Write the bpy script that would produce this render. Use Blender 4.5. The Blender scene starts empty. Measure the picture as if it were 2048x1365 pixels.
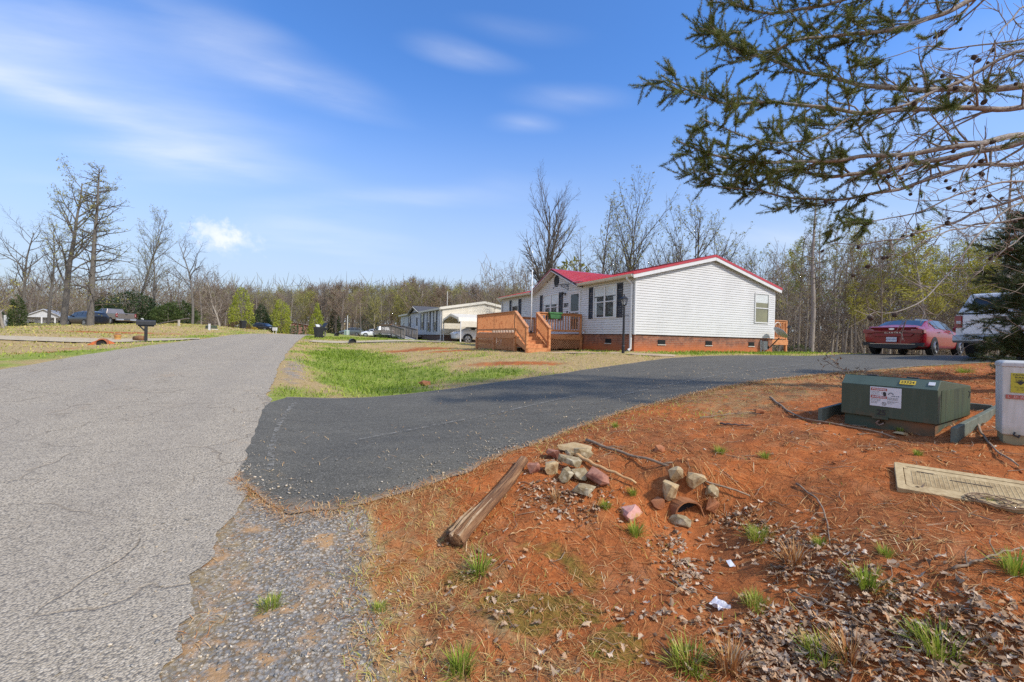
import bpy, bmesh, math, random
import numpy as np
from mathutils import Vector, Matrix, noise as mnoise

random.seed(11)
NR = np.random.RandomState(5)
SC = bpy.context.scene
COL = SC.collection
rad = math.radians

# ---------------------------------------------------------------- helpers
def tag(o, label=None, cat=None, group=None, kind=None):
    if label: o['label'] = label
    if cat: o['category'] = cat
    if group: o['group'] = group
    if kind: o['kind'] = kind
    return o

def link(o, parent=None):
    COL.objects.link(o)
    if parent is not None: o.parent = parent
    return o

def thing(name, label, cat, loc=(0, 0, 0), rz=0.0, group=None):
    o = link(bpy.data.objects.new(name, None))
    o.empty_display_size = 0.2
    o.location = loc
    o.rotation_euler = (0, 0, rz)
    return tag(o, label, cat, group)

def copy_tree(o, parent=None):
    c = o.copy()
    COL.objects.link(c)
    if parent is not None: c.parent = parent
    for ch in list(o.children): copy_tree(ch, c)
    return c

class MB:
    """collects faces and links them as one mesh object"""
    def __init__(s, M=None):
        s.v = []; s.f = []; s.mi = []; s.M = M if M is not None else Matrix(); s.m = 0
    def V(s, co):
        s.v.append(tuple(s.M @ Vector(co))); return len(s.v) - 1
    def poly(s, pts):
        s.f.append([s.V(p) for p in pts]); s.mi.append(s.m)
    def faces(s, pts, fs):
        b = len(s.v)
        for p in pts: s.V(p)
        for f in fs:
            s.f.append([b + i for i in f]); s.mi.append(s.m)
    def box(s, x0, x1, y0, y1, z0, z1):
        s.faces([(x0,y0,z0),(x1,y0,z0),(x1,y1,z0),(x0,y1,z0),(x0,y0,z1),(x1,y0,z1),(x1,y1,z1),(x0,y1,z1)],
                [(0,3,2,1),(4,5,6,7),(0,1,5,4),(1,2,6,5),(2,3,7,6),(3,0,4,7)])
    def prism(s, poly, axis, lo, hi):
        f = {'x': lambda a, b, t: (t, a, b), 'y': lambda a, b, t: (a, t, b), 'z': lambda a, b, t: (a, b, t)}[axis]
        n = len(poly)
        pts = [f(a, b, lo) for a, b in poly] + [f(a, b, hi) for a, b in poly]
        s.faces(pts, [list(range(n))[::-1], [n + i for i in range(n)]] +
                [(i, (i + 1) % n, n + (i + 1) % n, n + i) for i in range(n)])
    def bar(s, p0, p1, w, h, up=(0, 0, 1)):
        p0 = Vector(p0); p1 = Vector(p1); t = (p1 - p0).normalized(); up = Vector(up)
        if abs(t.dot(up)) > .98: up = Vector((1, 0, 0))
        r = t.cross(up).normalized(); u = r.cross(t)
        pts = []
        for p in (p0, p1):
            for a, b in ((-1,-1),(1,-1),(1,1),(-1,1)): pts.append(p + r*(a*w/2) + u*(b*h/2))
        s.faces(pts, [(0,3,2,1),(4,5,6,7),(0,1,5,4),(1,2,6,5),(2,3,7,6),(3,0,4,7)])
    def tube(s, pts, rads, n=8, cap=True, up=(0, 0, 1)):
        pts = [Vector(p) for p in pts]
        if not hasattr(rads, '__len__'): rads = [rads] * len(pts)
        b = len(s.v); ref = Vector(up)
        for i, p in enumerate(pts):
            t = (pts[min(i + 1, len(pts) - 1)] - pts[max(i - 1, 0)]).normalized()
            r = t.cross(ref)
            if r.length < .05: r = t.cross(Vector((1, .1, 0)))
            r.normalize(); u = r.cross(t)
            for k in range(n):
                a = 2 * math.pi * k / n
                s.V(p + (r * math.cos(a) + u * math.sin(a)) * rads[i])
        for i in range(len(pts) - 1):
            for k in range(n):
                s.f.append([b+i*n+k, b+i*n+(k+1)%n, b+(i+1)*n+(k+1)%n, b+(i+1)*n+k]); s.mi.append(s.m)
        if cap:
            s.f.append([b + k for k in range(n)][::-1]); s.mi.append(s.m)
            s.f.append([b + (len(pts)-1)*n + k for k in range(n)]); s.mi.append(s.m)
    def lathe(s, prof, n=20, c=(0, 0, 0), axis='z', cap=True):
        c = Vector(c); b = len(s.v)
        for r, h in prof:
            for k in range(n):
                a = 2 * math.pi * k / n
                q = (r*math.cos(a), r*math.sin(a), h)
                if axis == 'y': q = (q[0], q[2], q[1])
                if axis == 'x': q = (q[2], q[0], q[1])
                s.V(c + Vector(q))
        for i in range(len(prof) - 1):
            for k in range(n):
                s.f.append([b+i*n+k, b+i*n+(k+1)%n, b+(i+1)*n+(k+1)%n, b+(i+1)*n+k]); s.mi.append(s.m)
        if cap:
            s.f.append([b + k for k in range(n)][::-1]); s.mi.append(s.m)
            s.f.append([b + (len(prof)-1)*n + k for k in range(n)]); s.mi.append(s.m)
    def build(s, name, mats, parent=None, smooth=False, bevel=0, fix=True):
        me = bpy.data.meshes.new(name)
        me.from_pydata(s.v, [], s.f)
        if not isinstance(mats, (list, tuple)): mats = [mats]
        for m in mats: me.materials.append(m)
        me.polygons.foreach_set('material_index', s.mi)
        if fix:
            bm = bmesh.new(); bm.from_mesh(me)
            bmesh.ops.recalc_face_normals(bm, faces=bm.faces)
            bm.to_mesh(me); bm.free()
        if smooth: me.polygons.foreach_set('use_smooth', [True] * len(me.polygons))
        me.update()
        o = link(bpy.data.objects.new(name, me), parent)
        if bevel:
            md = o.modifiers.new('bevel', 'BEVEL'); md.width = bevel; md.segments = 2
            md.limit_method = 'ANGLE'; md.angle_limit = rad(35)
        return o

def fast_mesh(name, V, F, mats, mi=None, parent=None, rv=None, smooth=False, attr=None):
    V = np.ascontiguousarray(V, dtype=np.float32); F = np.ascontiguousarray(F, dtype=np.int32)
    me = bpy.data.meshes.new(name)
    me.vertices.add(len(V)); me.vertices.foreach_set('co', V.ravel())
    k = F.shape[1]
    me.loops.add(F.size); me.loops.foreach_set('vertex_index', F.ravel())
    me.polygons.add(len(F)); me.polygons.foreach_set('loop_start', np.arange(len(F), dtype=np.int32) * k)
    if not isinstance(mats, (list, tuple)): mats = [mats]
    for m in mats: me.materials.append(m)
    if mi is not None: me.polygons.foreach_set('material_index', np.ascontiguousarray(mi, dtype=np.int32))
    if smooth: me.polygons.foreach_set('use_smooth', np.ones(len(F), dtype=bool))
    me.update(calc_edges=True)
    if rv is not None:
        a = me.attributes.new('rv', 'FLOAT', 'POINT'); a.data.foreach_set('value', np.ascontiguousarray(rv, dtype=np.float32))
    if attr is not None:
        a = me.attributes.new('zone', 'FLOAT_COLOR', 'POINT'); a.data.foreach_set('color', np.ascontiguousarray(attr, dtype=np.float32).ravel())
    return link(bpy.data.objects.new(name, me), parent)

def text(name, body, size, M, mat, parent=None, ext=.002, align='CENTER', bold=0.0, sx=1.0):
    cu = bpy.data.curves.new(name, 'FONT'); cu.body = body; cu.size = size; cu.extrude = ext
    cu.align_x = align; cu.align_y = 'CENTER'; cu.offset = bold
    tmp = bpy.data.objects.new('tmp', cu); COL.objects.link(tmp)
    me = bpy.data.meshes.new_from_object(tmp.evaluated_get(bpy.context.evaluated_depsgraph_get())); bpy.data.objects.remove(tmp); bpy.data.curves.remove(cu)
    me.materials.clear(); me.materials.append(mat); me.name = name
    o = link(bpy.data.objects.new(name, me), parent)
    o.matrix_local = M @ Matrix.Diagonal((sx, 1, 1, 1))
    return o

def frame(o, u, v, n=None):
    """matrix whose x axis is u, y axis is v, z axis is the outward normal"""
    u = Vector(u).normalized(); v = Vector(v); n = u.cross(v).normalized() if n is None else Vector(n); v = n.cross(u).normalized()
    m = Matrix((u, v, n)).transposed().to_4x4(); m.translation = Vector(o); return m

# vectorised value noise
def vnoise(x, y, seed=0):
    xi = np.floor(x).astype(np.int64); yi = np.floor(y).astype(np.int64)
    xf = x - xi; yf = y - yi
    u = xf*xf*(3-2*xf); v = yf*yf*(3-2*yf)
    def h(a, b):
        n = (a * 374761393 + b * 668265263 + seed * 144665) & 0xffffffff
        n = ((n ^ (n >> 13)) * 1274126177) & 0xffffffff
        return ((n ^ (n >> 16)) & 0xffff) / 65535.0
    return (h(xi,yi)*(1-u)+h(xi+1,yi)*u)*(1-v) + (h(xi,yi+1)*(1-u)+h(xi+1,yi+1)*u)*v
def fbm(x, y, seed=0, o=4):
    t = 0; a = .5
    for i in range(o):
        t = t + a*(vnoise(x, y, seed+i)-.5); x = x*2.03+7.1; y = y*2.03+3.7; a *= .5
    return t
def sstep(x, a, b):
    t = np.clip((x - a) / (b - a), 0, 1); return t*t*(3-2*t)

# ---------------------------------------------------------------- materials
MATS = {}
def newmat(name):
    m = bpy.data.materials.new(name); m.use_nodes = True
    nt = m.node_tree; b = nt.nodes['Principled BSDF']; MATS[name] = m
    return m, nt, b
def N(nt, typ, **kw):
    n = nt.nodes.new(typ)
    for k, v in kw.items():
        if k.startswith('i_'):
            n.inputs[k[2:].replace('_', ' ')].default_value = v
        else: setattr(n, k, v)
    return n
def L(nt, a, b): nt.links.new(a, b)
def c4(c): return (c[0], c[1], c[2], 1)
def ramp(nt, fac, stops):
    r = N(nt, 'ShaderNodeValToRGB'); e = r.color_ramp.elements
    while len(e) < len(stops): e.new(.5)
    for el, (p, c) in zip(e, stops): el.position = p; el.color = c4(c)
    L(nt, fac, r.inputs[0]); return r.outputs[0]
def mix(nt, fac, a, b, typ='MIX'):
    m = N(nt, 'ShaderNodeMix', data_type='RGBA', blend_type=typ)
    for s, i in ((fac, 0), (a, 6), (b, 7)):
        if hasattr(s, 'is_output'): L(nt, s, m.inputs[i])
        else: m.inputs[i].default_value = s if i == 0 else c4(s)
    return m.outputs[2]
def mth(nt, op, a, b=None, c=None, clamp=False):
    m = N(nt, 'ShaderNodeMath', operation=op, use_clamp=clamp)
    for i, s in enumerate((a, b, c)):
        if s is None: continue
        if hasattr(s, 'is_output'): L(nt, s, m.inputs[i])
        else: m.inputs[i].default_value = s
    return m.outputs[0]
def coords(nt, scale=(1, 1, 1), kind='Object'):
    t = N(nt, 'ShaderNodeTexCoord'); m = N(nt, 'ShaderNodeMapping'); m.inputs['Scale'].default_value = scale
    L(nt, t.outputs[kind], m.inputs[0]); return m.outputs[0]
def noise(nt, vec, scale, detail=5, rough=.6, out='Fac'):
    n = N(nt, 'ShaderNodeTexNoise'); n.inputs['Scale'].default_value = scale
    n.inputs['Detail'].default_value = detail; n.inputs['Roughness'].default_value = rough
    L(nt, vec, n.inputs['Vector']); return n.outputs[out]
def bump(nt, b, h, strength=.3, dist=.01):
    n = N(nt, 'ShaderNodeBump'); n.inputs['Strength'].default_value = strength; n.inputs['Distance'].default_value = dist
    L(nt, h, n.inputs['Height']); L(nt, n.outputs[0], b.inputs['Normal'])

def pm(name, c, c2=None, scale=4, rough=.7, bmp=0, bscale=40, metal=0, spec=.5, stretch=(1, 1, 1), lo=.35, hi=.65, coat=0, c3=None):
    if name in MATS: return MATS[name]
    m, nt, b = newmat(name)
    b.inputs['Roughness'].default_value = rough; b.inputs['Metallic'].default_value = metal
    b.inputs['Specular IOR Level'].default_value = spec; b.inputs['Coat Weight'].default_value = coat
    b.inputs['Coat Roughness'].default_value = .06
    if c2 is None: c2 = tuple(x * .85 for x in c)
    vec = coords(nt, stretch)
    f = noise(nt, vec, scale)
    st = [(lo, c), (hi, c2)]
    if c3: st = [(lo, c), ((lo+hi)/2, c3), (hi, c2)]
    L(nt, ramp(nt, f, st), b.inputs['Base Color'])
    if bmp:
        bump(nt, b, noise(nt, vec, bscale), .5, bmp)
    return m

def rvmat(name, stops, rough=.8, spec=.3, trans=0.0):
    """material coloured by the per-blade random attribute"""
    m, nt, b = newmat(name)
    a = N(nt, 'ShaderNodeAttribute', attribute_name='rv')
    col = ramp(nt, a.outputs['Fac'], stops)
    L(nt, col, b.inputs['Base Color']); b.inputs['Roughness'].default_value = rough
    b.inputs['Specular IOR Level'].default_value = spec
    if trans:
        t = N(nt, 'ShaderNodeBsdfTranslucent'); L(nt, col, t.inputs[0])
        mx = N(nt, 'ShaderNodeMixShader'); mx.inputs[0].default_value = trans
        L(nt, b.outputs[0], mx.inputs[1]); L(nt, t.outputs[0], mx.inputs[2])
        L(nt, mx.outputs[0], nt.nodes['Material Output'].inputs[0])
    return m

def glass_mat(name, tint=(.8, .85, .86), base=.08, rough=.02):
    m, nt, b = newmat(name); nt.nodes.remove(b)
    tr = N(nt, 'ShaderNodeBsdfTransparent'); tr.inputs[0].default_value = c4(tint)
    gl = N(nt, 'ShaderNodeBsdfGlossy'); gl.inputs['Roughness'].default_value = rough
    n_ = noise(nt, coords(nt), 1.3); bp = N(nt, 'ShaderNodeBump'); bp.inputs['Strength'].default_value = .04; bp.inputs['Distance'].default_value = .02
    L(nt, n_, bp.inputs['Height']); L(nt, bp.outputs[0], gl.inputs['Normal'])
    lw = N(nt, 'ShaderNodeLayerWeight'); lw.inputs[0].default_value = .5
    f = mth(nt, 'ADD', mth(nt, 'MULTIPLY_ADD', mth(nt, 'POWER', lw.outputs['Facing'], 4), .9, .06), base, clamp=True)
    mx = N(nt, 'ShaderNodeMixShader'); L(nt, f, mx.inputs[0]); L(nt, tr.outputs[0], mx.inputs[1]); L(nt, gl.outputs[0], mx.inputs[2])
    L(nt, mx.outputs[0], nt.nodes['Material Output'].inputs[0]); return m

# ---------------------------------------------------------------- camera
F_PX, ROLL, PITCH = 870.0, 0.0227, 0.0063      # focal length in px of a 2048 px wide picture
cam = bpy.data.cameras.new('camera'); camo = link(bpy.data.objects.new('camera', cam))
cam.sensor_width = 36; cam.lens = 36 * F_PX / 2048; cam.clip_start = .05; cam.clip_end = 6000
fw = Vector((0, math.cos(PITCH), -math.sin(PITCH)))
rt = Vector((1, 0, 0)); up = rt.cross(fw)
rt2 = rt * math.cos(ROLL) + up * math.sin(ROLL); up2 = up * math.cos(ROLL) - rt * math.sin(ROLL)
mw = Matrix((rt2, up2, -fw)).transposed().to_4x4(); camo.matrix_world = mw
SC.camera = camo
def ray(u, v):
    d = rt2 * ((u - 1024) / F_PX) + up2 * (-(v - 682.5) / F_PX) + fw
    return d / d.y
def P(u, v, Y): return ray(u, v) * Y
# ---------------------------------------------------------------- world + sun
SUN_AZ = Vector((0.86, -0.51, 0)); SUN_EL = rad(43)
sd = (SUN_AZ.normalized() * math.cos(SUN_EL) + Vector((0, 0, math.sin(SUN_EL)))).normalized()
w = bpy.data.worlds.new('World'); SC.world = w; w.use_nodes = True
nt = w.node_tree; bg = nt.nodes['Background']
sky = N(nt, 'ShaderNodeTexSky', sky_type='NISHITA', sun_disc=False)
sky.sun_elevation = SUN_EL; sky.sun_rotation = math.atan2(sd.x, sd.y)
sky.altitude = 250; sky.air_density = 1.0; sky.dust_density = 0.7; sky.ozone_density = 2.2
hs = N(nt, 'ShaderNodeHueSaturation'); hs.inputs['Saturation'].default_value = 1.12; hs.inputs['Value'].default_value = 1.0
L(nt, sky.outputs[0], hs.inputs['Color'])
tc = N(nt, 'ShaderNodeTexCoord'); gen = tc.outputs['Generated']
def dot(vec, d):
    n = N(nt, 'ShaderNodeVectorMath', operation='DOT_PRODUCT'); L(nt, vec, n.inputs[0]); n.inputs[1].default_value = d; return n.outputs['Value']
cz = mth(nt, 'ADD', mth(nt, 'MAXIMUM', dot(gen, Vector((0, 0, 1))), 0), .18)
cv = N(nt, 'ShaderNodeCombineXYZ')
L(nt, mth(nt, 'DIVIDE', dot(gen, Vector((.96, .28, 0))), cz), cv.inputs[0]); L(nt, mth(nt, 'DIVIDE', dot(gen, Vector((-.9, 2.8, 0))), cz), cv.inputs[1])
cirrus = mth(nt, 'MULTIPLY_ADD', noise(nt, cv.outputs[0], 1.3, 6, .55), 1.7, -.38, clamp=True)
warp = mth(nt, 'SUBTRACT', noise(nt, cv.outputs[0], .9, 2, .5), .5)
puff = mth(nt, 'SUBTRACT', noise(nt, gen, 42, 6, .6), .5)
def cloud(u, v, au, av, tilt, amt, hard=.62, cumulus=False):
    """an elliptical patch of cloud in the sky around the direction of (u, v)"""
    d = ray(u, v).normalized(); e1 = d.cross(Vector((0, 0, 1))).normalized(); e2 = e1.cross(d)
    e1, e2 = e1 * math.cos(tilt) + e2 * math.sin(tilt), e2 * math.cos(tilt) - e1 * math.sin(tilt)
    z = mth(nt, 'MAXIMUM', dot(gen, d), .05)
    x = mth(nt, 'DIVIDE', dot(gen, e1), z); y = mth(nt, 'DIVIDE', dot(gen, e2), z)
    if not cumulus: y = mth(nt, 'MULTIPLY_ADD', warp, av * 2.6, y)
    r2 = mth(nt, 'ADD', mth(nt, 'POWER', mth(nt, 'DIVIDE', x, au), 2), mth(nt, 'POWER', mth(nt, 'DIVIDE', y, av), 2))
    m = mth(nt, 'SUBTRACT', 1, mth(nt, 'SQRT', r2))
    if cumulus: m = mth(nt, 'MULTIPLY_ADD', puff, 2.6, m)
    mm = N(nt, 'ShaderNodeMapRange', interpolation_type='SMOOTHSTEP'); L(nt, m, mm.inputs[0]); mm.inputs[2].default_value = hard * 2
    f = mm.outputs[0] if cumulus else mth(nt, 'MULTIPLY', mm.outputs[0], cirrus)
    return mth(nt, 'MULTIPLY', f, amt)
total = None
for c in ((110, 165, .55, .13, -.12, .98), (590, 150, .27, .06, -.13, .85), (170, 232, .40, .035, -.11, .55), (300, 60, .36, .12, -.3, .35),
          (930, 105, .15, .035, -.08, .75), (1140, 200, .16, .04, -.1, .42), (1050, 250, .10, .03, -.05, .45), (1050, 55, .16, .025, -.1, .25),
          (650, 468, .26, .06, 0, .5), (850, 400, .45, .05, .16, .35), (300, 300, .25, .03, -.08, .3), (1560, 470, .30, .06, 0, .4), (1750, 250, .5, .1, .1, .22),
          (455, 478, .07, .035, 0, .52, .6, True), (432, 462, .045, .028, 0, .4, .35, True)):
    f = cloud(*c); total = f if total is None else mth(nt, 'ADD', total, f)
back = N(nt, 'ShaderNodeMapRange', interpolation_type='SMOOTHSTEP'); L(nt, dot(gen, Vector((.25, -.97, .15))), back.inputs[0])
back.inputs[1].default_value = -.15; back.inputs[2].default_value = .6; back.inputs[4].default_value = .75     # white cloud added out of view, neutralises the blue ambient light
total = mth(nt, 'ADD', total, mth(nt, 'MULTIPLY', back.outputs[0], mth(nt, 'MULTIPLY_ADD', cirrus, .5, .5)))
total = mth(nt, 'MULTIPLY', total, .95, clamp=True)
zz = dot(gen, Vector((0, 0, 1)))
hz = N(nt, 'ShaderNodeMapRange', interpolation_type='SMOOTHERSTEP'); L(nt, zz, hz.inputs[0]); hz.inputs[1].default_value = -.05; hz.inputs[2].default_value = .58; hz.inputs[3].default_value = .92; hz.inputs[4].default_value = 0
skyc = mix(nt, 1.0, hs.outputs[0], (1.02, 1.40, 1.86), 'MULTIPLY')
skyc = mix(nt, hz.outputs[0], skyc, (4.15, 4.70, 5.35))
skyc = mix(nt, total, skyc, (6.9, 7.2, 7.8))
L(nt, skyc, bg.inputs[0]); bg.inputs[1].default_value = 0.125
sl = bpy.data.lights.new('sun', 'SUN'); sl.energy = 3.6; sl.angle = rad(3.2); sl.color = (1, .94, .85)
so = link(bpy.data.objects.new('sun', sl)); so.rotation_euler = sd.to_track_quat('Z', 'Y').to_euler(); so.location = (20, -10, 40)
vs = SC.view_settings; SC.display_settings.display_device = 'sRGB'
vs.view_transform = 'Standard'; vs.look = 'None'; vs.exposure = 0.2; vs.gamma = 1; vs.use_curve_mapping = False
SC.cycles.use_denoising = False; SC.cycles.sample_clamp_indirect = 2.0; SC.cycles.max_bounces = 8; SC.cycles.transparent_max_bounces = 24; SC.cycles.diffuse_bounces = 3
# ---------------------------------------------------------------- terrain (z = 0 is the height of the camera)
RS = np.array([-60, -25, -10, 0, 3, 5, 9, 16, 27, 33, 46, 58, 72, 100, 150, 220, 400.])
RZ = np.array([-3.2, -2.6, -2.15, -1.76, -1.63, -1.48, -1.2, -.87, -.61, -.5, -.23, -.13, -.32, -1.3, -2.2, -2.2, 0.])
def hermite(s):
    m = np.gradient(RZ, RS)
    i = np.clip(np.searchsorted(RS, s) - 1, 0, len(RS) - 2)
    h = RS[i+1] - RS[i]; t = np.clip((s - RS[i]) / h, 0, 1)
    return (2*t**3-3*t**2+1)*RZ[i] + (t**3-2*t**2+t)*h*m[i] + (-2*t**3+3*t**2)*RZ[i+1] + (t**3-t**2)*h*m[i+1]
def curve(s): return np.interp(s, [-60, 14, 22, 33, 46, 60, 75, 95, 140], [0, 0, .06, .29, .74, 1.9, 4.5, 10, 26])
def st(x, y): return -.433*x + .902*y, .902*x + .433*y
def xy(s, t): return -.433*s + .902*t, .902*s + .433*t

T_IN, T_OUT = -6.04, -.60
ctrl = [(-4.1,8.05,-1.2),(-1.63,8.75,-1.12),(.93,10.4,-.87),(4.33,13.6,-.6),(10,16.2,-.42),(13.3,17,-.33),(18,17.5,-.3),
 (-1.89,3.61,-1.56),(-1.35,3.7,-1.47),(-.29,4.28,-1.3),(.48,5.2,-1.2),(1.48,6.18,-1.05),(4.04,8.2,-.83),(7.8,10,-.6),(15,12.4,-.31),(20,14,-.28),
 (-3,6.2,-1.36),(-1,6.6,-1.22),(1.2,8.2,-.98),(4.3,10.8,-.73),(9,13,-.5),(14,14.8,-.31),
 (4.8,17.1,-.42),(8.6,19,-.42),(12.5,20.8,-.42),(-.7,28.5,-.5),(2.9,20.5,-.46),(8,27,-.6),(11,15.9,-.44),
 (.12,18.74,-.56),(-1.87,22.9,-.6),(1.4,17.9,-.54),(2.5,16.3,-.52),(4,15.5,-.46),
 (-1,11.7,-.92),(-2,14,-.88),(0,14,-.74),(-2.5,18,-.74),(-4,26,-.62),(-4.6,21,-.78),
 (-3.2,11.8,-1.38),(-4.9,15.4,-1.28),(-7.1,19.9,-1.08),(-9.7,25.3,-.88),(-12.4,31,-.66),
 (-9.5,34,-.36),(-6.1,37.7,-.43),(-2,34,-.45),(-12,46,-.3),(-13,37,-.35),(-11,29,-.62),
 (4.39,4.5,-.93),(3.9,5.2,-.9),(5.5,6.3,-.74),(4.7,4.1,-.87),(6,5,-.77),(3.1,4.3,-1.0),(4,7.2,-.86),(7.5,8,-.64),
 (2.9,3.31,-1.1),(3.22,3.52,-.99),(3.42,2.92,-1.11),(3.78,3.15,-1.0),
 (1.55,3.5,-1.48),(1.52,3.3,-1.52),(1.62,4.1,-1.12),(1.0,3.75,-1.32),(2.2,3.75,-1.2),(.55,4.1,-1.27),(1.8,4.8,-1.06),(-.41,3.25,-1.58),(.13,4.23,-1.27),
 (1.43,2.88,-1.55),(1.28,2.04,-1.6),(1.15,1.2,-1.64),(2.16,2.57,-1.22),(2.33,1.98,-1.27),(2.09,1.76,-1.37),(1.75,2.2,-1.44),(2.8,2.4,-1.12),
 (.29,2.92,-1.58),(.21,2.09,-1.66),(-.94,3.24,-1.61),(-.6,2.1,-1.69),(-.28,3.8,-1.43),(.8,2.4,-1.6),(.9,3.2,-1.52),
 (3,0,-1.3),(5,0,-1.0),(2,-3,-1.6),(6,-4,-1.1),(8,2,-.8),(10,6,-.58),(14,9,-.4),(20,5,-.4),(0,-5,-1.9),(26,20,-.5),
 (20,28,-1.0),(30,30,-1.4),(15,35,-1.2),(40,40,-2),(6,48,-1.2),(22,16,-.3),
 (-18.5,22,-.6),(-17.5,16.5,-.98),(-21.1,22.5,-.84),(-20.6,26.6,-.57),(-26.7,22.7,-.58),(-38,14.5,-.4),(-32,34,-.22),(-47,45,.0),(-41.7,43,.38),(-41,55,.85),
 (-30,45,.28),(-36,55,.6),(-53,50,.35),(-70,55,.4),(-80,75,.4),(-28,33,-.3),(-44,32,-.15),(-30,60,.5),(-48,72,.8),(-22,10,-1.0),(-15,-5,-2),(-40,0,-.6),
 (-60,20,0),(-12,60,-.6),(5,75,-1.6),(-38,95,-.6),(-70,110,.5),(60,60,-2.5),(60,0,-1),(50,-30,-1),(0,-40,-2.5),(-60,-30,-1)]
CP = np.array(ctrl, float)
_s, _ = st(CP[:, 0], CP[:, 1]); D = CP[:, 2] - hermite(_s)
rs_ = np.concatenate([np.arange(-10, 20, 2.5), np.arange(20, 80, 8)])
rp = []
for q in rs_:
    for tt in (T_OUT, -3.3, T_IN): rp.append(xy(q, tt + float(curve(q))))
rp = np.array(rp)
CX = np.concatenate([CP[:, :2], rp]); CD = np.concatenate([D, np.zeros(len(rp))])
def _U(r2): return np.where(r2 > 1e-9, r2 * np.log(r2 + 1e-12), 0)
def _tps_fit():
    n = len(CX); d2 = ((CX[:, None] - CX[None]) ** 2).sum(-1)
    K = _U(d2) + np.eye(n) * .12
    Pm = np.hstack([np.ones((n, 1)), CX]); A = np.zeros((n+3, n+3)); A[:n, :n] = K; A[:n, n:] = Pm; A[n:, :n] = Pm.T
    return np.linalg.solve(A, np.concatenate([CD, np.zeros(3)]))
WT = _tps_fit()
def _tps(x, y):
    out = np.empty(len(x))
    for i in range(0, len(x), 20000):
        X_ = np.stack([x[i:i+20000], y[i:i+20000]], 1)
        d2 = ((X_[:, None] - CX[None]) ** 2).sum(-1)
        out[i:i+20000] = _U(d2) @ WT[:-3] + WT[-3] + X_ @ WT[-2:]
    return out
# driveway edges: far edge and near edge
DF = np.array([(-4.15,8.10),(-3.2,8.15),(-1.63,8.75),(.93,10.4),(2.6,11.9),(4.33,13.6),(6.6,15.0),(10,16.2),(13.3,17.0),(18,17.9),(24,18.6)])
DN = np.array([(-2.80,4.38),(-1.89,3.66),(-1.35,3.7),(-.29,4.28),(.48,5.2),(1.48,6.18),(4.04,8.2),(7.8,10.0),(11,11.3),(15,12.5),(24,13.6)])
def resample(a, n):
    d = np.r_[0, np.cumsum(np.hypot(*np.diff(a, axis=0).T))]; u = np.linspace(0, d[-1], n)
    return np.stack([np.interp(u, d, a[:, 0]), np.interp(u, d, a[:, 1])], 1)
def smooth_line(a, n):
    b = resample(a, n)
    for _ in range(6): b[1:-1] = .25*b[:-2] + .5*b[1:-1] + .25*b[2:]
    return b
DFs, DNs = smooth_line(DF, 90), smooth_line(DN, 90)
def near_y(x): return np.interp(x, DNs[:, 0], DNs[:, 1], left=-99)
def far_y(x): return np.interp(x, DFs[:, 0], DFs[:, 1])
def in_drive(x, y, m=.0):
    """about 1 inside the driveway, falling to 0 at m outside it"""
    s, t = st(x, y)
    a = np.minimum(far_y(x) - y, y - near_y(x)) * .8
    a = np.minimum(a, t + .62)
    return a
def far_hill(x, y):
    r = np.hypot(x, y)
    h = -1.6 + 9.5 * sstep(r, 95, 330) + 1.5 * fbm(x * .012, y * .012, 41, 3)
    return h
def gz_arr(x, y, rough=True):
    x = np.asarray(x, float).ravel(); y = np.asarray(y, float).ravel()
    s, t = st(x, y); tp = t - curve(s)
    road = hermite(s)
    dout = np.maximum(np.maximum(tp - T_OUT, T_IN - tp), 0)
    k = sstep(dout, 0, 1.0)
    z = road + k * _tps(x, y) + .25 * np.exp(-((x - 1.60) / .34) ** 2 - ((y - 3.82) / .17) ** 2)
    r = np.hypot(x, y); b = sstep(r, 75, 120)
    z = z * (1 - b) + far_hill(x, y) * b
    if rough:
        q = sstep(-in_drive(x, y), .05, .5) * k
        z = z + q * (.16 * fbm(x * .8, y * .8, 3, 3) * sstep(r, .5, 3) * .5 + .075 * fbm(x * 4, y * 4, 9, 4) + .032 * fbm(x * 14, y * 14, 12, 3))
        z = z - .035 * sstep(np.minimum(T_OUT - tp, tp - T_IN), .22, .5)          # bed under the road sheet
        z = z - .03 * sstep(in_drive(x, y), .12, .35) * (r < 40)
    return z
def gz(x, y, rough=True): return float(gz_arr([x], [y], rough)[0])
_Y = np.concatenate([np.linspace(1.2, 12, 500), np.linspace(12, 45, 500), np.linspace(45, 200, 300)])
def hit(u, v):
    d = ray(u, v); h = gz_arr(_Y * d.x, _Y, False) - _Y * d.z
    i = np.argmax(h > 0)
    if h[i] <= 0: return None
    a = h[i-1] / (h[i-1] - h[i]) if i else 0
    Y = _Y[i-1] + (_Y[i] - _Y[i-1]) * a
    return Vector((d.x*Y, Y, gz(d.x*Y, Y)))
def on_ground(u, Y, dz=0.0):
    d = ray(u, 690); return Vector((d.x*Y, Y, gz(d.x*Y, Y) + dz))

# ---- ground sheet: polar grid round the camera
ang = np.concatenate([np.linspace(-62, 62, 430), np.linspace(62, 298, 90)[1:-1]])
radii = [0.0]; r_ = .35
while r_ < 2500:
    radii.append(r_); r_ *= 1.016 if r_ < 60 else 1.06
radii = np.array(radii)
A_, R_ = np.meshgrid(np.radians(ang), radii)
GX, GY = (R_ * np.sin(A_)).ravel(), (R_ * np.cos(A_)).ravel()
GZ = gz_arr(GX, GY)
na, nr = len(ang), len(radii)
ii, jj = np.meshgrid(np.arange(nr - 1), np.arange(na), indexing='ij'); j2 = (jj + 1) % na
GF = np.stack([ii*na+jj, ii*na+j2, (ii+1)*na+j2, (ii+1)*na+jj], -1).reshape(-1, 4)

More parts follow.
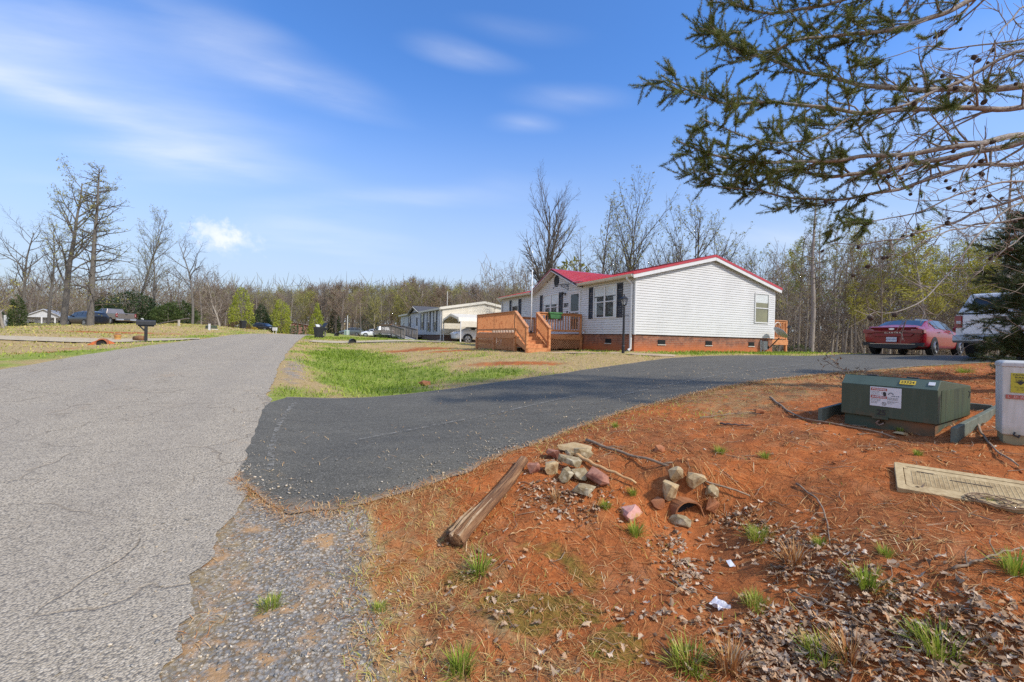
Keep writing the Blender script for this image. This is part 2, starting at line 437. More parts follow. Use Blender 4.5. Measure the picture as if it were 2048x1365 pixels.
def ell(x, y, c, rx, ry, ang=0., pw=1.0):
    ca, sa = math.cos(ang), math.sin(ang); dx, dy = x - c[0], y - c[1]
    q = np.hypot((dx*ca + dy*sa) / rx, (dy*ca - dx*sa) / ry)
    return np.clip(1.3 - q, 0, 1)
def zones(x, y):
    """how much bare red clay, green grass, gravel and moss lies at each point"""
    s, t = st(x, y); tp = t - curve(s)
    n1 = fbm(x * .9, y * .9, 21, 4); n2 = fbm(x * 3.1, y * 3.1, 31, 4); n3 = fbm(x * .25, y * .25, 51, 3)
    bank = (y < near_y(x) + .05) | ((x < -1.9) & (s < 4.4) & (t > -.9) & (t < 2))
    bank = bank & (t > -1) & (s < 25) & (y < 16)
    dirt = np.where(bank, np.maximum(sstep(t + .9*n1, .75, 1.5), .55*sstep(t + .6*n2, .3, .6)), 0.0)
    dirt = np.where(bank, dirt * (1 - .5 * sstep(y - (2.8 + .72*x), -.5, .9) * sstep(x, 1.5, 3.)), dirt)
    grav = np.where(bank, sstep(t + .5*n2, .65, .25) * (s < 4.6) * (1 - .45*sstep(t + .7*n1, .0, -.45)), 0.0)
    grav = np.maximum(grav, np.where((tp > -1) & (s < 0), sstep(tp, .9, .2), 0))
    moss = np.where(bank, np.maximum(ell(x, y, (.05, 2.85), .62, .42), ell(x, y, (.35, 2.4), .55, .32)) * sstep(n2, -.16, .1) * 1.2, 0.0)
    moss = np.maximum(moss, np.where(bank, ell(x, y, (-.75, 3.0), .4, .55) * .35, 0))
    lawn = ~bank
    right = lawn & (tp > -.6)
    green = np.where(right, ell(t, s, (1.9, 18), 2.0, 11) * 1.25 + 1.2*n1, 0)
    green = np.maximum(green, np.where(right, (ell(x, y, (10.3, 18.3), 7, 1.2, .43) + .5*n1), 0))
    green = np.maximum(green, np.where(right, (ell(x, y, (-.6, 10.9), 1.6, 1.1, .3) * .9 + .4*n1), 0))
    green = np.maximum(green, np.where(right, (ell(x, y, (3.2, 18.6), 2.6, .7, -1.1) * .7 + .4*n1), 0))
    green = np.maximum(green, np.where(right, (.16 + 1.1*n1 + .9*n3) * (1 - .8*np.clip(ell(x, y, (.1, 13.4), 2.6, 1.6, -.2) + ell(x, y, (-4, 23), 3.5, 3.5), 0, 1)), 0))
    green = np.maximum(green, np.where(right & (s > 33), .55 + .6*n1, 0) * sstep(s, 33, 38))
    left = lawn & (tp < -6)
    green = np.where(left, np.clip(.62 + 1.3*n1 + 1.2*n3, 0, 1) * (.4 + .6*ell(tp, s, (-7.2, 18), 1.4, 40)), green)
    dirt = np.where(right, np.maximum.reduce([ell(x, y, (.1, 13.2), 1.9, .85, -.2), ell(x, y, (-5.2, 24.5), 2.4, 2.6, .3), ell(x, y, (-2.6, 20.8), 1.8, .9, .4), ell(t, s, (-.35, 9.5), .35, 9) * .2]) * .95 * (.8 + 1.4*n1), dirt)
    dirt = np.where(left, np.maximum.reduce([ell(tp, s, (-9.4, 17), 1.0, 11), ell(x, y, (-30, 33.5), 7, 2.2, .25), ell(x, y, (-22, 40), 4, 2, .2) * .7]) * .72 * (.85 + 1.6*n1), dirt)
    grav = np.where(right, np.maximum(ell(t, s, (-.2, 13.5), .5, 5.5) * (.5 + n2), ell(x, y, (-9.2, 31.9), 8, 1.1, .14)) , grav)
    woods = sstep(t, 21.5, 24) * (y > 14) + sstep(np.hypot(x, y), 85, 100)
    return np.clip(np.stack([dirt, green * (1 - np.clip(woods, 0, 1)), grav, moss], -1), 0, 1)
ZN = zones(GX, GY)

m, nt, b = newmat('ground')
vec = coords(nt); at = N(nt, 'ShaderNodeAttribute', attribute_name='zone')
sp = N(nt, 'ShaderNodeSeparateColor'); L(nt, at.outputs['Color'], sp.inputs[0])
big = noise(nt, vec, .7, 4); mid = noise(nt, vec, 6, 6, .65); fine = noise(nt, vec, 45, 5, .7); tiny = noise(nt, vec, 160, 3, .7)
straw = ramp(nt, mid, [(.3, (.25, .155, .055)), (.48, (.44, .29, .12)), (.7, (.60, .44, .21))])
straw = mix(nt, mth(nt, 'MULTIPLY', big, .6), straw, (.38, .27, .085))
straw = mix(nt, .5, straw, ramp(nt, fine, [(.35, (.19, .12, .05)), (.62, (.58, .45, .25))]))
red = ramp(nt, mid, [(.28, (.25, .07, .022)), (.5, (.42, .12, .036)), (.74, (.58, .225, .08))])
red = mix(nt, .4, red, ramp(nt, fine, [(.38, (.24, .06, .013)), (.6, (.64, .22, .06))]))
red = mix(nt, mth(nt, 'MULTIPLY', ramp(nt, noise(nt, vec, 1.6, 5, .7), [(.42, (0, 0, 0)), (.62, (1, 1, 1))]), .62), red, (.20, .085, .038))
red = mix(nt, mth(nt, 'MULTIPLY', ramp(nt, noise(nt, vec, 2.6, 5, .7), [(.56, (0, 0, 0)), (.70, (1, 1, 1))]), .5), red, (.58, .27, .125))
green = ramp(nt, mid, [(.3, (.13, .20, .02)), (.5, (.24, .29, .05)), (.72, (.42, .39, .11))])
vo = N(nt, 'ShaderNodeTexVoronoi'); vo.inputs['Scale'].default_value = 48; L(nt, vec, vo.inputs['Vector'])
sc2 = N(nt, 'ShaderNodeSeparateColor'); L(nt, vo.outputs['Color'], sc2.inputs[0])
gr = ramp(nt, sc2.outputs[0], [(.0, (.20, .19, .175)), (.5, (.34, .32, .29)), (.8, (.44, .38, .30)), (1, (.6, .53, .43))])
gr = mix(nt, ramp(nt, vo.outputs['Distance'], [(.35, (0, 0, 0)), (.75, (1, 1, 1))]), gr, (.20, .15, .095))
gr = mix(nt, ramp(nt, mid, [(.52, (0, 0, 0)), (.64, (.8, .8, .8))]), gr, (.50, .29, .13))
def soft(x, k=1.1):
    return ramp(nt, mth(nt, 'ADD', x, mth(nt, 'MULTIPLY', mth(nt, 'SUBTRACT', mid, .5), k)), [(.32, (0, 0, 0)), (.62, (1, 1, 1))])
c = mix(nt, soft(sp.outputs[1], 1.0), straw, green)
c = mix(nt, soft(sp.outputs[0], .9), c, red)
c = mix(nt, soft(sp.outputs[2], .9), c, gr)
c = mix(nt, mth(nt, 'MULTIPLY', soft(at.outputs['Alpha'], 1.2), .75), c, ramp(nt, fine, [(.35, (.09, .08, .012)), (.65, (.26, .21, .045))]))
L(nt, c, b.inputs['Base Color']); b.inputs['Roughness'].default_value = .95; b.inputs['Specular IOR Level'].default_value = .12
hgt = mth(nt, 'ADD', mth(nt, 'MULTIPLY', fine, .6), mth(nt, 'ADD', mth(nt, 'MULTIPLY', mid, .8), mth(nt, 'MULTIPLY', tiny, .3)))
bump(nt, b, hgt, .8, .03)
tag(fast_mesh('ground', np.stack([GX, GY, GZ], 1), GF, MATS['ground'], smooth=True, attr=ZN), kind='structure')

# ---- road
m, nt, b = newmat('road_asphalt')
vec = coords(nt)
big = noise(nt, vec, .55, 4); mid = noise(nt, vec, 5, 5); fine = noise(nt, vec, 70, 4, .75)
base = ramp(nt, big, [(.35, (.42, .35, .25)), (.65, (.51, .43, .31))])
base = mix(nt, .35, base, ramp(nt, mid, [(.35, (.34, .28, .195)), (.65, (.58, .49, .35))]))
vo = N(nt, 'ShaderNodeTexVoronoi'); vo.inputs['Scale'].default_value = 75; L(nt, vec, vo.inputs['Vector'])
s3 = N(nt, 'ShaderNodeSeparateColor'); L(nt, vo.outputs['Color'], s3.inputs[0])
chips = ramp(nt, s3.outputs[1], [(0, (.16, .135, .105)), (.45, (.39, .335, .265)), (.85, (.54, .465, .365)), (1, (.72, .64, .52))])
base = mix(nt, .42, base, chips)
base = mix(nt, ramp(nt, vo.outputs['Distance'], [(.45, (0, 0, 0)), (.8, (.75, .75, .75))]), base, (.10, .092, .085))
wv = N(nt, 'ShaderNodeTexNoise'); wv.inputs['Scale'].default_value = 1.7; L(nt, vec, wv.inputs['Vector'])
vadd = N(nt, 'ShaderNodeVectorMath', operation='MULTIPLY_ADD'); L(nt, wv.outputs['Color'], vadd.inputs[0]); vadd.inputs[1].default_value = (.6, .6, .6); L(nt, vec, vadd.inputs[2])
ck = N(nt, 'ShaderNodeTexVoronoi', feature='DISTANCE_TO_EDGE'); ck.inputs['Scale'].default_value = .8; L(nt, vadd.outputs[0], ck.inputs['Vector'])
ckm = mth(nt, 'MULTIPLY', ramp(nt, ck.outputs['Distance'], [(.0, (1, 1, 1)), (.006, (.6, .6, .6)), (.012, (0, 0, 0))]), ramp(nt, noise(nt, vec, .8, 2), [(.43, (0, 0, 0)), (.55, (1, 1, 1))]))
base = mix(nt, mth(nt, 'MULTIPLY', ckm, .5), base, (.17, .125, .08))
sx = N(nt, 'ShaderNodeVectorMath', operation='DOT_PRODUCT'); L(nt, vec, sx.inputs[0]); sx.inputs[1].default_value = (.902, .433, 0)
trk = mth(nt, 'SINE', mth(nt, 'MULTIPLY', mth(nt, 'ADD', sx.outputs['Value'], mth(nt, 'MULTIPLY', noise(nt, vec, .3, 2), .5)), 3.6))
base = mix(nt, mth(nt, 'MULTIPLY', ramp(nt, trk, [(.1, (0, 0, 0)), (.9, (1, 1, 1))]), .16), base, (.26, .225, .185))
pat = ramp(nt, noise(nt, coords(nt, (.5, .5, .5)), 1.1, 5, .65), [(.54, (0, 0, 0)), (.60, (1, 1, 1))])
base = mix(nt, mth(nt, 'MULTIPLY', pat, .22), base, (.27, .235, .19))
stn = ramp(nt, noise(nt, vec, 1.6, 6, .7), [(.60, (0, 0, 0)), (.70, (1, 1, 1))])
base = mix(nt, mth(nt, 'MULTIPLY', stn, .28), base, (.44, .31, .19))
L(nt, base, b.inputs['Base Color']); b.inputs['Roughness'].default_value = .9; b.inputs['Specular IOR Level'].default_value = .2
bump(nt, b, mth(nt, 'SUBTRACT', mth(nt, 'ADD', mth(nt, 'MULTIPLY', vo.outputs['Distance'], -.8), mth(nt, 'MULTIPLY', fine, .5)), ckm), .8, .012)

ss = np.concatenate([np.linspace(-14, 12, 420), np.linspace(12.1, 40, 160), np.linspace(40.3, 120, 120)])
tt = np.linspace(0, 1, 17)
S_, T_ = np.meshgrid(ss, tt, indexing='ij')
er = T_OUT + .16*fbm(S_*1.1, S_*0, 5, 4) + (.10 + .16*sstep(S_, 4.4, 3.6))*fbm(S_*7, S_*0, 6, 4) + .10*sstep(S_, 3.6, 4.6)*sstep(S_, 9.5, 8.5)
el = T_IN + .2*fbm(S_*.8, S_*0, 15, 4)
TP = el + (er - el) * T_
RX, RY = xy(S_, TP + curve(S_))
RZZ = hermite(S_.ravel()).reshape(S_.shape) + .012 + .006*fbm(RX*1.3, RY*1.3, 77, 3)
n1_, n2_ = S_.shape
a_, b_ = np.meshgrid(np.arange(n1_-1), np.arange(n2_-1), indexing='ij')
RF = np.stack([a_*n2_+b_, a_*n2_+b_+1, (a_+1)*n2_+b_+1, (a_+1)*n2_+b_], -1).reshape(-1, 4)
tag(fast_mesh('road', np.stack([RX.ravel(), RY.ravel(), RZZ.ravel()], 1), RF, MATS['road_asphalt'], smooth=True), kind='structure')

# ---- paved driveway
m, nt, b = newmat('driveway_asphalt')
vec = coords(nt)
big = noise(nt, vec, .8, 5, .6); fine = noise(nt, vec, 90, 4, .75); str_ = noise(nt, coords(nt, (1.2, 4, 1)), 1.2, 5, .7)
base = ramp(nt, big, [(.35, (.075, .066, .045)), (.66, (.13, .114, .077))])
base = mix(nt, .5, base, ramp(nt, str_, [(.35, (.065, .06, .044)), (.68, (.17, .155, .115))]))
vo = N(nt, 'ShaderNodeTexVoronoi'); vo.inputs['Scale'].default_value = 110; L(nt, vec, vo.inputs['Vector'])
s3 = N(nt, 'ShaderNodeSeparateColor'); L(nt, vo.outputs['Color'], s3.inputs[0])
base = mix(nt, .4, base, ramp(nt, s3.outputs[2], [(0, (.04, .037, .031)), (.7, (.12, .11, .09)), (1, (.36, .33, .28))]))
sc_ = noise(nt, coords(nt, (5, 22, 8)), 1.6, 3, .7)
base = mix(nt, mth(nt, 'MULTIPLY', ramp(nt, sc_, [(.66, (0, 0, 0)), (.74, (1, 1, 1))]), .55), base, (.36, .34, .30))
sc_ = noise(nt, coords(nt, (16, 5, 8)), 1.9, 3, .7)
base = mix(nt, mth(nt, 'MULTIPLY', ramp(nt, sc_, [(.68, (0, 0, 0)), (.75, (1, 1, 1))]), .5), base, (.36, .34, .30))
ed = N(nt, 'ShaderNodeAttribute', attribute_name='rv')
edn = mth(nt, 'ADD', ed.outputs['Fac'], mth(nt, 'MULTIPLY', mth(nt, 'SUBTRACT', noise(nt, vec, 5, 5), .5), .9))
base = mix(nt, mth(nt, 'MULTIPLY', ramp(nt, edn, [(.55, (0, 0, 0)), (.95, (1, 1, 1))]), .8), base, (.33, .24, .16))
L(nt, base, b.inputs['Base Color']); b.inputs['Roughness'].default_value = .78; b.inputs['Specular IOR Level'].default_value = .35
bump(nt, b, mth(nt, 'ADD', mth(nt, 'MULTIPLY', vo.outputs['Distance'], -.6), fine), .6, .008)
nd = 150
A = smooth_line(DF, nd); B = smooth_line(DN, nd); B[:12] = resample(DN, nd)[:12]
kk = np.linspace(0, 1, 31)
wob = lambda q, sd_: np.stack([.10*fbm(q[:, 0]*1.6, q[:, 1]*1.6, sd_, 4), .16*fbm(q[:, 0]*1.6, q[:, 1]*1.6, sd_+3, 4)], 1)
A = A + wob(A, 91); B = B + wob(B, 95) + np.stack([.10*fbm(B[:, 0]*7, B[:, 1]*7, 45, 3), .16*fbm(B[:, 0]*7, B[:, 1]*7, 46, 3)], 1)*(np.arange(nd) > 3)[:, None]
DP = A[:, None, :] * (1 - kk[None, :, None]) + B[:, None, :] * kk[None, :, None]
dx, dy = DP[..., 0].ravel(), DP[..., 1].ravel()
_s, _t = st(dx, dy)
# follow the ragged road edge at the apron
edge_t = T_OUT + .03 + .1*fbm(_s*5, _s*0, 66, 3)
push = np.maximum(edge_t - _t, 0)
_i = np.repeat(np.arange(nd), 31); _k = np.tile(kk, nd); _t0 = np.tile(_t[:31], nd)
push = push + np.exp(-(_i / 5.) ** 2) * sstep(_k, .0, .2) * np.minimum(edge_t - _t0, 0)
dx, dy = dx + .902*push, dy + .433*push; _s, _t = st(dx, dy)
dz = gz_arr(dx, dy, False) + .012 + .012*fbm(dx*.9, dy*.9, 61, 3)
dz = np.maximum(dz, np.where(_t < -.3, hermite(_s) + .02, -99))
a_, b_ = np.meshgrid(np.arange(nd-1), np.arange(30), indexing='ij')
DFc = np.stack([a_*31+b_, a_*31+b_+1, (a_+1)*31+b_+1, (a_+1)*31+b_], -1).reshape(-1, 4)
_w = np.repeat(np.hypot(*(A - B).T), 31); _kt = np.tile(kk, nd)
erv = np.maximum(np.exp(-(1 - _kt)*_w/.16)*1.05, np.exp(-_kt*_w/.10)*.85)
erv = np.maximum(erv, np.clip(1 - np.hypot(dx + 1.9, dy - 3.75) / .5, 0, 1) * .9)
tag(fast_mesh('driveway', np.stack([dx, dy, dz], 1), DFc, MATS['driveway_asphalt'], smooth=True, rv=erv), kind='structure')

def strip(name, pts, wdt, mat, dz=.02, n=60, kind='structure', jag=.1):
    c_ = smooth_line(np.array(pts, float), n); d = np.gradient(c_, axis=0); d /= np.hypot(d[:, 0], d[:, 1])[:, None]
    nn = np.stack([-d[:, 1], d[:, 0]], 1); W = np.linspace(-.5, .5, 9); wv_ = wdt * (1 + jag*fbm(np.arange(n)*.4, np.zeros(n), 8, 3))
    p = c_[:, None, :] + nn[:, None, :] * (W[None, :, None] * wv_[:, None, None])
    x, y = p[..., 0].ravel(), p[..., 1].ravel(); z = gz_arr(x, y, False) + dz
    a_, b_ = np.meshgrid(np.arange(n-1), np.arange(8), indexing='ij')
    Fc = np.stack([a_*9+b_, a_*9+b_+1, (a_+1)*9+b_+1, (a_+1)*9+b_], -1).reshape(-1, 4)
    return tag(fast_mesh(name, np.stack([x, y, z], 1), Fc, mat, smooth=True), kind=kind)
conc = pm('path_concrete', (.52, .40, .27), (.40, .27, .16), 3, .9, .004, 60)
strip('path', [(1.3, 17.75), (2.3, 16.9), (3.4, 16.1), (4.6, 15.3), (5.6, 14.9)], .75, conc, .012)
gdrv = pm('gravel_drive', (.44, .35, .22), (.34, .26, .14), 5, .95, .02, 30, c3=(.50, .41, .28))
strip('gravel_drive', [(-19.6, 27.3), (-22.5, 25.2), (-26.7, 22.6), (-33, 18.5), (-44, 12)], 2.6, gdrv, .05)
strip('gravel_path', [(-14.4, 31.2), (-12, 31.9), (-9, 32.6), (-5, 33.4), (-1, 35)], 2.0, gdrv, .05)
strip('side_road', [(-15.5, 57), (-10, 62), (-2, 70), (6, 80)], 3, gdrv, .05)

m, nt, b = newmat('scuff_mark'); nt.nodes.remove(b)
d_ = N(nt, 'ShaderNodeBsdfDiffuse'); d_.inputs[0].default_value = (.36, .34, .30, 1); tr_ = N(nt, 'ShaderNodeBsdfTransparent'); mx = N(nt, 'ShaderNodeMixShader')
L(nt, ramp(nt, noise(nt, coords(nt), 14, 5, .8), [(.47, (0, 0, 0)), (.68, (.75, .75, .75))]), mx.inputs[0]); L(nt, tr_.outputs[0], mx.inputs[1]); L(nt, d_.outputs[0], mx.inputs[2]); L(nt, mx.outputs[0], nt.nodes['Material Output'].inputs[0])
def scuff(pts, w_):
    c_ = smooth_line(np.array(pts, float), 40); d = np.gradient(c_, axis=0); d /= np.hypot(d[:, 0], d[:, 1])[:, None]; nn = np.stack([-d[:, 1], d[:, 0]], 1)
    ww = w_*(1 + .8*fbm(np.arange(40)*.5, np.zeros(40), 4, 3))[:, None]*.5; q = np.concatenate([c_ - nn*ww, c_ + nn*ww])
    z = np.maximum(gz_arr(q[:, 0], q[:, 1], False) + .034, np.where(st(q[:, 0], q[:, 1])[1] < -.3, hermite(st(q[:, 0], q[:, 1])[0]) + .03, -99)); i = np.arange(39)
    tag(fast_mesh('tyre_mark', np.column_stack([q, z]), np.stack([i, i+1, i+41, i+40], 1), MATS['scuff_mark']), kind='structure')
scuff([(-3.75, 7.55), (-3.35, 6.3), (-2.85, 5.2), (-2.5, 4.55)], .07)
scuff([(-2.0, 5.4), (-1.2, 5.9), (-.2, 6.6), (1.2, 7.7)], .05); scuff([(1.5, 7.2), (3.2, 8.6), (5.2, 10.2), (8.0, 11.8)], .06)
# ---------------------------------------------------------------- shared materials
vinyl = pm('white_vinyl', (.645, .64, .62), (.585, .58, .56), 1.2, .55, 0, stretch=(1, 1, .4))
cream = pm('cream_vinyl', (.72, .66, .54), (.64, .58, .46), 2.5, .6)
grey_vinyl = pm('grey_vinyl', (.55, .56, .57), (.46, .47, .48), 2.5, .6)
white = pm('white_paint', (.68, .675, .66), (.61, .605, .59), 6, .45)
ivory = pm('ivory_metal', (.66, .62, .53), (.56, .52, .43), 6, .5)
redmetal = pm('red_metal', (.46, .022, .03), (.38, .018, .025), 3, .32, spec=.6, coat=.3)
black = pm('black_paint', (.012, .013, .016), (.022, .023, .026), 10, .5)
shut = pm('shutter_black', (.018, .020, .025), (.030, .032, .038), 10, .6)
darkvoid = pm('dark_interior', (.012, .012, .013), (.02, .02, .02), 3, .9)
room = pm('room_interior', (.025, .025, .026), (.07, .066, .06), 1.5, .9)
blindm = pm('white_blind', (.80, .79, .76), (.74, .73, .70), 8, .8)
glass = glass_mat('window_glass', (.9, .92, .92), .0)
wood = pm('stained_wood', (.54, .21, .075), (.40, .135, .042), 6, .7, .003, 30, stretch=(1, 1, 1), c3=(.60, .26, .10))
woodhi = pm('paler_deck_wood', (.56, .27, .125), (.42, .17, .07), 7, .7, .003, 30)  # paler tone of the deck wood for rail caps, end balusters and lattice
greywood = pm('weathered_wood', (.20, .18, .165), (.11, .098, .09), 7, .85, .004, 30)
shingle = pm('dark_shingles', (.060, .058, .062), (.10, .097, .10), 12, .9, .01, 60)
concrete_l = pm('pale_concrete', (.55, .52, .46), (.44, .41, .36), 5, .9, .004, 50)
tyre = pm('tyre_rubber', (.014, .014, .015), (.025, .025, .026), 12, .85)
alloy = pm('alloy_rim', (.55, .56, .57), (.42, .43, .44), 9, .3, metal=.8)
chrome = pm('chrome', (.72, .73, .75), (.6, .6, .62), 9, .15, metal=1)

def brick_mat(name, c1, c2, mort, stain=None):
    m, nt, b = newmat(name)
    t = N(nt, 'ShaderNodeTexCoord'); s = N(nt, 'ShaderNodeSeparateXYZ'); L(nt, t.outputs['Object'], s.inputs[0])
    cx = N(nt, 'ShaderNodeCombineXYZ'); L(nt, mth(nt, 'ADD', s.outputs[0], s.outputs[1]), cx.inputs[0]); L(nt, s.outputs[2], cx.inputs[1])
    br = N(nt, 'ShaderNodeTexBrick'); L(nt, cx.outputs[0], br.inputs['Vector'])
    br.inputs['Scale'].default_value = 1; br.inputs['Brick Width'].default_value = .21; br.inputs['Row Height'].default_value = .075
    br.inputs['Mortar Size'].default_value = .007; br.inputs['Color1'].default_value = c4(c1); br.inputs['Color2'].default_value = c4(c2); br.inputs['Mortar'].default_value = c4(mort)
    br.inputs['Bias'].default_value = -.1
    n1 = noise(nt, t.outputs['Object'], 3.5, 4)
    col = mix(nt, ramp(nt, n1, [(.42, (0, 0, 0)), (.6, (.75, .75, .75))]), br.outputs['Color'], mix(nt, .55, br.outputs['Color'], (.06, .035, .03)))
    if stain:
        h = mth(nt, 'MULTIPLY_ADD', noise(nt, t.outputs['Object'], 1.6, 4), .5, mth(nt, 'MULTIPLY', s.outputs[2], -1.0))
        f = ramp(nt, h, [(stain - .22, (0, 0, 0)), (stain + .12, (1, 1, 1))])
        col = mix(nt, mth(nt, 'MULTIPLY', f, .78), col, (.50, .135, .035))
    L(nt, col, b.inputs['Base Color']); b.inputs['Roughness'].default_value = .9
    bump(nt, b, br.outputs['Fac'], -.6, .008); return m
brick = brick_mat('red_brick', (.34, .12, .06), (.20, .065, .038), (.34, .23, .16), .72)
brick2 = brick_mat('brown_brick', (.17, .085, .06), (.09, .05, .04), (.2, .16, .13))

# ---------------------------------------------------------------- lap siding on a wall seen from outside
def siding(mb, u0, u1, z0, top, M, course=.1016, lip=.026):
    """lap courses between u0 and u1 up to the roof line top(u) in the frame M (x along the wall, y up, z outward)"""
    old = mb.M; mb.M = M
    z = z0; umid = [u0 + (u1 - u0) * i / 60 for i in range(61)]
    zmax = max(top(u) for u in umid)
    while z < zmax - .01:
        z1 = z + course
        ok = [u for u in umid if top(u) > z + .02]
        if not ok: break
        a, b = min(ok), max(ok)
        ok1 = [u for u in umid if top(u) >= min(z1, zmax) - .001] or [(a + b) / 2]
        a1, b1 = min(ok1), max(ok1)
        z1c = min(z1, zmax)
        zm = z + (z1c - z)*.72; am, bm_ = a + (a1 - a)*.72, b + (b1 - b)*.72
        mb.poly([(a, z, lip), (b, z, lip), (bm_, zm, lip*.75), (am, zm, lip*.75)])
        mb.poly([(am, zm, lip*.75), (bm_, zm, lip*.75), (b1, z1c, .0), (a1, z1c, .0)])
        mb.poly([(a, z, 0), (b, z, 0), (b, z, lip), (a, z, lip)])
        z = z1
    mb.M = old

def window(parent, M, w, h, double=False, blind=.35, shutters=False, room_m=None, cross=False):
    """a sash window standing 2-5 cm proud of the wall: frame > panes and blinds; shutters beside it"""
    fr = MB(M); t = .055
    fr.box(-t, w + t, -t, 0, .004, .06); fr.box(-t, w + t, h, h + t, .004, .06)
    fr.box(-t, 0, 0, h, .004, .06); fr.box(w, w + t, 0, h, .004, .06)
    cols = [(0, w)]
    if double:
        fr.box(w/2 - .05, w/2 + .05, 0, h, .004, .06); cols = [(0, w/2 - .05), (w/2 + .05, w)]
    for a, b in cols:
        fr.box(a, b, h*.5 - .022, h*.5 + .022, .006, .052)
    f = fr.build('window', white, parent, bevel=.004)
    for a, b in cols:
        g = MB(M); g.poly([(a, 0, .034), (b, 0, .034), (b, h*.5 - .022, .034), (a, h*.5 - .022, .034)])
        g.poly([(a, h*.5 + .022, .040), (b, h*.5 + .022, .040), (b, h, .040), (a, h, .040)])
        g.build('pane', glass, f, fix=False)
        r = MB(M); r.poly([(a, 0, .026), (b, 0, .026), (b, h, .026), (a, h, .026)]); r.build('interior', room_m or room, f, fix=False)
        if blind:
            bl = MB(M); k = int(h * blind / .05)
            for i in range(k):
                zt = h - i*.05
                bl.poly([(a + .012, zt - .05, .031), (b - .012, zt - .05, .031), (b - .012, zt, .028), (a + .012, zt, .028)])
            if double:      # a curtain gathered at each side
                for q in range(6):
                    x0 = a + .01 + q*.028 if a < w/2 - .1 else b - .01 - (q+1)*.028
                    bl.poly([(x0, 0.01, .028 + .003*(q % 2)), (x0 + .028, .01, .031 - .003*(q % 2)), (x0 + .028, h*(1-blind), .031 - .003*(q % 2)), (x0, h*(1-blind), .028 + .003*(q % 2))])
            bl.build('blind', blindm, f, fix=False)
    if shutters:
        for sx in (-t - .36, w + t + .01):
            s_ = MB(M); x0, x1 = sx, sx + .35
            s_.box(x0, x0 + .05, -.06, h + .06, .016, .045); s_.box(x1 - .05, x1, -.06, h + .06, .016, .045)
            for zz_ in (-.06, h*.5 - .04, h - .02): s_.box(x0 + .05, x1 - .05, zz_, zz_ + .08, .016, .043)
            for lo, hi in ((.02, h*.5 - .04), (h*.5 + .04, h - .02)):
                k = max(int((hi - lo) / .045), 1)
                for i in range(k):
                    za = lo + (hi - lo)*i/k; zb = lo + (hi - lo)*(i+1)/k
                    s_.poly([(x0 + .05, za, .038), (x1 - .05, za, .038), (x1 - .05, zb, .022), (x0 + .05, zb, .022)])
            s_.build('shutter', shut, parent)
    return f

# ---------------------------------------------------------------- the white house with the red roof
HX, HY, HZ = 4.8, 17.1, .275
TH = math.atan2(.433, .902)
house = thing('house', 'white vinyl sided single storey house with red metal roof and brick base', 'house', (HX, HY, HZ), TH)
W_, LN, EV, RX_, RZ_ = 8.54, 12.7, 2.30, 4.27, 3.36
sl_ = (RZ_ - EV) / RX_
gz0 = -.78
FR = frame((0, 0, 0), (0, -1, 0), (0, 0, 1))          # road side: u runs towards the near corner, so use y = -u
def MF(y): return frame((0, y, 0), (0, -1, 0), (0, 0, 1))
GB = frame((0, 0, 0), (1, 0, 0), (0, 0, 1))            # gable towards the driveway
DY0, DY1, DYP, DZP = 3.80, 8.05, 5.92, 3.22
def front_top(u):
    y = -u
    if DY0 < y < DY1: return max(EV, EV + (DZP - EV) * (1 - abs(y - DYP) / ((DY1 - DY0) / 2)))
    return EV
wl = MB(); siding(wl, -LN, 0, 0, front_top, FR); wl.build('wall', vinyl, house, fix=False)
wl = MB(); siding(wl, 0, W_, 0, lambda u: EV + sl_ * min(u, W_ - u), GB); wl.build('wall', vinyl, house, fix=False)
wl = MB()
wl.poly([(W_, 0, 0), (W_, LN, 0), (W_, LN, EV), (W_, 0, EV)])
wl.poly([(0, LN, 0), (W_, LN, 0), (W_, LN, EV), (RX_, LN, RZ_), (0, LN, EV)])
wl.poly([(.03, .03, -.02), (W_ - .03, .03, -.02), (W_ - .03, LN - .03, -.02), (.03, LN - .03, -.02)])
wl.build('wall', vinyl, house, fix=False)
for (x, y) in ((0, 0), (W_, 0), (0, LN)):
    ct = MB(); ct.box(x - .022 if x == 0 else x - .07, x + .07 if x == 0 else x + .022, y - .022 if y == 0 else y - .07, y + .07 if y == 0 else y + .022, -.02, EV + .02)
    ct.build('corner_trim', white, house, bevel=.004)
bk = MB()
bk.box(.035, W_ - .035, .035, LN - .035, gz0 - .35, -.022)
o = bk.build('brick_skirting', brick, house)
# roof: ribbed red sheets, white rake boards, fascia, soffit
OV, OR = .26, .16
GP, GOV = -.30, .22
rf = MB(); th = .045
ze = EV + .06 - OV * sl_
def roofz(x): return EV + .075 + sl_ * min(x, W_ - x)
pr = [(-OV, roofz(-OV)), (RX_, roofz(RX_)), (W_ + OV, roofz(W_ + OV)), (W_ + OV, roofz(W_ + OV) + th), (RX_, roofz(RX_) + th), (-OV, roofz(-OV) + th)]
pin = [(.03, roofz(.03))] + pr[1:-1] + [(.03, roofz(.03) + th)]
rf.prism(pr, 'y', -OR, DY0 - GOV + .1); rf.prism(pin, 'y', DY0 - GOV + .1, DY1 + GOV - .1); rf.prism(pr, 'y', DY1 + GOV - .1, LN + OR)
y = -OR + .03
while y < LN + OR:
    xf = .03 if DY0 - GOV + .1 < y < DY1 + GOV - .1 else -OV
    rf.bar((xf, y, roofz(xf) + th + .008), (RX_, y, roofz(RX_) + th + .008), .035, .02)
    rf.bar((W_ + OV, y, roofz(-OV) + th + .008), (RX_, y, roofz(RX_) + th + .008), .035, .02)
    y += .23
rf.bar((RX_, -OR - .01, roofz(RX_) + th + .02), (RX_, LN + OR, roofz(RX_) + th + .02), .3, .03)
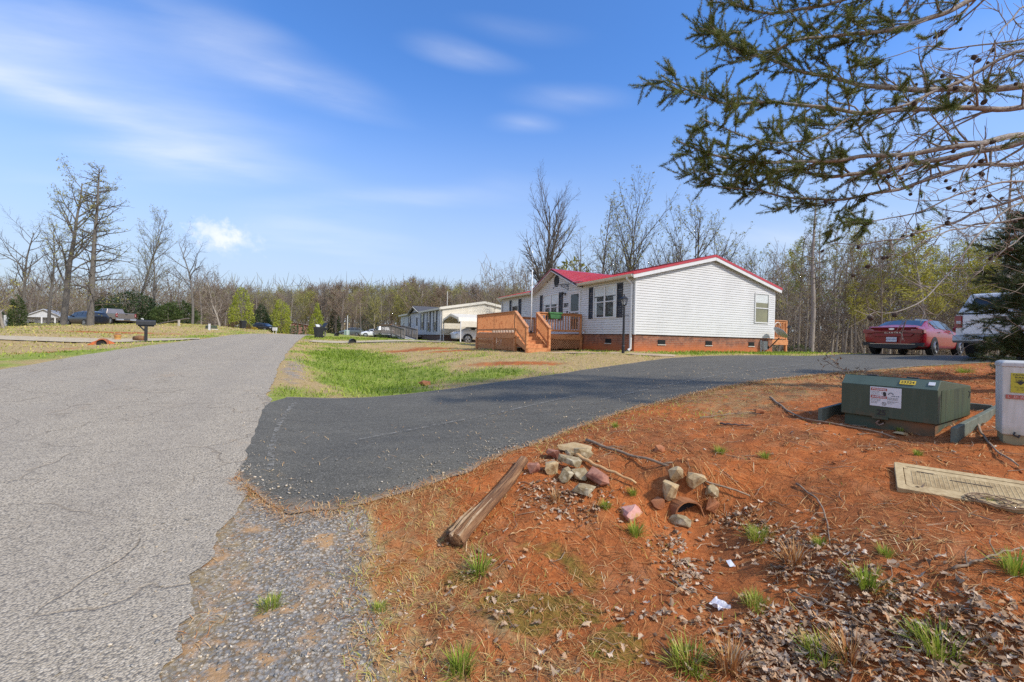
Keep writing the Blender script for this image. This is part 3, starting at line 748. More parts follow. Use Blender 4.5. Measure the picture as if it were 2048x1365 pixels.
# red rake trim, a little proud of the white board
for x0, x1 in ((-OV - .02, RX_), (W_ + OV + .02, RX_)):
    rf.bar((x0, -OR - .014, roofz(x0) + .045), (x1, -OR - .014, roofz(x1) + .045), .03, .10)
# little gable over the entrance
GP, GOV = -.30, .22
gs = (DZP - EV) / ((DY1 - DY0) / 2)
for sgn, yb in ((1, DY0 - GOV), (-1, DY1 + GOV)):
    zb = DZP - gs * abs(yb - DYP) + .075; zp = DZP + .075
    xb = max(0.0, (zb - roofz(0)) / sl_) + .15; xp = (zp - roofz(0)) / sl_ + .25
    q = [(GP, yb, zb), (GP, DYP, zp), (xp, DYP, zp), (xb, yb, zb)]
    rf.faces(q + [(a, b, c + .04) for a, b, c in q], [(0,1,2,3), (4,5,6,7), (0,1,5,4), (1,2,6,5), (2,3,7,6), (3,0,4,7)])
    for i in range(1, 10):
        f = i / 10.; ym = yb + (DYP - yb) * f
        rf.bar((GP, ym, zb + (zp - zb)*f + .05), (xb + (xp - xb)*f, ym, zb + (zp - zb)*f + .05), .035, .02)
    rf.bar((GP - .014, yb, zb + .03), (GP - .014, DYP, zp + .03), .03, .07, up=(1, 0, 0))
rf.build('roof', redmetal, house)
rk = MB()
for x0, x1 in ((-OV, RX_), (W_ + OV, RX_)):
    rk.bar((x0, -OR - .005, roofz(x0) - .075), (x1, -OR - .005, roofz(x1) - .075), .025, .15)
    rk.poly([(x0, -OR, roofz(x0) - .10), (x1, -OR, roofz(x1) - .10), (x1, .02, roofz(x1) - .10), (x0, .02, roofz(x0) - .10)])
for sgn, yb in ((1, DY0 - GOV), (-1, DY1 + GOV)):
    zb = DZP - gs * abs(yb - DYP) + .075; zp = DZP + .075
    rk.bar((GP - .004, yb, zb - .08), (GP - .004, DYP, zp - .08), .025, .15, up=(1, 0, 0))
    rk.poly([(GP, yb, zb - .10), (GP, DYP, zp - .10), (.01, DYP, zp - .10), (.01, yb, zb - .10)])
rk.build('rake_board', white, house)
for a, b in ((-OR, DY0 - GOV), (DY1 + GOV, LN + OR)):
    sf = MB(); sf.poly([(-OV, a, roofz(-OV) - .02), (-OV, b, roofz(-OV) - .02), (.01, b, roofz(-OV) - .02), (.01, a, roofz(-OV) - .02)])
    sf.box(-OV, -OV + .02, a, b, roofz(-OV) - .1, roofz(-OV))
    sf.build('soffit', ivory, house)
sf = MB(); sf.box(W_ + OV - .02, W_ + OV, -OR, LN + OR, roofz(-OV) - .12, roofz(-OV))
sf.build('fascia', ivory, house)
for a, b in ((-OR, DY0 - GOV), (DY1 + GOV, LN + OR)):
    gt = MB(); zt = roofz(-OV) + .015
    gt.prism([(-OV - .002, zt), (-OV - .002, zt - .10), (-OV - .07, zt - .10), (-OV - .10, zt - .05), (-OV - .115, zt), (-OV - .10, zt), (-OV - .09, zt - .04), (-OV - .06, zt - .085), (-OV - .015, zt - .085), (-OV - .015, zt)], 'y', a, b)
    gt.build('gutter', ivory, house)
for yy, bottom in ((.13, gz0 + .17), (LN - .1, gz0 + .1)):
    ds = MB(); zt = roofz(-OV) - .08
    ds.bar((-OV - .05, yy, zt), (-OV - .05, yy, zt - .08), .085, .06, up=(1, 0, 0)); ds.bar((-OV - .05, yy, zt - .06), (-.075, yy, zt - .26), .085, .06, up=(0, 1, 0))
    ds.bar((-.075, yy, zt - .24), (-.075, yy, bottom), .085, .06, up=(1, 0, 0)); ds.bar((-.075, yy, bottom + .03), (-.24, yy, bottom - .06), .085, .06, up=(0, 1, 0))
    d = ds.build('downspout', white, house, bevel=.008)
    if yy < 1:
        dk = MB(); dk.tube([(-.20, yy, bottom - .04), (-.33, yy, bottom - .12), (-.48, yy - .02, bottom - .19), (-.62, yy - .05, bottom - .21)], .055, 10)
        dk.build('drain_hose', black, d, smooth=True)
# windows on the road side (y = distance along the wall from the near corner)
window(house, MF(2.62) @ Matrix.Translation((0, .74, 0)), 1.50, 1.30, True, .34, True)
window(house, MF(7.17) @ Matrix.Translation((0, .74, 0)), 1.50, 1.30, True, .40, True)
window(house, MF(11.08) @ Matrix.Translation((0, .74, 0)), .80, 1.30, False, .3, True)
yellowroom = pm('room_wall', (.30, .27, .14), (.22, .20, .11), 1.2, .9)
window(house, GB @ Matrix.Translation((7.12, .74, 0)), .90, 1.30, False, .33, False, yellowroom)
# entrance: storm door, lamp, number, awning, round gable vent
dr = MB(MF(4.69)); dw, dh = 1.0, 2.07
dr.box(0, .075, .02, dh, .003, .055); dr.box(dw - .075, dw, .02, dh, .003, .055); dr.box(.075, dw - .075, dh - .08, dh, .003, .055)
dr.box(.075, dw - .075, .02, .12, .003, .04); dr.box(.075, .16, .12, dh - .08, .003, .035); dr.box(dw - .16, dw - .075, .12, dh - .08, .003, .035)
dr.box(.16, dw - .16, 1.02, 1.09, .003, .04); dr.box(.16, dw - .16, dh - .16, dh - .08, .003, .035)
dr.box(.16, dw - .16, .12, .22, .003, .035)
dd = dr.build('door', white, house, bevel=.004)
g = MB(MF(4.69)); g.poly([(.16, 1.09, .034), (.84, 1.09, .034), (.84, dh - .16, .034), (.16, dh - .16, .034)]); g.poly([(.16, .22, .031), (.84, .22, .031), (.84, 1.02, .031), (.16, 1.02, .031)])
g.build('pane', glass, dd, fix=False)
g = MB(MF(4.69)); g.poly([(.12, .2, .026), (.88, .2, .026), (.88, dh - .1, .026), (.12, dh - .1, .026)]); g.build('interior', darkvoid, dd, fix=False)
hd = MB(MF(4.69)); hd.box(.095, .125, .92, 1.06, .036, .06); hd.tube([(.11, .96, .06), (.11, .96, .085), (.11, 1.04, .085), (.11, 1.04, .06)], .008, 6)
hd.build('handle', black, dd)
wlm = MB(MF(5.05)); wlm.box(-.05, .05, 1.93, 2.05, .01, .04); wlm.tube([(0, 2.0, .03), (0, 2.04, .12), (0, 2.0, .17)], .015, 8)
wlm.lathe([(.02, 0), (.055, .03), (.075, .10), (.08, .13)], 12, (0, 1.92, .18), 'y')
wlm.build('wall_lamp', black, house, smooth=False)
text('house_number', '2077', .26, MF(4.92) @ Matrix.Translation((0, 1.42, .032)), black, house, .004, bold=.008, sx=.92)
db = MB(MF(4.83)); db.box(-.035, .035, 1.0, 1.13, .012, .05); db.box(-.02, .05, 1.08, 1.12, .05, .07)
db.build('doorbell', black, house, bevel=.005)
vt = MB(frame((0, DYP - .02, 2.72), (0, -1, 0), (0, 0, 1)))
ring = [(.25*math.cos(a*math.pi/14), .31*math.sin(a*math.pi/14)) for a in range(28)]
vt.prism(ring, 'z', .0, .03)
for i in range(-6, 7):
    zc = i*.04; hw = .23*math.sqrt(max(0, 1-(zc/.31)**2))
    if hw > .03: vt.box(-hw, hw, zc - .012, zc + .012, .03, .045)
vt.build('gable_vent', shut, house)
for yb in (3.58, 4.80):
    aw = MB(); zt = 2.44
    aw.bar((-.02, yb, zt - .30), (-.02, yb, zt + .02), .03, .03, up=(1, 0, 0))
    arc = [(-.02 - .85*math.sin(a*math.pi/20), yb, zt - .30 + .30*math.cos(a*math.pi/20)) for a in range(0, 11)]
    aw.tube(arc, .016, 6); aw.tube([(-.02, yb, zt - .27), (-.45, yb, zt - .08)], .01, 6)
    for cx_, rr in ((-.16, .06), (-.30, .055), (-.42, .04)):
        aw.tube([(cx_ + rr*math.cos(a*.7), yb, zt - .10 + (.02 if cx_ > -.2 else -.01) + rr*math.sin(a*.7)) for a in range(10)], .009, 5)
    aw.build('awning_bracket', black, house)
cl = MB(); arc = [(-.02 - .85*math.sin(a*math.pi/20), zz_) for a, zz_ in ((a, 2.17 + .30*math.cos(a*math.pi/20)) for a in range(0, 11))]
for (x0, z0_), (x1, z1_) in zip(arc, arc[1:]): cl.poly([(x0, 3.52, z0_), (x1, 3.52, z1_), (x1, 4.86, z1_), (x0, 4.86, z0_)])
cl.build('awning_sheet', glass_mat('awning_plastic', (.96, .97, .98), -1.0, .3), house, fix=False)
for u in (1.46, 4.19, 6.99):
    cv_ = MB(GB); cv_.box(u - .2, u + .2, -.38, -.20, -.033, -.022)
    for i in range(5): cv_.box(u - .19, u + .19, -.37 + i*.035, -.355 + i*.035, -.022, -.012)
    f = cv_.build('crawl_vent', darkvoid, house)
    s_ = MB(GB); s_.box(u - .22, u + .22, -.42, -.385, -.033, -.005); s_.build('vent_sill', concrete_l, f)
cv_ = MB(MF(1.65)); cv_.box(-.2, .2, -.38, -.20, -.033, -.022)
for i in range(5): cv_.box(-.19, .19, -.37 + i*.035, -.355 + i*.035, -.022, -.012)
f = cv_.build('crawl_vent', darkvoid, house)
s_ = MB(MF(1.65)); s_.box(-.22, .22, -.42, -.385, -.033, -.005); s_.build('vent_sill', concrete_l, f)
tp_ = MB(MF(3.25)); tp_.tube([(0, .14, 0), (0, .14, .11)], .014, 6); tp_.box(-.05, .05, .10, .18, .09, .12); tp_.tube([(0, .13, .1), (0, .05, .13)], .014, 6)
tp_.build('hose_tap', chrome, house)
ub = MB(GB); ub.box(7.72, 7.98, -.56, -.14, -.03, .09); ub.tube([(7.80, -.56, .03), (7.80, -.95, .03)], .03, 8); ub.box(7.60, 7.70, -1.0, -.1, -.03, .0)
ub.build('meter_box', pm('grey_box', (.46, .46, .45), (.38, .38, .37), 6, .6), house, bevel=.012)

# satellite dish on the brick base, by the far corner
ds = thing('satellite_dish', 'grey satellite dish on an angled pole at the rear corner of the white house', 'satellite dish', tuple(house.matrix_basis @ Vector((8.15, 0, 0))), TH)
house_M = Matrix.Translation((HX, HY, HZ)) @ Matrix.Rotation(TH, 4, 'Z')
ds.location = house_M @ Vector((8.1, -.02, -.45))
pl = MB(); pl.tube([(0, .05, .0), (.0, -.10, .02), (.22, -.40, .48)], .025, 8); pl.box(-.06, .06, -.02, .06, -.08, .1); pl.build('mast', black, ds)
dc = Vector((.10, -.52, .72)); nrm = Vector((.62, -.30, .72)).normalized()
e1 = nrm.cross(Vector((0, 0, 1))).normalized(); e2 = e1.cross(nrm)
Md = Matrix((e1, e2, nrm)).transposed().to_4x4(); Md.translation = dc
b_ = MB(Md); prof = [(0.001, -.075), (.12, -.065), (.24, -.035), (.35, .02), (.355, .012), (.24, -.047), (.12, -.078), (.001, -.09)]
b_.lathe(prof, 28, cap=False); b_.build('reflector', pm('dish_grey', (.40, .41, .44), (.34, .35, .38), 5, .5), ds, smooth=True)
b_ = MB(Md); b_.tube([(0, -.33, .0), (0, -.34, .22), (0, -.12, .44)], .013, 6); b_.box(-.05, .05, -.15, -.05, .40, .52)
b_.build('feed_arm', black, ds)

# ---------------------------------------------------------------- decks
def rail_panel(root, p0, p1, ht, balmat, top=wood, gap=.125, lowz=.09, posts=(True, True), zdrop=0, capm=None, post_down=.0):
    """a deck railing from p0 to p1 (deck level points): parts of one railing"""
    p0 = Vector(p0); p1 = Vector(p1); d = p1 - p0; n = max(int(d.length / gap), 2)
    r = MB(); r.bar(p0 + Vector((0, 0, ht)), p1 + Vector((0, 0, ht)), .14, .04)
    tr = r.build('top_rail', capm or woodhi, root, bevel=.006)
    r = MB(); r.bar(p0 + Vector((0, 0, ht - .065)), p1 + Vector((0, 0, ht - .065)), .04, .09); r.bar(p0 + Vector((0, 0, lowz)), p1 + Vector((0, 0, lowz)), .04, .09)
    r.build('rails', top, root)
    b = MB()
    for i in range(1, n):
        q = p0 + d * i / n; b.bar(q + Vector((0, 0, lowz - .04)), q + Vector((0, 0, ht - .03)), .038, .038)
    b.build('balusters', balmat, root)
    for on, q in zip(posts, (p0, p1)):
        if on:
            k = MB(); k.bar(q + Vector((0, 0, -post_down)), q + Vector((0, 0, ht + .0)), .09, .09); k.build('post', top, root, bevel=.006)

DK = thing('front_deck', 'orange stained wooden front deck with steps railings and lattice skirting', 'deck', (HX, HY, HZ), TH)
dz_ = -.04; X0, X1, Y0, Y1 = -3.5, -.03, 3.5, 8.1
XS = -2.42                      # steps between X0 and XS at the near end
f = MB()
y = Y0
while y < Y1:
    f.box(X0 - .02, X1, y + .003, min(y + .137, Y1), dz_ - .035, dz_); y += .14
f.build('floor', wood, DK)
f = MB(); f.box(X0 - .03, X0 + .01, Y0 - .03, Y1, dz_ - .24, dz_ - .037); f.box(X0 - .03, X1, Y0 - .035, Y0 + .005, dz_ - .24, dz_ - .037); f.box(X0, X1, Y1 - .04, Y1, dz_ - .24, dz_ - .037)
f.build('rim_board', wood, DK)
gdk = lambda x, y: gz(*(house_M @ Vector((x, y, 0))).to_2d()) - HZ
for (x, y) in ((X0, Y0), (X0, (Y0+Y1)/2), (X0, Y1), (X1 - .1, Y0), (XS, Y0)):
    k = MB(); k.bar((x + .03, y + .03, gdk(x, y) - .1), (x + .03, y + .03, dz_ - .2), .12, .12); k.build('support_post', wood, DK)
RH = .94
rail_panel(DK, (X0 + .03, Y1 - .04, dz_), (X0 + .03, Y0 + .04, dz_), RH, wood, gap=.115, lowz=.16)
rail_panel(DK, (XS, Y0 + .04, dz_), (X1 - .08, Y0 + .04, dz_), RH, woodhi, gap=.13, lowz=.16)
rail_panel(DK, (X0 + .08, Y1 - .05, dz_), (X1 - .08, Y1 - .05, dz_), RH, woodhi, gap=.13, posts=(False, True))
# bench-like brace and a row of pale pots under the outer rail
# lattice skirting
def lattice(root, a, b, zt, zb_a, zb_b, mat):
    a = Vector(a); b = Vector(b); d = (b - a); Lh = d.length; d.normalize(); n = Vector((0, 0, 1)).cross(d)
    m = MB(); H = zt - min(zb_a, zb_b); s_ = .115
    for sg, off in ((1, .0), (-1, .008)):
        u = -H
        while u < Lh + H:
            pts = []
            for i in range(13):
                w_ = i / 12.0 * H; uu = u + w_ if sg > 0 else u + H - w_
                zz_ = zt - H + w_
                lo = zb_a + (zb_b - zb_a) * max(0, min(1, uu / Lh))
                if 0 <= uu <= Lh and zz_ >= lo: pts.append((uu, zz_))
            if len(pts) >= 2:
                p, q = pts[0], pts[-1]
                m.bar(a + d*p[0] + n*off + Vector((0, 0, p[1] - a.z)), a + d*q[0] + n*off + Vector((0, 0, q[1] - a.z)), .008, .036, up=n.cross(d))
            u += s_
    return m.build('lattice', mat, root)
lattice(DK, (X0 - .0, Y1, 0), (X0 - .0, Y0 + .1, 0), dz_ - .24, gdk(X0, Y1) + .03, gdk(X0, Y0) + .03, wood)
lattice(DK, (XS + .05, Y0 - .01, 0), (X1, Y0 - .01, 0), dz_ - .24, gdk(XS, Y0) + .05, gdk(X1, Y0) + .05, woodhi)
# steps going down along the house
zg = gdk(-2.9, 2.3); rise = (dz_ - zg) / 5; run = .27
for i in range(4):
    zt = dz_ - rise * (i + 1); yb = Y0 - .03 - run * i
    s_ = MB(); s_.box(X0 + .03, XS - .02, yb - run - .02, yb, zt - .04, zt); s_.box(X0 + .05, XS - .04, yb - .02, yb, zt, zt + rise - .042)
    if i == 3: s_.box(X0 + .05, XS - .04, yb - run - .012, yb - run + .01, zg - .05, zt - .042)
    s_.build('step', wood, DK, bevel=.005)
s_ = MB()
for x in (X0 + .035, XS + .002):
    s_.prism([(Y0, dz_ - .05), (Y0, dz_ - .4), (Y0 - run*4 - .05, zg - .03), (Y0 - run*4 - .05, zg + rise*.9)], 'x', x - .025, x - .005)
s_.build('stringer', wood, DK)
for x in (X0 + .02, XS - .0):
    rail_panel(DK, (x, Y0 - .0, dz_ - .02), (x, Y0 - run*4 - .02, zg + .05), RH + .0, wood, gap=.11, lowz=.2, posts=(False, False), capm=woodhi)
    k = MB(); yb = Y0 - run*4 + .03; k.bar((x, yb, zg - .1), (x, yb, zg + RH + .02), .10, .10); k.build('post', wood, DK, bevel=.006)

pb = thing('rail_planter', 'green rectangular planter box hung over the deck railing by the door', 'planter', house_M @ Vector((-1.55, 3.54, dz_ + RH)), TH)
m_ = MB(); gp = pm('green_planter', (.045, .16, .05), (.03, .10, .035), 8, .5)
m_.prism([(-.26, -.26), (.26, -.26), (.32, .0), (-.32, .0)], 'y', -.17, .13); m_.build('body', gp, pb, bevel=.015)
m_ = MB(); m_.box(-.34, .34, -.20, -.16, -.03, .03); m_.box(-.34, .34, .12, .16, -.03, .03); m_.box(-.34, -.30, -.16, .12, -.03, .03); m_.box(.30, .34, -.16, .12, -.03, .03)
m_.build('rim', pm('planter_rim', (.07, .22, .07), (.05, .16, .05), 8, .5), pb)
m_ = MB(); m_.box(-.30, .30, -.16, .12, -.02, .01); m_.build('soil', pm('moss_soil', (.07, .13, .03), (.10, .18, .05), 20, .95), pb)
# pale ornaments along the deck edge below the rail
for i in range(9):
    p_ = house_M @ Vector((X0 + .12, Y0 + .25 + .30*i, dz_))
    m_ = MB(Matrix.Rotation(i*1.3, 4, 'Z')); m_.lathe([(.035, 0), (.06, .02), (.07, .07), (.075, .1), (.06, .1), (.03, .12 + .02*(i % 3))], 9)
    o = m_.build('flower_pot', pm('pale_pot', (.62, .56, .47), (.5, .42, .34), 9, .7), None)
    o.location = p_
    tag(o, 'small pale pot lined up on the deck boards under the outer railing', 'pot', 'pots along the deck edge')

fp = thing('flagpole', 'slim white flagpole without a flag at the top of the deck steps', 'flagpole', house_M @ Vector((-2.36, 4.2, dz_)), 0)
m_ = MB(); m_.tube([(0, 0, 0), (0, 0, 2.9)], .022, 10); m_.build('lower_pole', pm('flagpole_white', (.78, .78, .76), (.7, .7, .68), 5, .4), fp, smooth=True)
m_ = MB(); m_.tube([(0, 0, 2.9), (0, 0, 4.1)], .010, 8); m_.build('upper_pole', alloy, fp, smooth=True)
m_ = MB(); m_.lathe([(.001, -.04), (.03, -.02), (.035, .01), (.02, .03), (.001, .04)], 10, (0, 0, 4.13)); m_.box(-.05, .05, -.012, .012, 3.0, 3.04); m_.build('finial', chrome, fp)
m_ = MB(); m_.lathe([(.09, 0), (.09, .02), (.045, .03), (.045, .12)], 12); m_.build('base', black, fp)

# back deck glimpsed past the far corner
BD = thing('back_deck', 'small orange wooden landing behind the white house', 'deck', (HX, HY, HZ), TH)
f = MB(); f.box(W_ + .02, W_ + 1.55, .35, 2.4, -.09, -.05); f.box(W_ + .0, W_ + 1.60, .31, .35, -.30, -.05); f.box(W_ + 1.55, W_ + 1.59, .35, 2.4, -.30, -.05); f.build('floor', wood, BD)
rail_panel(BD, (W_ + .08, .38, -.05), (W_ + 1.52, .38, -.05), .95, wood, gap=.13)
rail_panel(BD, (W_ + 1.52, .40, -.05), (W_ + 1.52, 2.4, -.05), .95, wood, gap=.13, posts=(False, True))
for y in (.38, 2.3):
    k = MB(); k.bar((W_ + 1.52, y, -1.2), (W_ + 1.52, y, -.3), .10, .10); k.build('support_post', wood, BD)
m_ = MB(); hz_ = [(W_ + .75 + .22*math.cos(a*.5), .31, .62 + .18*math.sin(a*.5)) for a in range(7)] + [(W_ + .62, .31, .4), (W_ + 1.0, .31, .25)]
m_.tube(hz_[:7], .022, 6); o = m_.build('hose', pm('white_hose', (.7, .68, .62), (.6, .58, .52), 5, .6), None)
o.matrix_world = house_M; tag(o, 'white hose looped over the railing of the back landing', 'hose')

# lamp post on the lawn
lp = thing('lamp_post', 'black lamp post with glass lantern and ladder bar beside the concrete path', 'lamp post', on_ground(1246.5, 15.55))
m_ = MB(); m_.lathe([(.055, -.2), (.055, .25), (.042, .28), (.038, 1.62), (.05, 1.64), (.03, 1.70)], 14); m_.build('post', black, lp, smooth=False)
m_ = MB(Matrix.Rotation(.5, 4, 'Z')); m_.bar((-.20, 0, 1.36), (.20, 0, 1.36), .018, .018); m_.lathe([(.001, -.025), (.025, 0), (.001, .025)], 8, (-.2, 0, 1.36)); m_.lathe([(.001, -.025), (.025, 0), (.001, .025)], 8, (.2, 0, 1.36)); m_.build('ladder_bar', black, lp)
m_ = MB(); m_.lathe([(.03, 1.69), (.085, 1.72), (.085, 1.735), (.02, 1.735)], 6)
for k in range(6):
    a = k*math.pi/3; m_.bar((.08*math.cos(a), .08*math.sin(a), 1.73), (.125*math.cos(a), .125*math.sin(a), 1.93), .012, .012)
m_.lathe([(.16, 1.93), (.16, 1.945), (.11, 1.99), (.04, 2.03), (.02, 2.06), (.03, 2.08), (.001, 2.12)], 6); m_.build('lantern', black, lp)
m_ = MB(); m_.lathe([(.074, 1.737), (.112, 1.928)], 6); m_.build('lantern_glass', glass, lp, fix=False)
m_ = MB(); m_.lathe([(.012, 1.74), (.015, 1.80), (.028, 1.84), (.02, 1.88), (.001, 1.89)], 8); m_.build('bulb', white, lp)

# ---------------------------------------------------------------- cream neighbour with ramp and carport
NX, NY, NZ = -6.1, 37.7, .17
NM = Matrix.Translation((NX, NY, NZ)) @ Matrix.Rotation(TH, 4, 'Z')
nb = thing('neighbour_house', 'cream sided long single storey house with dark shingle roof beyond the deck', 'house', (NX, NY, NZ), TH)
NW, NL, NE, NRX, NRZ = 7.8, 17.6, 2.3, 3.9, 2.98
ns = (NRZ - NE) / NRX
ND0, ND1, NDP, NDZ = 7.6, 12.4, 9.9, 2.95
def ntop(u):
    y = -u
    return max(NE, NE + (NDZ - NE)*(1 - abs(y - NDP)/((ND1-ND0)/2))) if ND0 < y < ND1 else NE
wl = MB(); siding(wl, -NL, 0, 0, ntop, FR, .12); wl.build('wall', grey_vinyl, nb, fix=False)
wl = MB(); siding(wl, 0, NW, 0, lambda u: NE + ns*min(u, NW-u), GB, .12); wl.build('wall', cream, nb, fix=False)
wl = MB(); wl.poly([(NW,0,0),(NW,NL,0),(NW,NL,NE),(NW,0,NE)]); wl.poly([(0,NL,0),(NW,NL,0),(NW,NL,NE),(NRX,NL,NRZ),(0,NL,NE)]); wl.build('wall', cream, nb, fix=False)
bk = MB(); bk.box(.03, NW-.03, .03, NL-.03, -1.3, -.02); bk.build('brick_skirting', brick2, nb)
rf = MB(); nz_ = lambda x: NE + .06 + ns*min(x, NW-x)
rf.prism([(-.25, nz_(-.25)), (NRX, nz_(NRX)), (NW+.25, nz_(-.25)), (NW+.25, nz_(-.25)+.05), (NRX, nz_(NRX)+.05), (-.25, nz_(-.25)+.05)], 'y', -.15, NL+.15)
for yb in (ND0 - .15, ND1 + .15):
    zb = NDZ - (NDZ-NE)/((ND1-ND0)/2)*abs(yb-NDP) + .06; zp = NDZ + .06
    q = [(-.3, yb, zb), (-.3, NDP, zp), (NRX, NDP, zp), (.6, yb, zb)]
    rf.faces(q + [(a, b, c + .05) for a, b, c in q], [(0,1,2,3), (4,5,6,7), (0,1,5,4), (1,2,6,5), (2,3,7,6), (3,0,4,7)])
rf.build('roof', shingle, nb)
rk = MB()
for x0 in (-.25, NW + .25): rk.bar((x0, -.16, nz_(x0) - .04), (NRX, -.16, nz_(NRX) - .04), .03, .22)
for yb in (ND0 - .15, ND1 + .15):
    zb = NDZ - (NDZ-NE)/((ND1-ND0)/2)*abs(yb-NDP) + .06; rk.bar((-.31, yb, zb - .05), (-.31, NDP, NDZ + .01), .03, .18, up=(1, 0, 0))
for a, b in ((-.15, ND0 - .15), (ND1 + .15, NL + .15)): rk.box(-.30, -.25, a, b, nz_(-.25) - .14, nz_(-.25) + .03)
rk.build('rake_board', ivory, nb)
ds_ = MB(); ds_.bar((-.27, .12, NE - .05), (-.06, .12, NE - .35), .09, .07, up=(0, 1, 0)); ds_.bar((-.06, .12, NE - .32), (-.06, .12, -.5), .09, .07, up=(1, 0, 0)); ds_.bar((-.06, .12, -.48), (-.45, .1, -.58), .14, .12, up=(0, 1, 0)); ds_.build('downspout', white, nb)
for yv, w_, zb, h_ in ((2.35, .55, .35, 1.75), (4.6, .55, .35, 1.75), (7.1, .6, .55, 1.45), (12.9, .5, .85, 1.1), (15.9, .5, .9, 1.0)):
    window(nb, MF(yv) @ Matrix.Translation((0, zb, 0)), w_, h_, False, .55, yv < 14)
dr = MB(MF(9.6)); dr.box(0, .08, 0, 2.1, .003, .05); dr.box(.82, .9, 0, 2.1, .003, .05); dr.box(.08, .82, 2.0, 2.1, .003, .05); dr.box(.08, .82, 0, 2.0, .003, .03); d_ = dr.build('door', white, nb)
g = MB(MF(9.6)); g.box(.2, .7, .9, 1.8, .03, .036); g.build('pane', darkvoid, d_)
for u, zz_ in ((2.3, 1.35), (3.7, 1.35)):
    g = MB(GB); g.box(u - .28, u + .28, zz_ - .17, zz_ + .17, .016, .04); g.build('gable_window', darkvoid, nb)
g = MB(GB); g.box(2.65, 3.4, 1.2, 1.5, .016, .04); g.build('plaque', ivory, nb)
uv_ = MB(); uv_.tube([(3.2, 9.0, 2.9), (3.2, 9.0, 4.75)], .05, 8); uv_.build('vent_pipe', ivory, nb)

rp = thing('entry_ramp', 'weathered grey wooden ramp with railings along the cream house', 'ramp', (NX, NY, NZ), TH)
def ng(x, y): return gz(*(NM @ Vector((x, y, 0))).to_2d()) - NZ
za = ng(-2.5, .6); zb_ = -.06
m_ = MB(); m_.faces([(-3.0, .5, za + .03), (-2.0, .5, za + .03), (-2.0, 7, zb_), (-3.0, 7, zb_), (-3.0, .5, za - .2), (-2.0, .5, za - .2), (-2.0, 7, zb_ - .15), (-3.0, 7, zb_ - .15)], [(0,1,2,3), (0,1,5,4), (1,2,6,5), (2,3,7,6), (3,0,4,7)])
m_.build('ramp_floor', concrete_l, rp)
rail_panel(rp, (-2.0, .6, za), (-2.0, 7, zb_), .92, greywood, greywood, .3, capm=greywood, post_down=.1)
rail_panel(rp, (-3.0, .9, za), (-3.0, 7, zb_), .92, greywood, greywood, .3, capm=greywood, post_down=.2)
for yv in (2.5, 4.7):
    for x in (-2.0, -3.0):
        zf = za + (zb_-za)*(yv-.6)/6.4; k = MB(); k.bar((x, yv, ng(x, yv) - .1), (x, yv, zf + .92), .10, .10); k.build('post', greywood, rp)
m_ = MB(); m_.box(-3.1, -.05, 7.0, 13.0, zb_ - .2, zb_); m_.build('landing', greywood, rp)
m_ = MB(); m_.box(-3.07, -3.02, 1.5, 7, ng(-3, 5) - .1, zb_ - .5); m_.build('skirt_board', greywood, rp)
rail_panel(rp, (-3.05, 7.0, zb_), (-3.05, 13.0, zb_), .95, greywood, greywood, .3, capm=woodhi, post_down=.6)
rail_panel(rp, (-3.05, 12.95, zb_), (-.1, 12.95, zb_), .95, greywood, greywood, .3, capm=woodhi, post_down=.6)
cpz = -.58
cp = thing('carport', 'cream metal carport with arched opening beside the cream house', 'carport', (NX, NY, NZ), TH)
ev_, pk = 1.40, 1.72
prof = [(-.5, cpz - .15), (-.5, ev_ - .35), (-.75, ev_ - .05), (-2.75, pk), (-4.75, ev_ - .05), (-5.0, ev_ - .35)]
m_ = MB()
q = [(a, b) for a, b in prof[1:]]
inner = [(a, b - .05) for a, b in q]
m_.prism(q + inner[::-1], 'x', -.1, 6.0); m_.build('roof', cream, cp)
m_ = MB(); m_.box(0, 6.0, -5.02, -4.98, .62, ev_ - .34)
m_.build('side_panel', cream, cp)
for i, x in enumerate((0.0, 3.0, 6.0)):
    for yv in (-.5, -5.0):
        k = MB(); k.bar((x, yv, ng(x, yv) - .1), (x, yv, ev_ - .33), .07, .07); k.build('post', white, cp)
m_ = MB(); m_.prism([(-.5, ev_ - .37), (-.75, ev_ - .08), (-2.75, pk - .02), (-4.75, ev_ - .08), (-5.0, ev_ - .37), (-4.8, ev_ - .45), (-4.55, ev_ - .2), (-2.75, pk - .2), (-.95, ev_ - .2), (-.7, ev_ - .45)], 'x', -.13, -.1); m_.build('arch_trim', cream, cp)
# ---------------------------------------------------------------- vehicles (x forward, origin on the ground)
carglass = pm('car_glass', (.016, .019, .021), (.03, .034, .037), 2, .05, spec=.9)
taillens = pm('tail_lens', (.30, .008, .012), (.20, .005, .008), 12, .15, coat=.6)
headlens = pm('head_lens', (.60, .62, .64), (.4, .42, .44), 12, .1, coat=.6)
trimblk = pm('trim_black', (.014, .014, .015), (.03, .03, .03), 20, .55)
plate_m = pm('plate_white', (.66, .68, .74), (.58, .60, .66), 12, .4)
def paint(name, c, metal=.25):
    return pm(name, c, tuple(v*.88 for v in c), 2.0, .28, spec=.55, coat=.8, metal=metal)

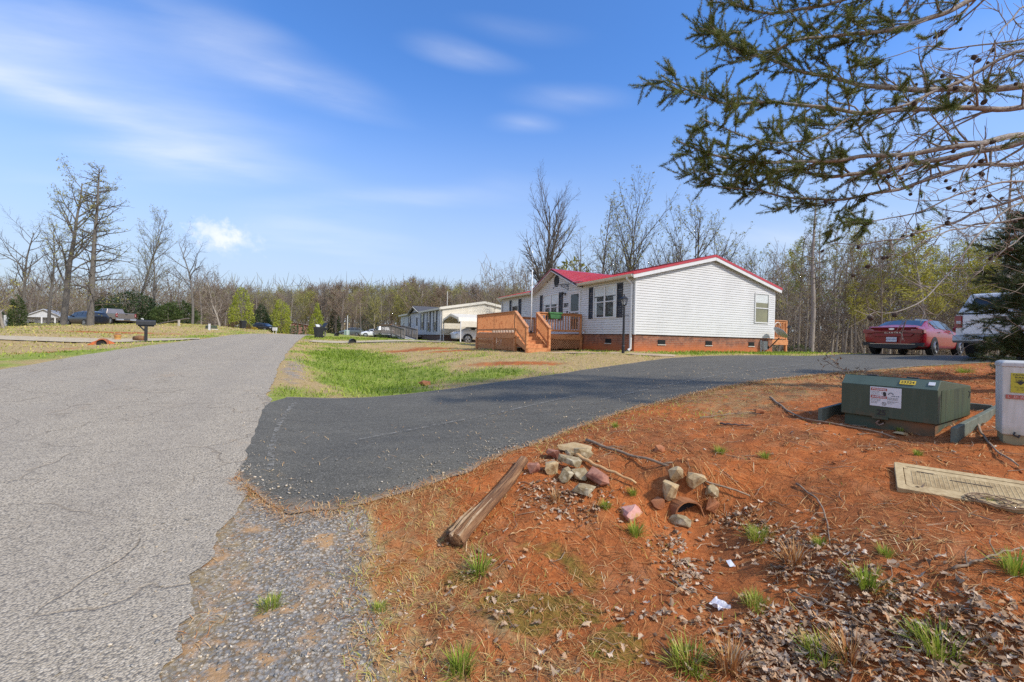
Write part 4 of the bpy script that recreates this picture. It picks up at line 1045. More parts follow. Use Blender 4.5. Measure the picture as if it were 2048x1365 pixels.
def wheel(root, x, y, r, w=.2, spokes=5):
    sg = 1 if y > 0 else -1
    t = MB(); t.lathe([(r*.66, -w/2), (r*.93, -w/2), (r, -w/2 + .03), (r, w/2 - .03), (r*.93, w/2), (r*.66, w/2)], 26, (x, y - sg*w/2, r), 'y', cap=False)
    tw = t.build('wheel', tyre, root, smooth=False)
    k = MB(); yo = y - sg*.015
    k.lathe([(r*.68, -.02), (r*.68, .02), (r*.62, .02), (r*.60, -.06)], 26, (x, yo, r), 'y', cap=False)
    for i in range(spokes):
        a = i*2*math.pi/spokes + .3
        for da in (-.17, .17):
            k.bar((x + .05*math.cos(a), yo + sg*.005, r + .05*math.sin(a)), (x + r*.63*math.cos(a + da), yo - sg*.005, r + r*.63*math.sin(a + da)), r*.13, .02, up=(0, 1, 0))
    k.lathe([(.06, -.02), (.06, .02)], 12, (x, yo, r), 'y')
    k.build('rim', alloy, tw)
    d = MB(); d.lathe([(r*.66, -.01), (r*.66, .01)], 20, (x, y - sg*.09, r), 'y'); d.build('brake_disc', trimblk, tw)
    a = MB(); n = 16
    for i in range(n):
        a0 = math.pi*(i/n)*1.16 - .25; a1 = math.pi*((i+1)/n)*1.16 - .25
        for q0, q1 in ((r*.97, r*1.13),):
            a.poly([(x + q0*math.cos(a0), y - sg*.012, r + q0*math.sin(a0)), (x + q1*math.cos(a0), y - sg*.012, r + q1*math.sin(a0)), (x + q1*math.cos(a1), y - sg*.012, r + q1*math.sin(a1)), (x + q0*math.cos(a1), y - sg*.012, r + q0*math.sin(a1))])
    a.build('wheel_arch', trimblk, root, fix=False)

def loft_body(root, stn, mat, glass_sel, sub=True):
    """body lofted through stations (x, [(y, z)...]) and mirrored; glass_sel = {(station, row): part name}"""
    n = len(stn); k = len(stn[0][1]); m = MB()
    def pt(i, r, s):
        x = stn[i][0]; q = stn[i][1][r]
        return Vector((x + (q[2] if len(q) > 2 else 0), q[0]*s, q[1]))
    for s in (1, -1):
        base = len(m.v)
        for i in range(n):
            for r in range(k): m.V(pt(i, r, s))
        for i in range(n - 1):
            for r in range(k - 1):
                f = [base+i*k+r, base+(i+1)*k+r, base+(i+1)*k+r+1, base+i*k+r+1]
                m.f.append(f if s > 0 else f[::-1]); m.mi.append(0)
    off = n*k
    for i in (0, n - 1):
        for r in range(k - 1):
            f = [i*k+r, i*k+r+1, off+i*k+r+1, off+i*k+r]; m.f.append(f if i == 0 else f[::-1]); m.mi.append(0)
    for i in range(n - 1):
        m.f.append([i*k, off+i*k, off+(i+1)*k, (i+1)*k]); m.mi.append(0)
    body = m.build('body', mat, root, smooth=True)
    bmm = bmesh.new(); bmm.from_mesh(body.data); bmesh.ops.remove_doubles(bmm, verts=bmm.verts, dist=.0005); bmesh.ops.recalc_face_normals(bmm, faces=bmm.faces); bmm.to_mesh(body.data); bmm.free()
    md = body.modifiers.new('sub', 'SUBSURF'); md.levels = 1; md.render_levels = 2
    for e in body.data.edges: pass
    parts = {}
    for (i, r), (nm, ix0, ix1, iy0, iy1) in glass_sel.items():
        for s in ((1, -1) if nm != 'none' else ()):
            a, b, c, d = pt(i, r, s), pt(i+1, r, s), pt(i+1, r+1, s), pt(i, r+1, s)
            def bl(u, v): return (a*(1-u)+b*u)*(1-v) + (d*(1-u)+c*u)*v
            nn = (b - a).cross(d - a).normalized() * s
            q = [bl(ix0, iy0), bl(1-ix1, iy0), bl(1-ix1, 1-iy1), bl(ix0, 1-iy1)]
            key = nm if nm in ('rear_window', 'windscreen') else (nm, i, s)
            mb = parts.setdefault(key, MB())
            if nn.z < -.2 or (nm not in ('rear_window', 'windscreen') and nn.y * s < 0): nn = -nn
            mb.poly([p + nn*.008 for p in q])
    for key, mb in parts.items():
        mb.build(key if isinstance(key, str) else key[0], carglass, root, fix=False)
    return body

def rows(sill, low, mid, sh, belt, re, rm, rc): return [sill, low, mid, sh, belt, re, rm, rc]
SEDAN = [(-2.33, rows((.60,.34),(.79,.40),(.86,.60),(.87,.84),(.86,.94),(.72,1.005,-.05),(.36,1.015,-.06),(0,1.02,-.06))),
 (-2.18, rows((.66,.27),(.86,.36),(.905,.60),(.90,.84),(.875,.95),(.71,1.02),(.36,1.035),(0,1.04))),
 (-1.78, rows((.80,.22),(.90,.33),(.915,.60),(.91,.85),(.87,.965),(.68,1.07),(.36,1.10),(0,1.11))),
 (-1.20, rows((.82,.20),(.90,.31),(.905,.60),(.905,.86),(.86,.975),(.60,1.28),(.33,1.32),(0,1.33))),
 (-.65, rows((.82,.20),(.895,.31),(.90,.60),(.90,.86),(.85,.975),(.575,1.375),(.32,1.41),(0,1.42))),
 (.10, rows((.82,.20),(.895,.31),(.90,.60),(.90,.85),(.85,.965),(.575,1.38),(.32,1.415),(0,1.425))),
 (.72, rows((.82,.20),(.895,.31),(.905,.60),(.90,.84),(.855,.945),(.60,1.29),(.32,1.34),(0,1.35))),
 (1.32, rows((.82,.20),(.90,.32),(.91,.58),(.90,.80),(.86,.91),(.72,.97),(.36,1.01),(0,1.02))),
 (1.85, rows((.78,.22),(.87,.34),(.895,.55),(.875,.72),(.83,.80),(.68,.86),(.36,.90),(0,.91))),
 (2.20, rows((.66,.25),(.76,.36),(.80,.52),(.79,.62),(.75,.68),(.60,.73),(.34,.76),(0,.77))),
 (2.34, rows((.42,.30),(.56,.38),(.62,.48),(.60,.56),(.55,.60),(.45,.64),(.28,.66),(0,.67)))]
SEDAN_G = {(3,4): ('side_window',.30,.05,.12,.12), (4,4): ('side_window',.02,.03,.1,.1), (5,4): ('side_window',.06,.0,.1,.1), (6,4): ('side_window',.03,.25,.14,.16),
 (2,5): ('rear_window',.05,0,.1,0), (2,6): ('rear_window',.05,0,0,0), (3,5): ('rear_window',0,.25,.1,0), (3,6): ('rear_window',0,.25,0,0),
 (6,5): ('windscreen',.1,.05,.08,0), (6,6): ('windscreen',.1,.05,0,0)}
SUV = [(-2.30, rows((.62,.36),(.80,.46),(.88,.66),(.89,.92),(.86,1.05),(.74,1.10),(.38,1.12),(0,1.12))),
 (-2.14, rows((.72,.28),(.88,.42),(.92,.66),(.92,.94),(.88,1.08),(.68,1.40),(.36,1.44),(0,1.45))),
 (-1.70, rows((.80,.25),(.91,.40),(.93,.66),(.93,.94),(.89,1.08),(.65,1.60),(.36,1.64),(0,1.65))),
 (-.85, rows((.82,.25),(.91,.38),(.92,.66),(.92,.93),(.88,1.07),(.65,1.64),(.35,1.68),(0,1.69))),
 (.0, rows((.82,.25),(.91,.38),(.92,.66),(.92,.92),(.88,1.05),(.65,1.63),(.35,1.67),(0,1.68))),
 (.65, rows((.82,.25),(.91,.38),(.92,.66),(.92,.91),(.88,1.03),(.67,1.52),(.36,1.57),(0,1.58))),
 (1.25, rows((.82,.25),(.91,.40),(.93,.66),(.92,.90),(.88,1.02),(.76,1.10),(.38,1.14),(0,1.15))),
 (1.85, rows((.80,.28),(.89,.42),(.91,.64),(.89,.82),(.85,.94),(.72,1.00),(.38,1.03),(0,1.04))),
 (2.20, rows((.66,.30),(.78,.42),(.82,.60),(.80,.74),(.76,.84),(.64,.90),(.36,.92),(0,.93))),
 (2.32, rows((.46,.36),(.60,.44),(.66,.56),(.64,.66),(.58,.72),(.48,.76),(.3,.78),(0,.79)))]
SUV_G = {(1,4): ('side_window',.35,.05,.12,.12), (2,4): ('side_window',.05,.04,.1,.1), (3,4): ('side_window',.05,.04,.1,.1), (4,4): ('side_window',.04,.0,.1,.1), (5,4): ('side_window',.03,.3,.12,.16),
 (0,5): ('rear_window',.0,0.1,.12,0), (0,6): ('rear_window',0,.1,0,0), (1,5): ('rear_window',0,.55,.1,0), (1,6): ('rear_window',0,.55,0,0),
 (5,5): ('windscreen',.1,.05,.08,0), (5,6): ('windscreen',.1,.05,0,0)}
def car(label, stn, sel, mat, loc, rz, r=.34, axle=(1.38, -1.34), name='car', cat='car', group=None, hw=.915, wheels=True):
    c = thing(name, label, cat, loc, rz, group)
    loft_body(c, stn, mat, sel)
    for x in axle:
        for s in (1, -1): wheel(c, x, s*(hw + .022), r)
    for s in (1, -1):
        h = MB(); h.box(stn[-2][0] - .12, stn[-2][0] + .10, s*.66 - .13, s*.66 + .13, stn[-2][1][3][1] - .07, stn[-2][1][3][1] + .05)
        h.build('headlight', headlens, c, bevel=.03)
        mr = MB(); mr.box(.62, .78, s*.96 - .09, s*.96 + .09, stn[5][1][4][1] + .02, stn[5][1][4][1] + .15); mr.build('mirror', mat, c, bevel=.03)
    return c
def mv(root, x, y, z): return None

redp = pm('red_car_paint', (.27, .005, .012), (.23, .005, .010), 2, .32, spec=.4, coat=.45)
hd_ = Vector((.86, .51, 0)).normalized(); yaw = math.atan2(hd_.y, hd_.x)
cxy = Vector((16.05, 17.27, 0)); cz = gz(16.05, 17.27, False) - .02
rc = car('dark red four door sedan parked on the driveway beside the white pickup', SEDAN, SEDAN_G, redp, (cxy.x, cxy.y, cz), yaw, .335, (1.36, -1.36), hw=.905)
m_ = MB()
m_.prism([(-2.405, 1.035), (-2.30, 1.06), (-2.10, 1.075), (-2.06, 1.05), (-2.30, 1.015), (-2.39, 1.005)], 'y', -.70, .70); m_.build('spoiler', redp, rc, bevel=.006)
for s in (1, -1):
    t = MB(); t.prism([(s*.86, .96), (s*.30, .905), (s*.30, .865), (s*.84, .80)], 'x', -2.395, -2.33); t.box(-2.36, -2.14, s*.875 - .02, s*.875 + .02, .82, .95); t.build('tail_light', taillens, rc, bevel=.004)
    t = MB(); t.box(-2.392, -2.36, min(s*.88, s*.55), max(s*.88, s*.55), .925, .945); t.build('light_strip', pm('pale_lens', (.75, .6, .58), (.6, .45, .42), 9, .2), rc)
    t = MB(); t.prism([(s*.90, .48), (s*.52, .47), (s*.56, .41), (s*.86, .34)], 'x', -2.355, -2.25); t.build('corner_vent', trimblk, rc)
    h = MB(); h.box(-.95, -.77, s*.905, s*.925, .87, .90); h.build('door_handle', redp, rc, bevel=.004)
    h = MB(); h.box(.20, .38, s*.905, s*.925, .86, .89); h.build('door_handle', redp, rc, bevel=.004)
m_ = MB(); m_.box(-2.385, -2.34, -.30, .30, .868, .90); m_.build('light_bar', taillens, rc)
m_ = MB(); m_.prism([(-.78, .43), (.78, .43), (.68, .31), (.50, .25), (-.50, .25), (-.68, .31)], 'x', -2.352, -2.02); m_.build('diffuser', trimblk, rc, bevel=.01)
m_ = MB(); m_.box(-2.362, -2.34, -.66, .66, .418, .428); m_.build('bumper_trim', chrome, rc)
m_ = MB(); m_.prism([(-.62, .80), (.62, .80), (.55, .70), (-.55, .70)], 'x', -2.375, -2.33); m_.build('tailgate_panel', redp, rc, bevel=.01)
Mrear = frame((-2.385, 0, .70), (0, -1, 0), (0, 0, 1))
pl_ = MB(Mrear); pl_.box(-.155, .155, -.20, -.03, .0, .022); lpm = pl_.build('licence_plate', plate_m, rc, bevel=.004)
text('plate_number', 'KMF-1015', .072, Mrear @ Matrix.Translation((0, -.115, .0235)), pm('plate_ink', (.06, .10, .28), (.05, .08, .22), 9, .5), lpm, .001)
text('model_lettering', 'E L A N T R A', .075, Mrear @ Matrix.Translation((.03, .13, .016)), chrome, rc, .004, sx=1.05)
e_ = MB(frame((-2.40, 0, .968), (0, -1, 0), (0, 0, 1)))
e_.lathe([(.001, .012), (.06, .012), (.068, .008), (.068, 0)], 20); em = e_.build('emblem', chrome, rc); em.scale = (1, 1.25, .55); em.location = (0, 0, .968*.45)
aw_ = MB(); aw_.prism([(-.62, 1.425), (-.45, 1.43), (-.50, 1.50), (-.60, 1.47)], 'y', -.012, .012); aw_.build('roof_antenna', trimblk, rc)

# pickups
def pickup(label, mat, loc, rz, cap=False, hw=.98):
    p = thing('pickup_truck', label, 'pickup truck', loc, rz)
    b = MB(); b.prism([(-2.90, .62), (-2.92, 1.32), (-.95, 1.32), (-.95, .52)], 'y', -hw, hw); b.build('bed', mat, p, bevel=.04)
    c = MB(); c.prism([(-.96, .50), (-.96, 1.30), (1.35, 1.26), (2.75, 1.18), (2.88, 1.05), (2.92, .55), (2.5, .48)], 'y', -hw, hw); c.build('front_body', mat, p, bevel=.06)
    cb = MB()
    q = [(-.92, 1.28, hw - .05), (1.45, 1.25, hw - .05), (.62, 1.84, hw - .24), (-.72, 1.86, hw - .24)]
    cb.faces([(x, s*y, z) for s in (1, -1) for x, z, y in q], [(0,1,2,3), (7,6,5,4), (0,4,5,1), (1,5,6,2), (2,6,7,3), (3,7,4,0)]); cb.build('cab', mat, p, bevel=.05)
    for s in (1, -1):
        for x0, x1, t0, t1 in ((-.78, .12, -.66, .10), (.22, 1.22, .20, .62)):
            g = MB(); g.poly([(x0, s*(hw - .055), 1.33), (x1, s*(hw - .055), 1.32), (t1, s*(hw - .215), 1.78), (t0, s*(hw - .215), 1.78)]); g.build('side_window', carglass, p, fix=False)
        t = MB(); t.box(-2.955, -2.80, min(s*hw*1.012, s*(hw - .16)), max(s*hw*1.012, s*(hw - .16)), .90, 1.26); tl = t.build('tail_light', taillens, p, bevel=.015)
        t = MB(); t.box(-2.96, -2.94, s*(hw - .085) - .05, s*(hw - .085) + .05, 1.02, 1.10); t.build('reverse_lamp', headlens, tl)
        for x in (1.85, -1.85): wheel(p, x, s*(hw + .02), .40, .26, 6)
        mr = MB(); mr.box(.95, 1.10, s*(hw + .12) - .10, s*(hw + .12) + .10, 1.28, 1.50); mr.build('mirror', trimblk, p, bevel=.03)
        h = MB(); h.box(2.78, 2.93, s*.76 - .16, s*.76 + .16, .86, 1.10); h.build('headlight', headlens, p, bevel=.03)
    t = MB(); t.box(-2.965, -2.90, -(hw - .18), hw - .18, .70, 1.29); tg = t.build('tailgate', mat, p, bevel=.02)
    t = MB(); t.box(-2.985, -2.96, -.11, .11, 1.12, 1.22); t.build('handle', trimblk, tg, bevel=.01)
    t = MB(); t.prism([(-3.10, .66), (-3.12, .50), (-3.06, .44), (-2.85, .46), (-2.85, .68)], 'y', -hw, hw); bp_ = t.build('bumper', pm('bumper_metal', (.42, .43, .44), (.34, .35, .36), 5, .4, metal=.6), p, bevel=.02)
    t = MB(); t.box(-3.13, -3.09, -.30, .30, .52, .64); t.build('plate_recess', trimblk, bp_)
    t = MB(); t.tube([(-2.6, -.5, .36), (-3.0, -.55, .38)], .04, 10); t.build('exhaust', trimblk, p)
    t = MB(); t.box(-2.8, 2.4, -.55, .55, .30, .52); t.build('chassis', trimblk, p)
    if cap:
        q = [(-2.90, 1.325, hw - .02), (-.94, 1.325, hw - .02), (-.94, 1.93, hw - .20), (-2.55, 1.93, hw - .20)]
        t = MB(); t.faces([(x, s*y, z) for s in (1, -1) for x, z, y in q], [(0,1,2,3), (7,6,5,4), (0,4,5,1), (1,5,6,2), (2,6,7,3), (3,7,4,0)])
        cpo = t.build('topper', mat, p, bevel=.05)
        def rp_(u, z):          # a point on the sloping back of the topper
            f = (z - 1.325)/.605; return (-2.90 + .35*f - .012, u*(hw - .02 - .18*f), z)
        t = MB(); t.poly([rp_(-.78, 1.45), rp_(.78, 1.45), rp_(.80, 1.80), rp_(-.80, 1.80)]); t.build('rear_window', carglass, cpo, fix=False)
        t = MB(); t.box(-2.95, -2.90, -(hw - .03), hw - .03, 1.30, 1.335); t.build('seal', trimblk, cpo)
        for y in (-.55, .55):
            t = MB(); t.box(-2.93, -2.88, y - .04, y + .04, 1.37, 1.42); t.build('latch', trimblk, cpo)
        for s in (1, -1):
            t = MB(); t.poly([(-2.45, s*(hw - .065), 1.48), (-1.1, s*(hw - .065), 1.48), (-1.1, s*(hw - .16), 1.80), (-2.3, s*(hw - .16), 1.80)]); t.build('side_window', carglass, cpo, fix=False)
    return p
whp = paint('white_truck_paint', (.74, .75, .76), 0)
yw = math.atan2(.43, .9)
tx, ty = 13.55 + .42 + 2.9*.9, 13.3 - .88 + 2.9*.43
pickup('white pickup truck with topper half hidden behind the pine boughs', whp, (tx, ty, gz(tx, ty, False) - .0), yw, True)

# the neighbours' vehicles
navy = paint('dark_suv_paint', (.012, .014, .022), .3)
p_ = on_ground(172, 47.0); car('dark blue black suv parked on the lawn behind a thick tree trunk', SUV, SUV_G, navy, p_, rad(180 - 18), .37, (1.38, -1.38), 'suv', 'suv')
bronze = paint('bronze_truck_paint', (.25, .215, .19), .5)
p_ = on_ground(222, 51.5); pickup('pale bronze pickup truck parked behind the dark suv', bronze, p_, rad(180 - 22))
wp = paint('white_car_paint', (.72, .73, .75), 0)
q_ = NM @ Vector((2.25, -3.3, 0)); car('white hatchback nosing out of the cream carport', SUV, SUV_G, wp, (q_.x, q_.y, gz(q_.x, q_.y)), TH + math.pi, .36, (1.38, -1.38))
blk = paint('black_car_paint', (.010, .011, .013), .2)
p_ = on_ground(523, 72); car('black car parked past the brow of the road beside the yellow bush', SEDAN, SEDAN_G, blk, (p_.x, p_.y, p_.z + .12), rad(-12))
p_ = on_ground(747, 76); car('white car parked far beyond the wooden ramp', SEDAN, SEDAN_G, wp, (p_.x, p_.y, -.35), rad(200))
p_ = on_ground(765, 70); pickup('silver pickup truck parked close to the end of the wooden ramp', paint('silver_paint', (.45, .46, .48), .5), (p_.x, p_.y, -.45), rad(120))
p_ = on_ground(497, 84); car('pale car half hidden behind the yellow bush and the black bin', SEDAN, SEDAN_G, paint('pale_car_paint', (.60, .62, .62), 0), (p_.x, p_.y, .35), rad(20))
p_ = on_ground(703, 88); car('grey green car parked on the far grass behind the white pole', SUV, SUV_G, paint('grey_car_paint', (.14, .17, .17), .3), (p_.x, p_.y, -.25), rad(180))
# ---------------------------------------------------------------- green transformer box on its pad
tgreen = pm('transformer_green', (.048, .068, .040), (.058, .080, .047), 3, .55)
m, nt, b = newmat('transformer_mossy')
vec = coords(nt, (6, 6, .7)); f = noise(nt, vec, 1.6, 5, .6)
L(nt, ramp(nt, f, [(.35, (.018, .028, .012)), (.5, (.045, .058, .022)), (.62, (.03, .05, .02)), (.7, (.085, .095, .045))]), b.inputs['Base Color']); b.inputs['Roughness'].default_value = .75
m_t = MATS['transformer_green']; nt = m_t.node_tree; b = nt.nodes['Principled BSDF']; old = b.inputs['Base Color'].links[0].from_socket
t = N(nt, 'ShaderNodeTexCoord'); sz_ = N(nt, 'ShaderNodeSeparateXYZ'); L(nt, t.outputs['Object'], sz_.inputs[0])
f = ramp(nt, mth(nt, 'MULTIPLY_ADD', noise(nt, coords(nt, (5, 5, 2)), 2.2, 6, .7), .42, mth(nt, 'MULTIPLY', sz_.outputs[2], -.8)), [(.06, (0, 0, 0)), (.22, (1, 1, 1))])
col = mix(nt, mth(nt, 'MULTIPLY', f, .45), old, (.24, .11, .05)); col = mix(nt, mth(nt, 'MULTIPLY', ramp(nt, noise(nt, coords(nt, (9, 9, 1)), 2, 5, .7), [(.5, (0, 0, 0)), (.72, (1, 1, 1))]), .3), col, (.12, .14, .10)); L(nt, col, b.inputs['Base Color'])
tgreen_lit_top = pm('transformer_lit_top', (.20, .24, .21), (.145, .18, .155), 4, .45)  # paler copy of the hood green, skylight on the top painted in
padg = pm('pad_green', (.15, .165, .125), (.08, .092, .066), 5, .75, .003, 40)
tmud = pm('transformer_base', (.055, .075, .048), (.24, .095, .035), 2.2, .8, lo=.46, hi=.68)
TD, TF = Vector((.837, .547, 0)), Vector((.547, -.837, 0))       # into the box, along its front
TO = Vector((3.93, 5.17, 0)); TW, TDp = .84, 1.28
tz = gz(4.4, 4.9, False) - .02
TM = Matrix((TF, TD, Vector((0, 0, 1)))).transposed().to_4x4(); TM.translation = (TO.x, TO.y, tz)
tr = thing('transformer_box', 'low green utility transformer box marked 25 on a sunken frame in red clay', 'transformer'); tr.matrix_world = TM
zt, zb, ch = .585, .13, .10
m_ = MB()
m_.prism([(0, zb), (0, zt - .10), (.10, zt), (TDp, zt - .10), (TDp, zb)], 'x', 0, TW)
o = m_.build('hood', [tgreen], tr, bevel=.008)
m_ = MB(); m_.box(TW + .001, TW + .004, .11, TDp - .01, zb + .01, zt - .11); m_.build('stained_side', MATS['transformer_mossy'], tr)
m_ = MB(); m_.faces([(.01, .105, zt + .003), (TW - .01, .105, zt + .003), (TW - .01, TDp - .01, zt - .096), (.01, TDp - .01, zt - .096)], [(0, 1, 2, 3)]); m_.build('lid_top', tgreen_lit_top, tr, fix=False)
m_ = MB(); m_.faces([(.006, .004, zt - .102), (TW - .006, .004, zt - .102), (TW - .006, .098, zt - .004), (.006, .098, zt - .004)], [(0, 1, 2, 3)])
m_.M = Matrix.Translation((0, -.0045, .0045)); m_.v = [tuple(Vector(v) + Vector((0, -.004, .004))) for v in m_.v]; m_.build('front_chamfer', pm('chamfer_lit_green', (.105, .145, .115), (.085, .12, .095), 4, .45), tr, fix=False)  # lighter green paints the skylight caught by the sloping chamfer
m_ = MB(); m_.box(.03, TW - .03, .03, TDp - .03, -.12, zb); m_.build('base', tmud, tr)
m_ = MB(); m_.box(TW*.36, TW*.53, -.012, .01, zb - .015, zb + .012); m_.build('latch_plate', tgreen, tr)
m_ = MB(); m_.lathe([(.035, 0), (.035, .03), (.02, .03), (.02, .01)], 12, (TW*.45, .03, .08), 'y'); m_.tube([(TW*.43, .02, .10), (TW*.41, -.03, .07), (TW*.45, -.035, .05), (TW*.48, .0, .07)], .008, 6); m_.build('padlock', pm('rusty_lock', (.22, .11, .07), (.3, .2, .15), 20, .7), tr)
for x in (TW*.30, TW*.72):
    m_ = MB(); y0 = .14; m_.box(x - .05, x + .05, y0 - .02, y0 + .03, zt - .002, zt + .012); m_.build('hinge', trimblk, tr, bevel=.004)
m_ = MB(); m_.tube([(TW + .004, TDp - .12, zt - .16), (TW + .012, TDp - .06, zt - .17), (TW + .006, TDp - .11, zt - .24)], .005, 5); m_.build('side_loop', trimblk, tr)
# box pad boards round it
bx0, bx1 = -.20, TW + .17
def gl(x, y): q = TM @ Vector((x, y, 0)); return gz(q.x, q.y) - tz
for x0, x1, ya in ((bx0, bx0 + .045, -.10), (bx1 - .045, bx1, -.13)):
    m_ = MB(); m_.prism([(ya, gl(x0, ya) - .15), (ya, gl(x0, ya) + .15), (1.75, .24), (1.75, gl(x0, 1.7) - .1)], 'x', x0, x1); m_.build('pad_board', padg, tr, bevel=.006)
m_ = MB(); m_.box(bx0 + .06, bx1 - .06, 1.69, 1.75, -.05, .24); m_.build('pad_board', padg, tr, bevel=.006)
# stickers
TFm = lambda x, z: frame(TM @ Vector((x, -.006, z)), TF, (0, 0, 1), -TD)
inv = TM.inverted()
lw_, lh = .275, .215
LM = inv @ TFm(TW*.33 - .0, zt - .113 - lh)
wsticker = pm('sticker_white', (.74, .74, .75), (.68, .68, .69), 8, .35)
osticker = pm('sticker_red', (.42, .045, .018), (.36, .035, .015), 8, .4)
ink = pm('ink_black', (.02, .02, .022), (.03, .03, .03), 8, .5)
m_ = MB(LM); m_.box(0, lw_, 0, lh, -.004, .0); stk = m_.build('warning_sticker', wsticker, tr, bevel=.002)
for zc in (lh - .026, lh*.48):
    m_ = MB(LM); m_.box(.008, lw_*.55, zc - .014, zc + .014, .0005, .0015); m_.build('warning_band', osticker, stk)
    text('warning_word', 'WARNING', .026, LM @ Matrix.Translation((lw_*.29, zc, .002)), wsticker, stk, .0004, bold=.0006)
for i, (x, z, s_) in enumerate(((.01, lh - .052, 'Hazardous voltage'), (.01, lh - .066, 'inside. Can shock'), (.01, lh - .08, 'or burn. Keep out.'), (.01, lh - .094, 'Call utility.'), (.01, .078, 'Keep away from box'), (.01, .064, 'if open or unlocked.'), (.01, .048, 'Do not dig here.'), (.01, .034, 'Buried cables.'), (.155, .105, 'For utility access keep'), (.155, .094, 'shrubs and structures'), (.155, .083, 'ten feet clear of front'), (.155, .064, 'and three feet clear of'), (.155, .053, 'the other sides.'), (.155, .040, 'Thank you.'))):
    text('fine_print', s_, .0105, LM @ Matrix.Translation((x, z, .001)), ink, stk, .0003, 'LEFT')
m_ = MB(LM); m_.prism([(.115, lh-.055), (.135, lh-.05), (.145, lh-.06), (.146, lh-.09), (.135, lh-.105), (.122, lh-.10), (.118, lh-.08)], 'z', .0005, .0016); m_.build('shock_symbol', ink, stk)
m_ = MB(LM); m_.prism([(.10, lh-.052), (.112, lh-.062), (.106, lh-.07), (.115, lh-.082), (.104, lh-.073), (.109, lh-.064)], 'z', .0005, .0016); m_.build('bolt_symbol', ink, stk)
m_ = MB(LM); rg = [(.128 + .02*math.cos(a*math.pi/10), .032 + .02*math.sin(a*math.pi/10)) for a in range(20)]; ri = [(.128 + .0155*math.cos(a*math.pi/10), .032 + .0155*math.sin(a*math.pi/10)) for a in range(20)]
for i in range(20):
    j = (i+1) % 20; m_.poly([(*rg[i], .0012), (*rg[j], .0012), (*ri[j], .0012), (*ri[i], .0012)])
m_.bar((.116, .044, .0012), (.140, .020, .0012), .003, .0006); m_.prism([(.122, .028), (.130, .026), (.136, .034), (.126, .040)], 'z', .0008, .0012); m_.build('prohibited_symbol', ink, stk, fix=False)
m_ = MB(LM)
for k in range(7):
    a = .4 + k*.37; m_.tube([(.185 + .028*math.cos(a), lh*.60 + .035*math.sin(a), .0012), (.185 + .018*math.cos(a + .2), lh*.60 + .026*math.sin(a + .2), .0012)], .0035, 4)
for k in range(4): m_.box(.19 + .018*k, .203 + .018*k, lh*.56, lh*.56 + .008 + .003*(k % 2), .0005, .0014)
m_.build('diagram', pm('ink_grey', (.16, .17, .19), (.2, .22, .24), 30, .6), stk)
CHd = (TD*.10 + Vector((0, 0, .10))).normalized(); CHn = (-TD*.10 + Vector((0, 0, .10))).normalized()
def CHM(x, f): return inv @ frame(TM @ Vector((x, .10*f, zt - .10 + .10*f)) + CHn*.0075, TF, CHd, CHn)
m_ = MB(CHM(TW*.70, .5)); m_.box(-.065, .065, -.028, .028, 0, .003); ys = m_.build('number_sticker', pm('sticker_yellow', (.75, .53, .06), (.68, .46, .05), 8, .4), tr)
text('sticker_number', '23324', .046, CHM(TW*.70, .5) @ Matrix.Translation((0, 0, .0034)), ink, ys, .0004, bold=.0008)
m_ = MB(CHM(TW*.93, .55)); m_.box(-.026, .026, -.022, .022, 0, .003); m_.build('blank_sticker', wsticker, tr)
text('unit_number', '25', .085, inv @ TFm(TW*.455, zb + .058) , ink, tr, .001, bold=.0012)

# ---------------------------------------------------------------- pale cable pedestal
pd = thing('cable_pedestal', 'pale weathered cable pedestal with yellow and red stickers', 'pedestal', (4.86, 4.06, gz(4.9, 4.06)), rad(-40))
m, nt, b = newmat('pedestal_plastic')
t = N(nt, 'ShaderNodeTexCoord'); s = N(nt, 'ShaderNodeSeparateXYZ'); L(nt, t.outputs['Object'], s.inputs[0])
n1 = noise(nt, t.outputs['Object'], 7, 5); n2 = noise(nt, coords(nt, (9, 9, 1.5)), 3, 5)
base = ramp(nt, n2, [(.35, (.66, .65, .60)), (.62, (.57, .555, .49))])
dirt_ = ramp(nt, mth(nt, 'MULTIPLY_ADD', n1, .35, mth(nt, 'MULTIPLY', s.outputs[2], -1.1)), [(-.0, (0, 0, 0)), (.16, (1, 1, 1))])
base = mix(nt, mth(nt, 'MULTIPLY', dirt_, .6), base, (.34, .28, .12))
base = mix(nt, ramp(nt, noise(nt, t.outputs['Object'], 45, 2), [(.70, (0, 0, 0)), (.74, (.6, .6, .6))]), base, (.30, .29, .25))
L(nt, base, b.inputs['Base Color']); b.inputs['Roughness'].default_value = .6
pw, pdp, ph = .40, .30, .70
pp = MATS['pedestal_plastic']
m_ = MB(); m_.faces([(-pw/2, -pdp/2, .06), (pw/2, -pdp/2, .06), (pw/2, pdp/2, .06), (-pw/2, pdp/2, .06), (-pw/2*1.05, -pdp/2*1.05, ph), (pw/2*1.05, -pdp/2*1.05, ph), (pw/2*1.05, pdp/2*1.05, ph), (-pw/2*1.05, pdp/2*1.05, ph)], [(0,3,2,1), (4,5,6,7), (0,1,5,4), (1,2,6,5), (2,3,7,6), (3,0,4,7)])
m_.build('cabinet', pp, pd, bevel=.012)
m_ = MB(); m_.faces([(-.215, -.165, .695), (.215, -.165, .695), (.215, .165, .695), (-.215, .165, .695), (-.215, -.165, .735), (.215, -.165, .735), (.215, .165, .735), (-.215, .165, .735), (-.19, -.14, .752), (.19, -.14, .752), (.19, .14, .752), (-.19, .14, .752)], [(0,3,2,1), (0,1,5,4), (1,2,6,5), (2,3,7,6), (3,0,4,7), (4,5,9,8), (5,6,10,9), (6,7,11,10), (7,4,8,11), (8,9,10,11)])
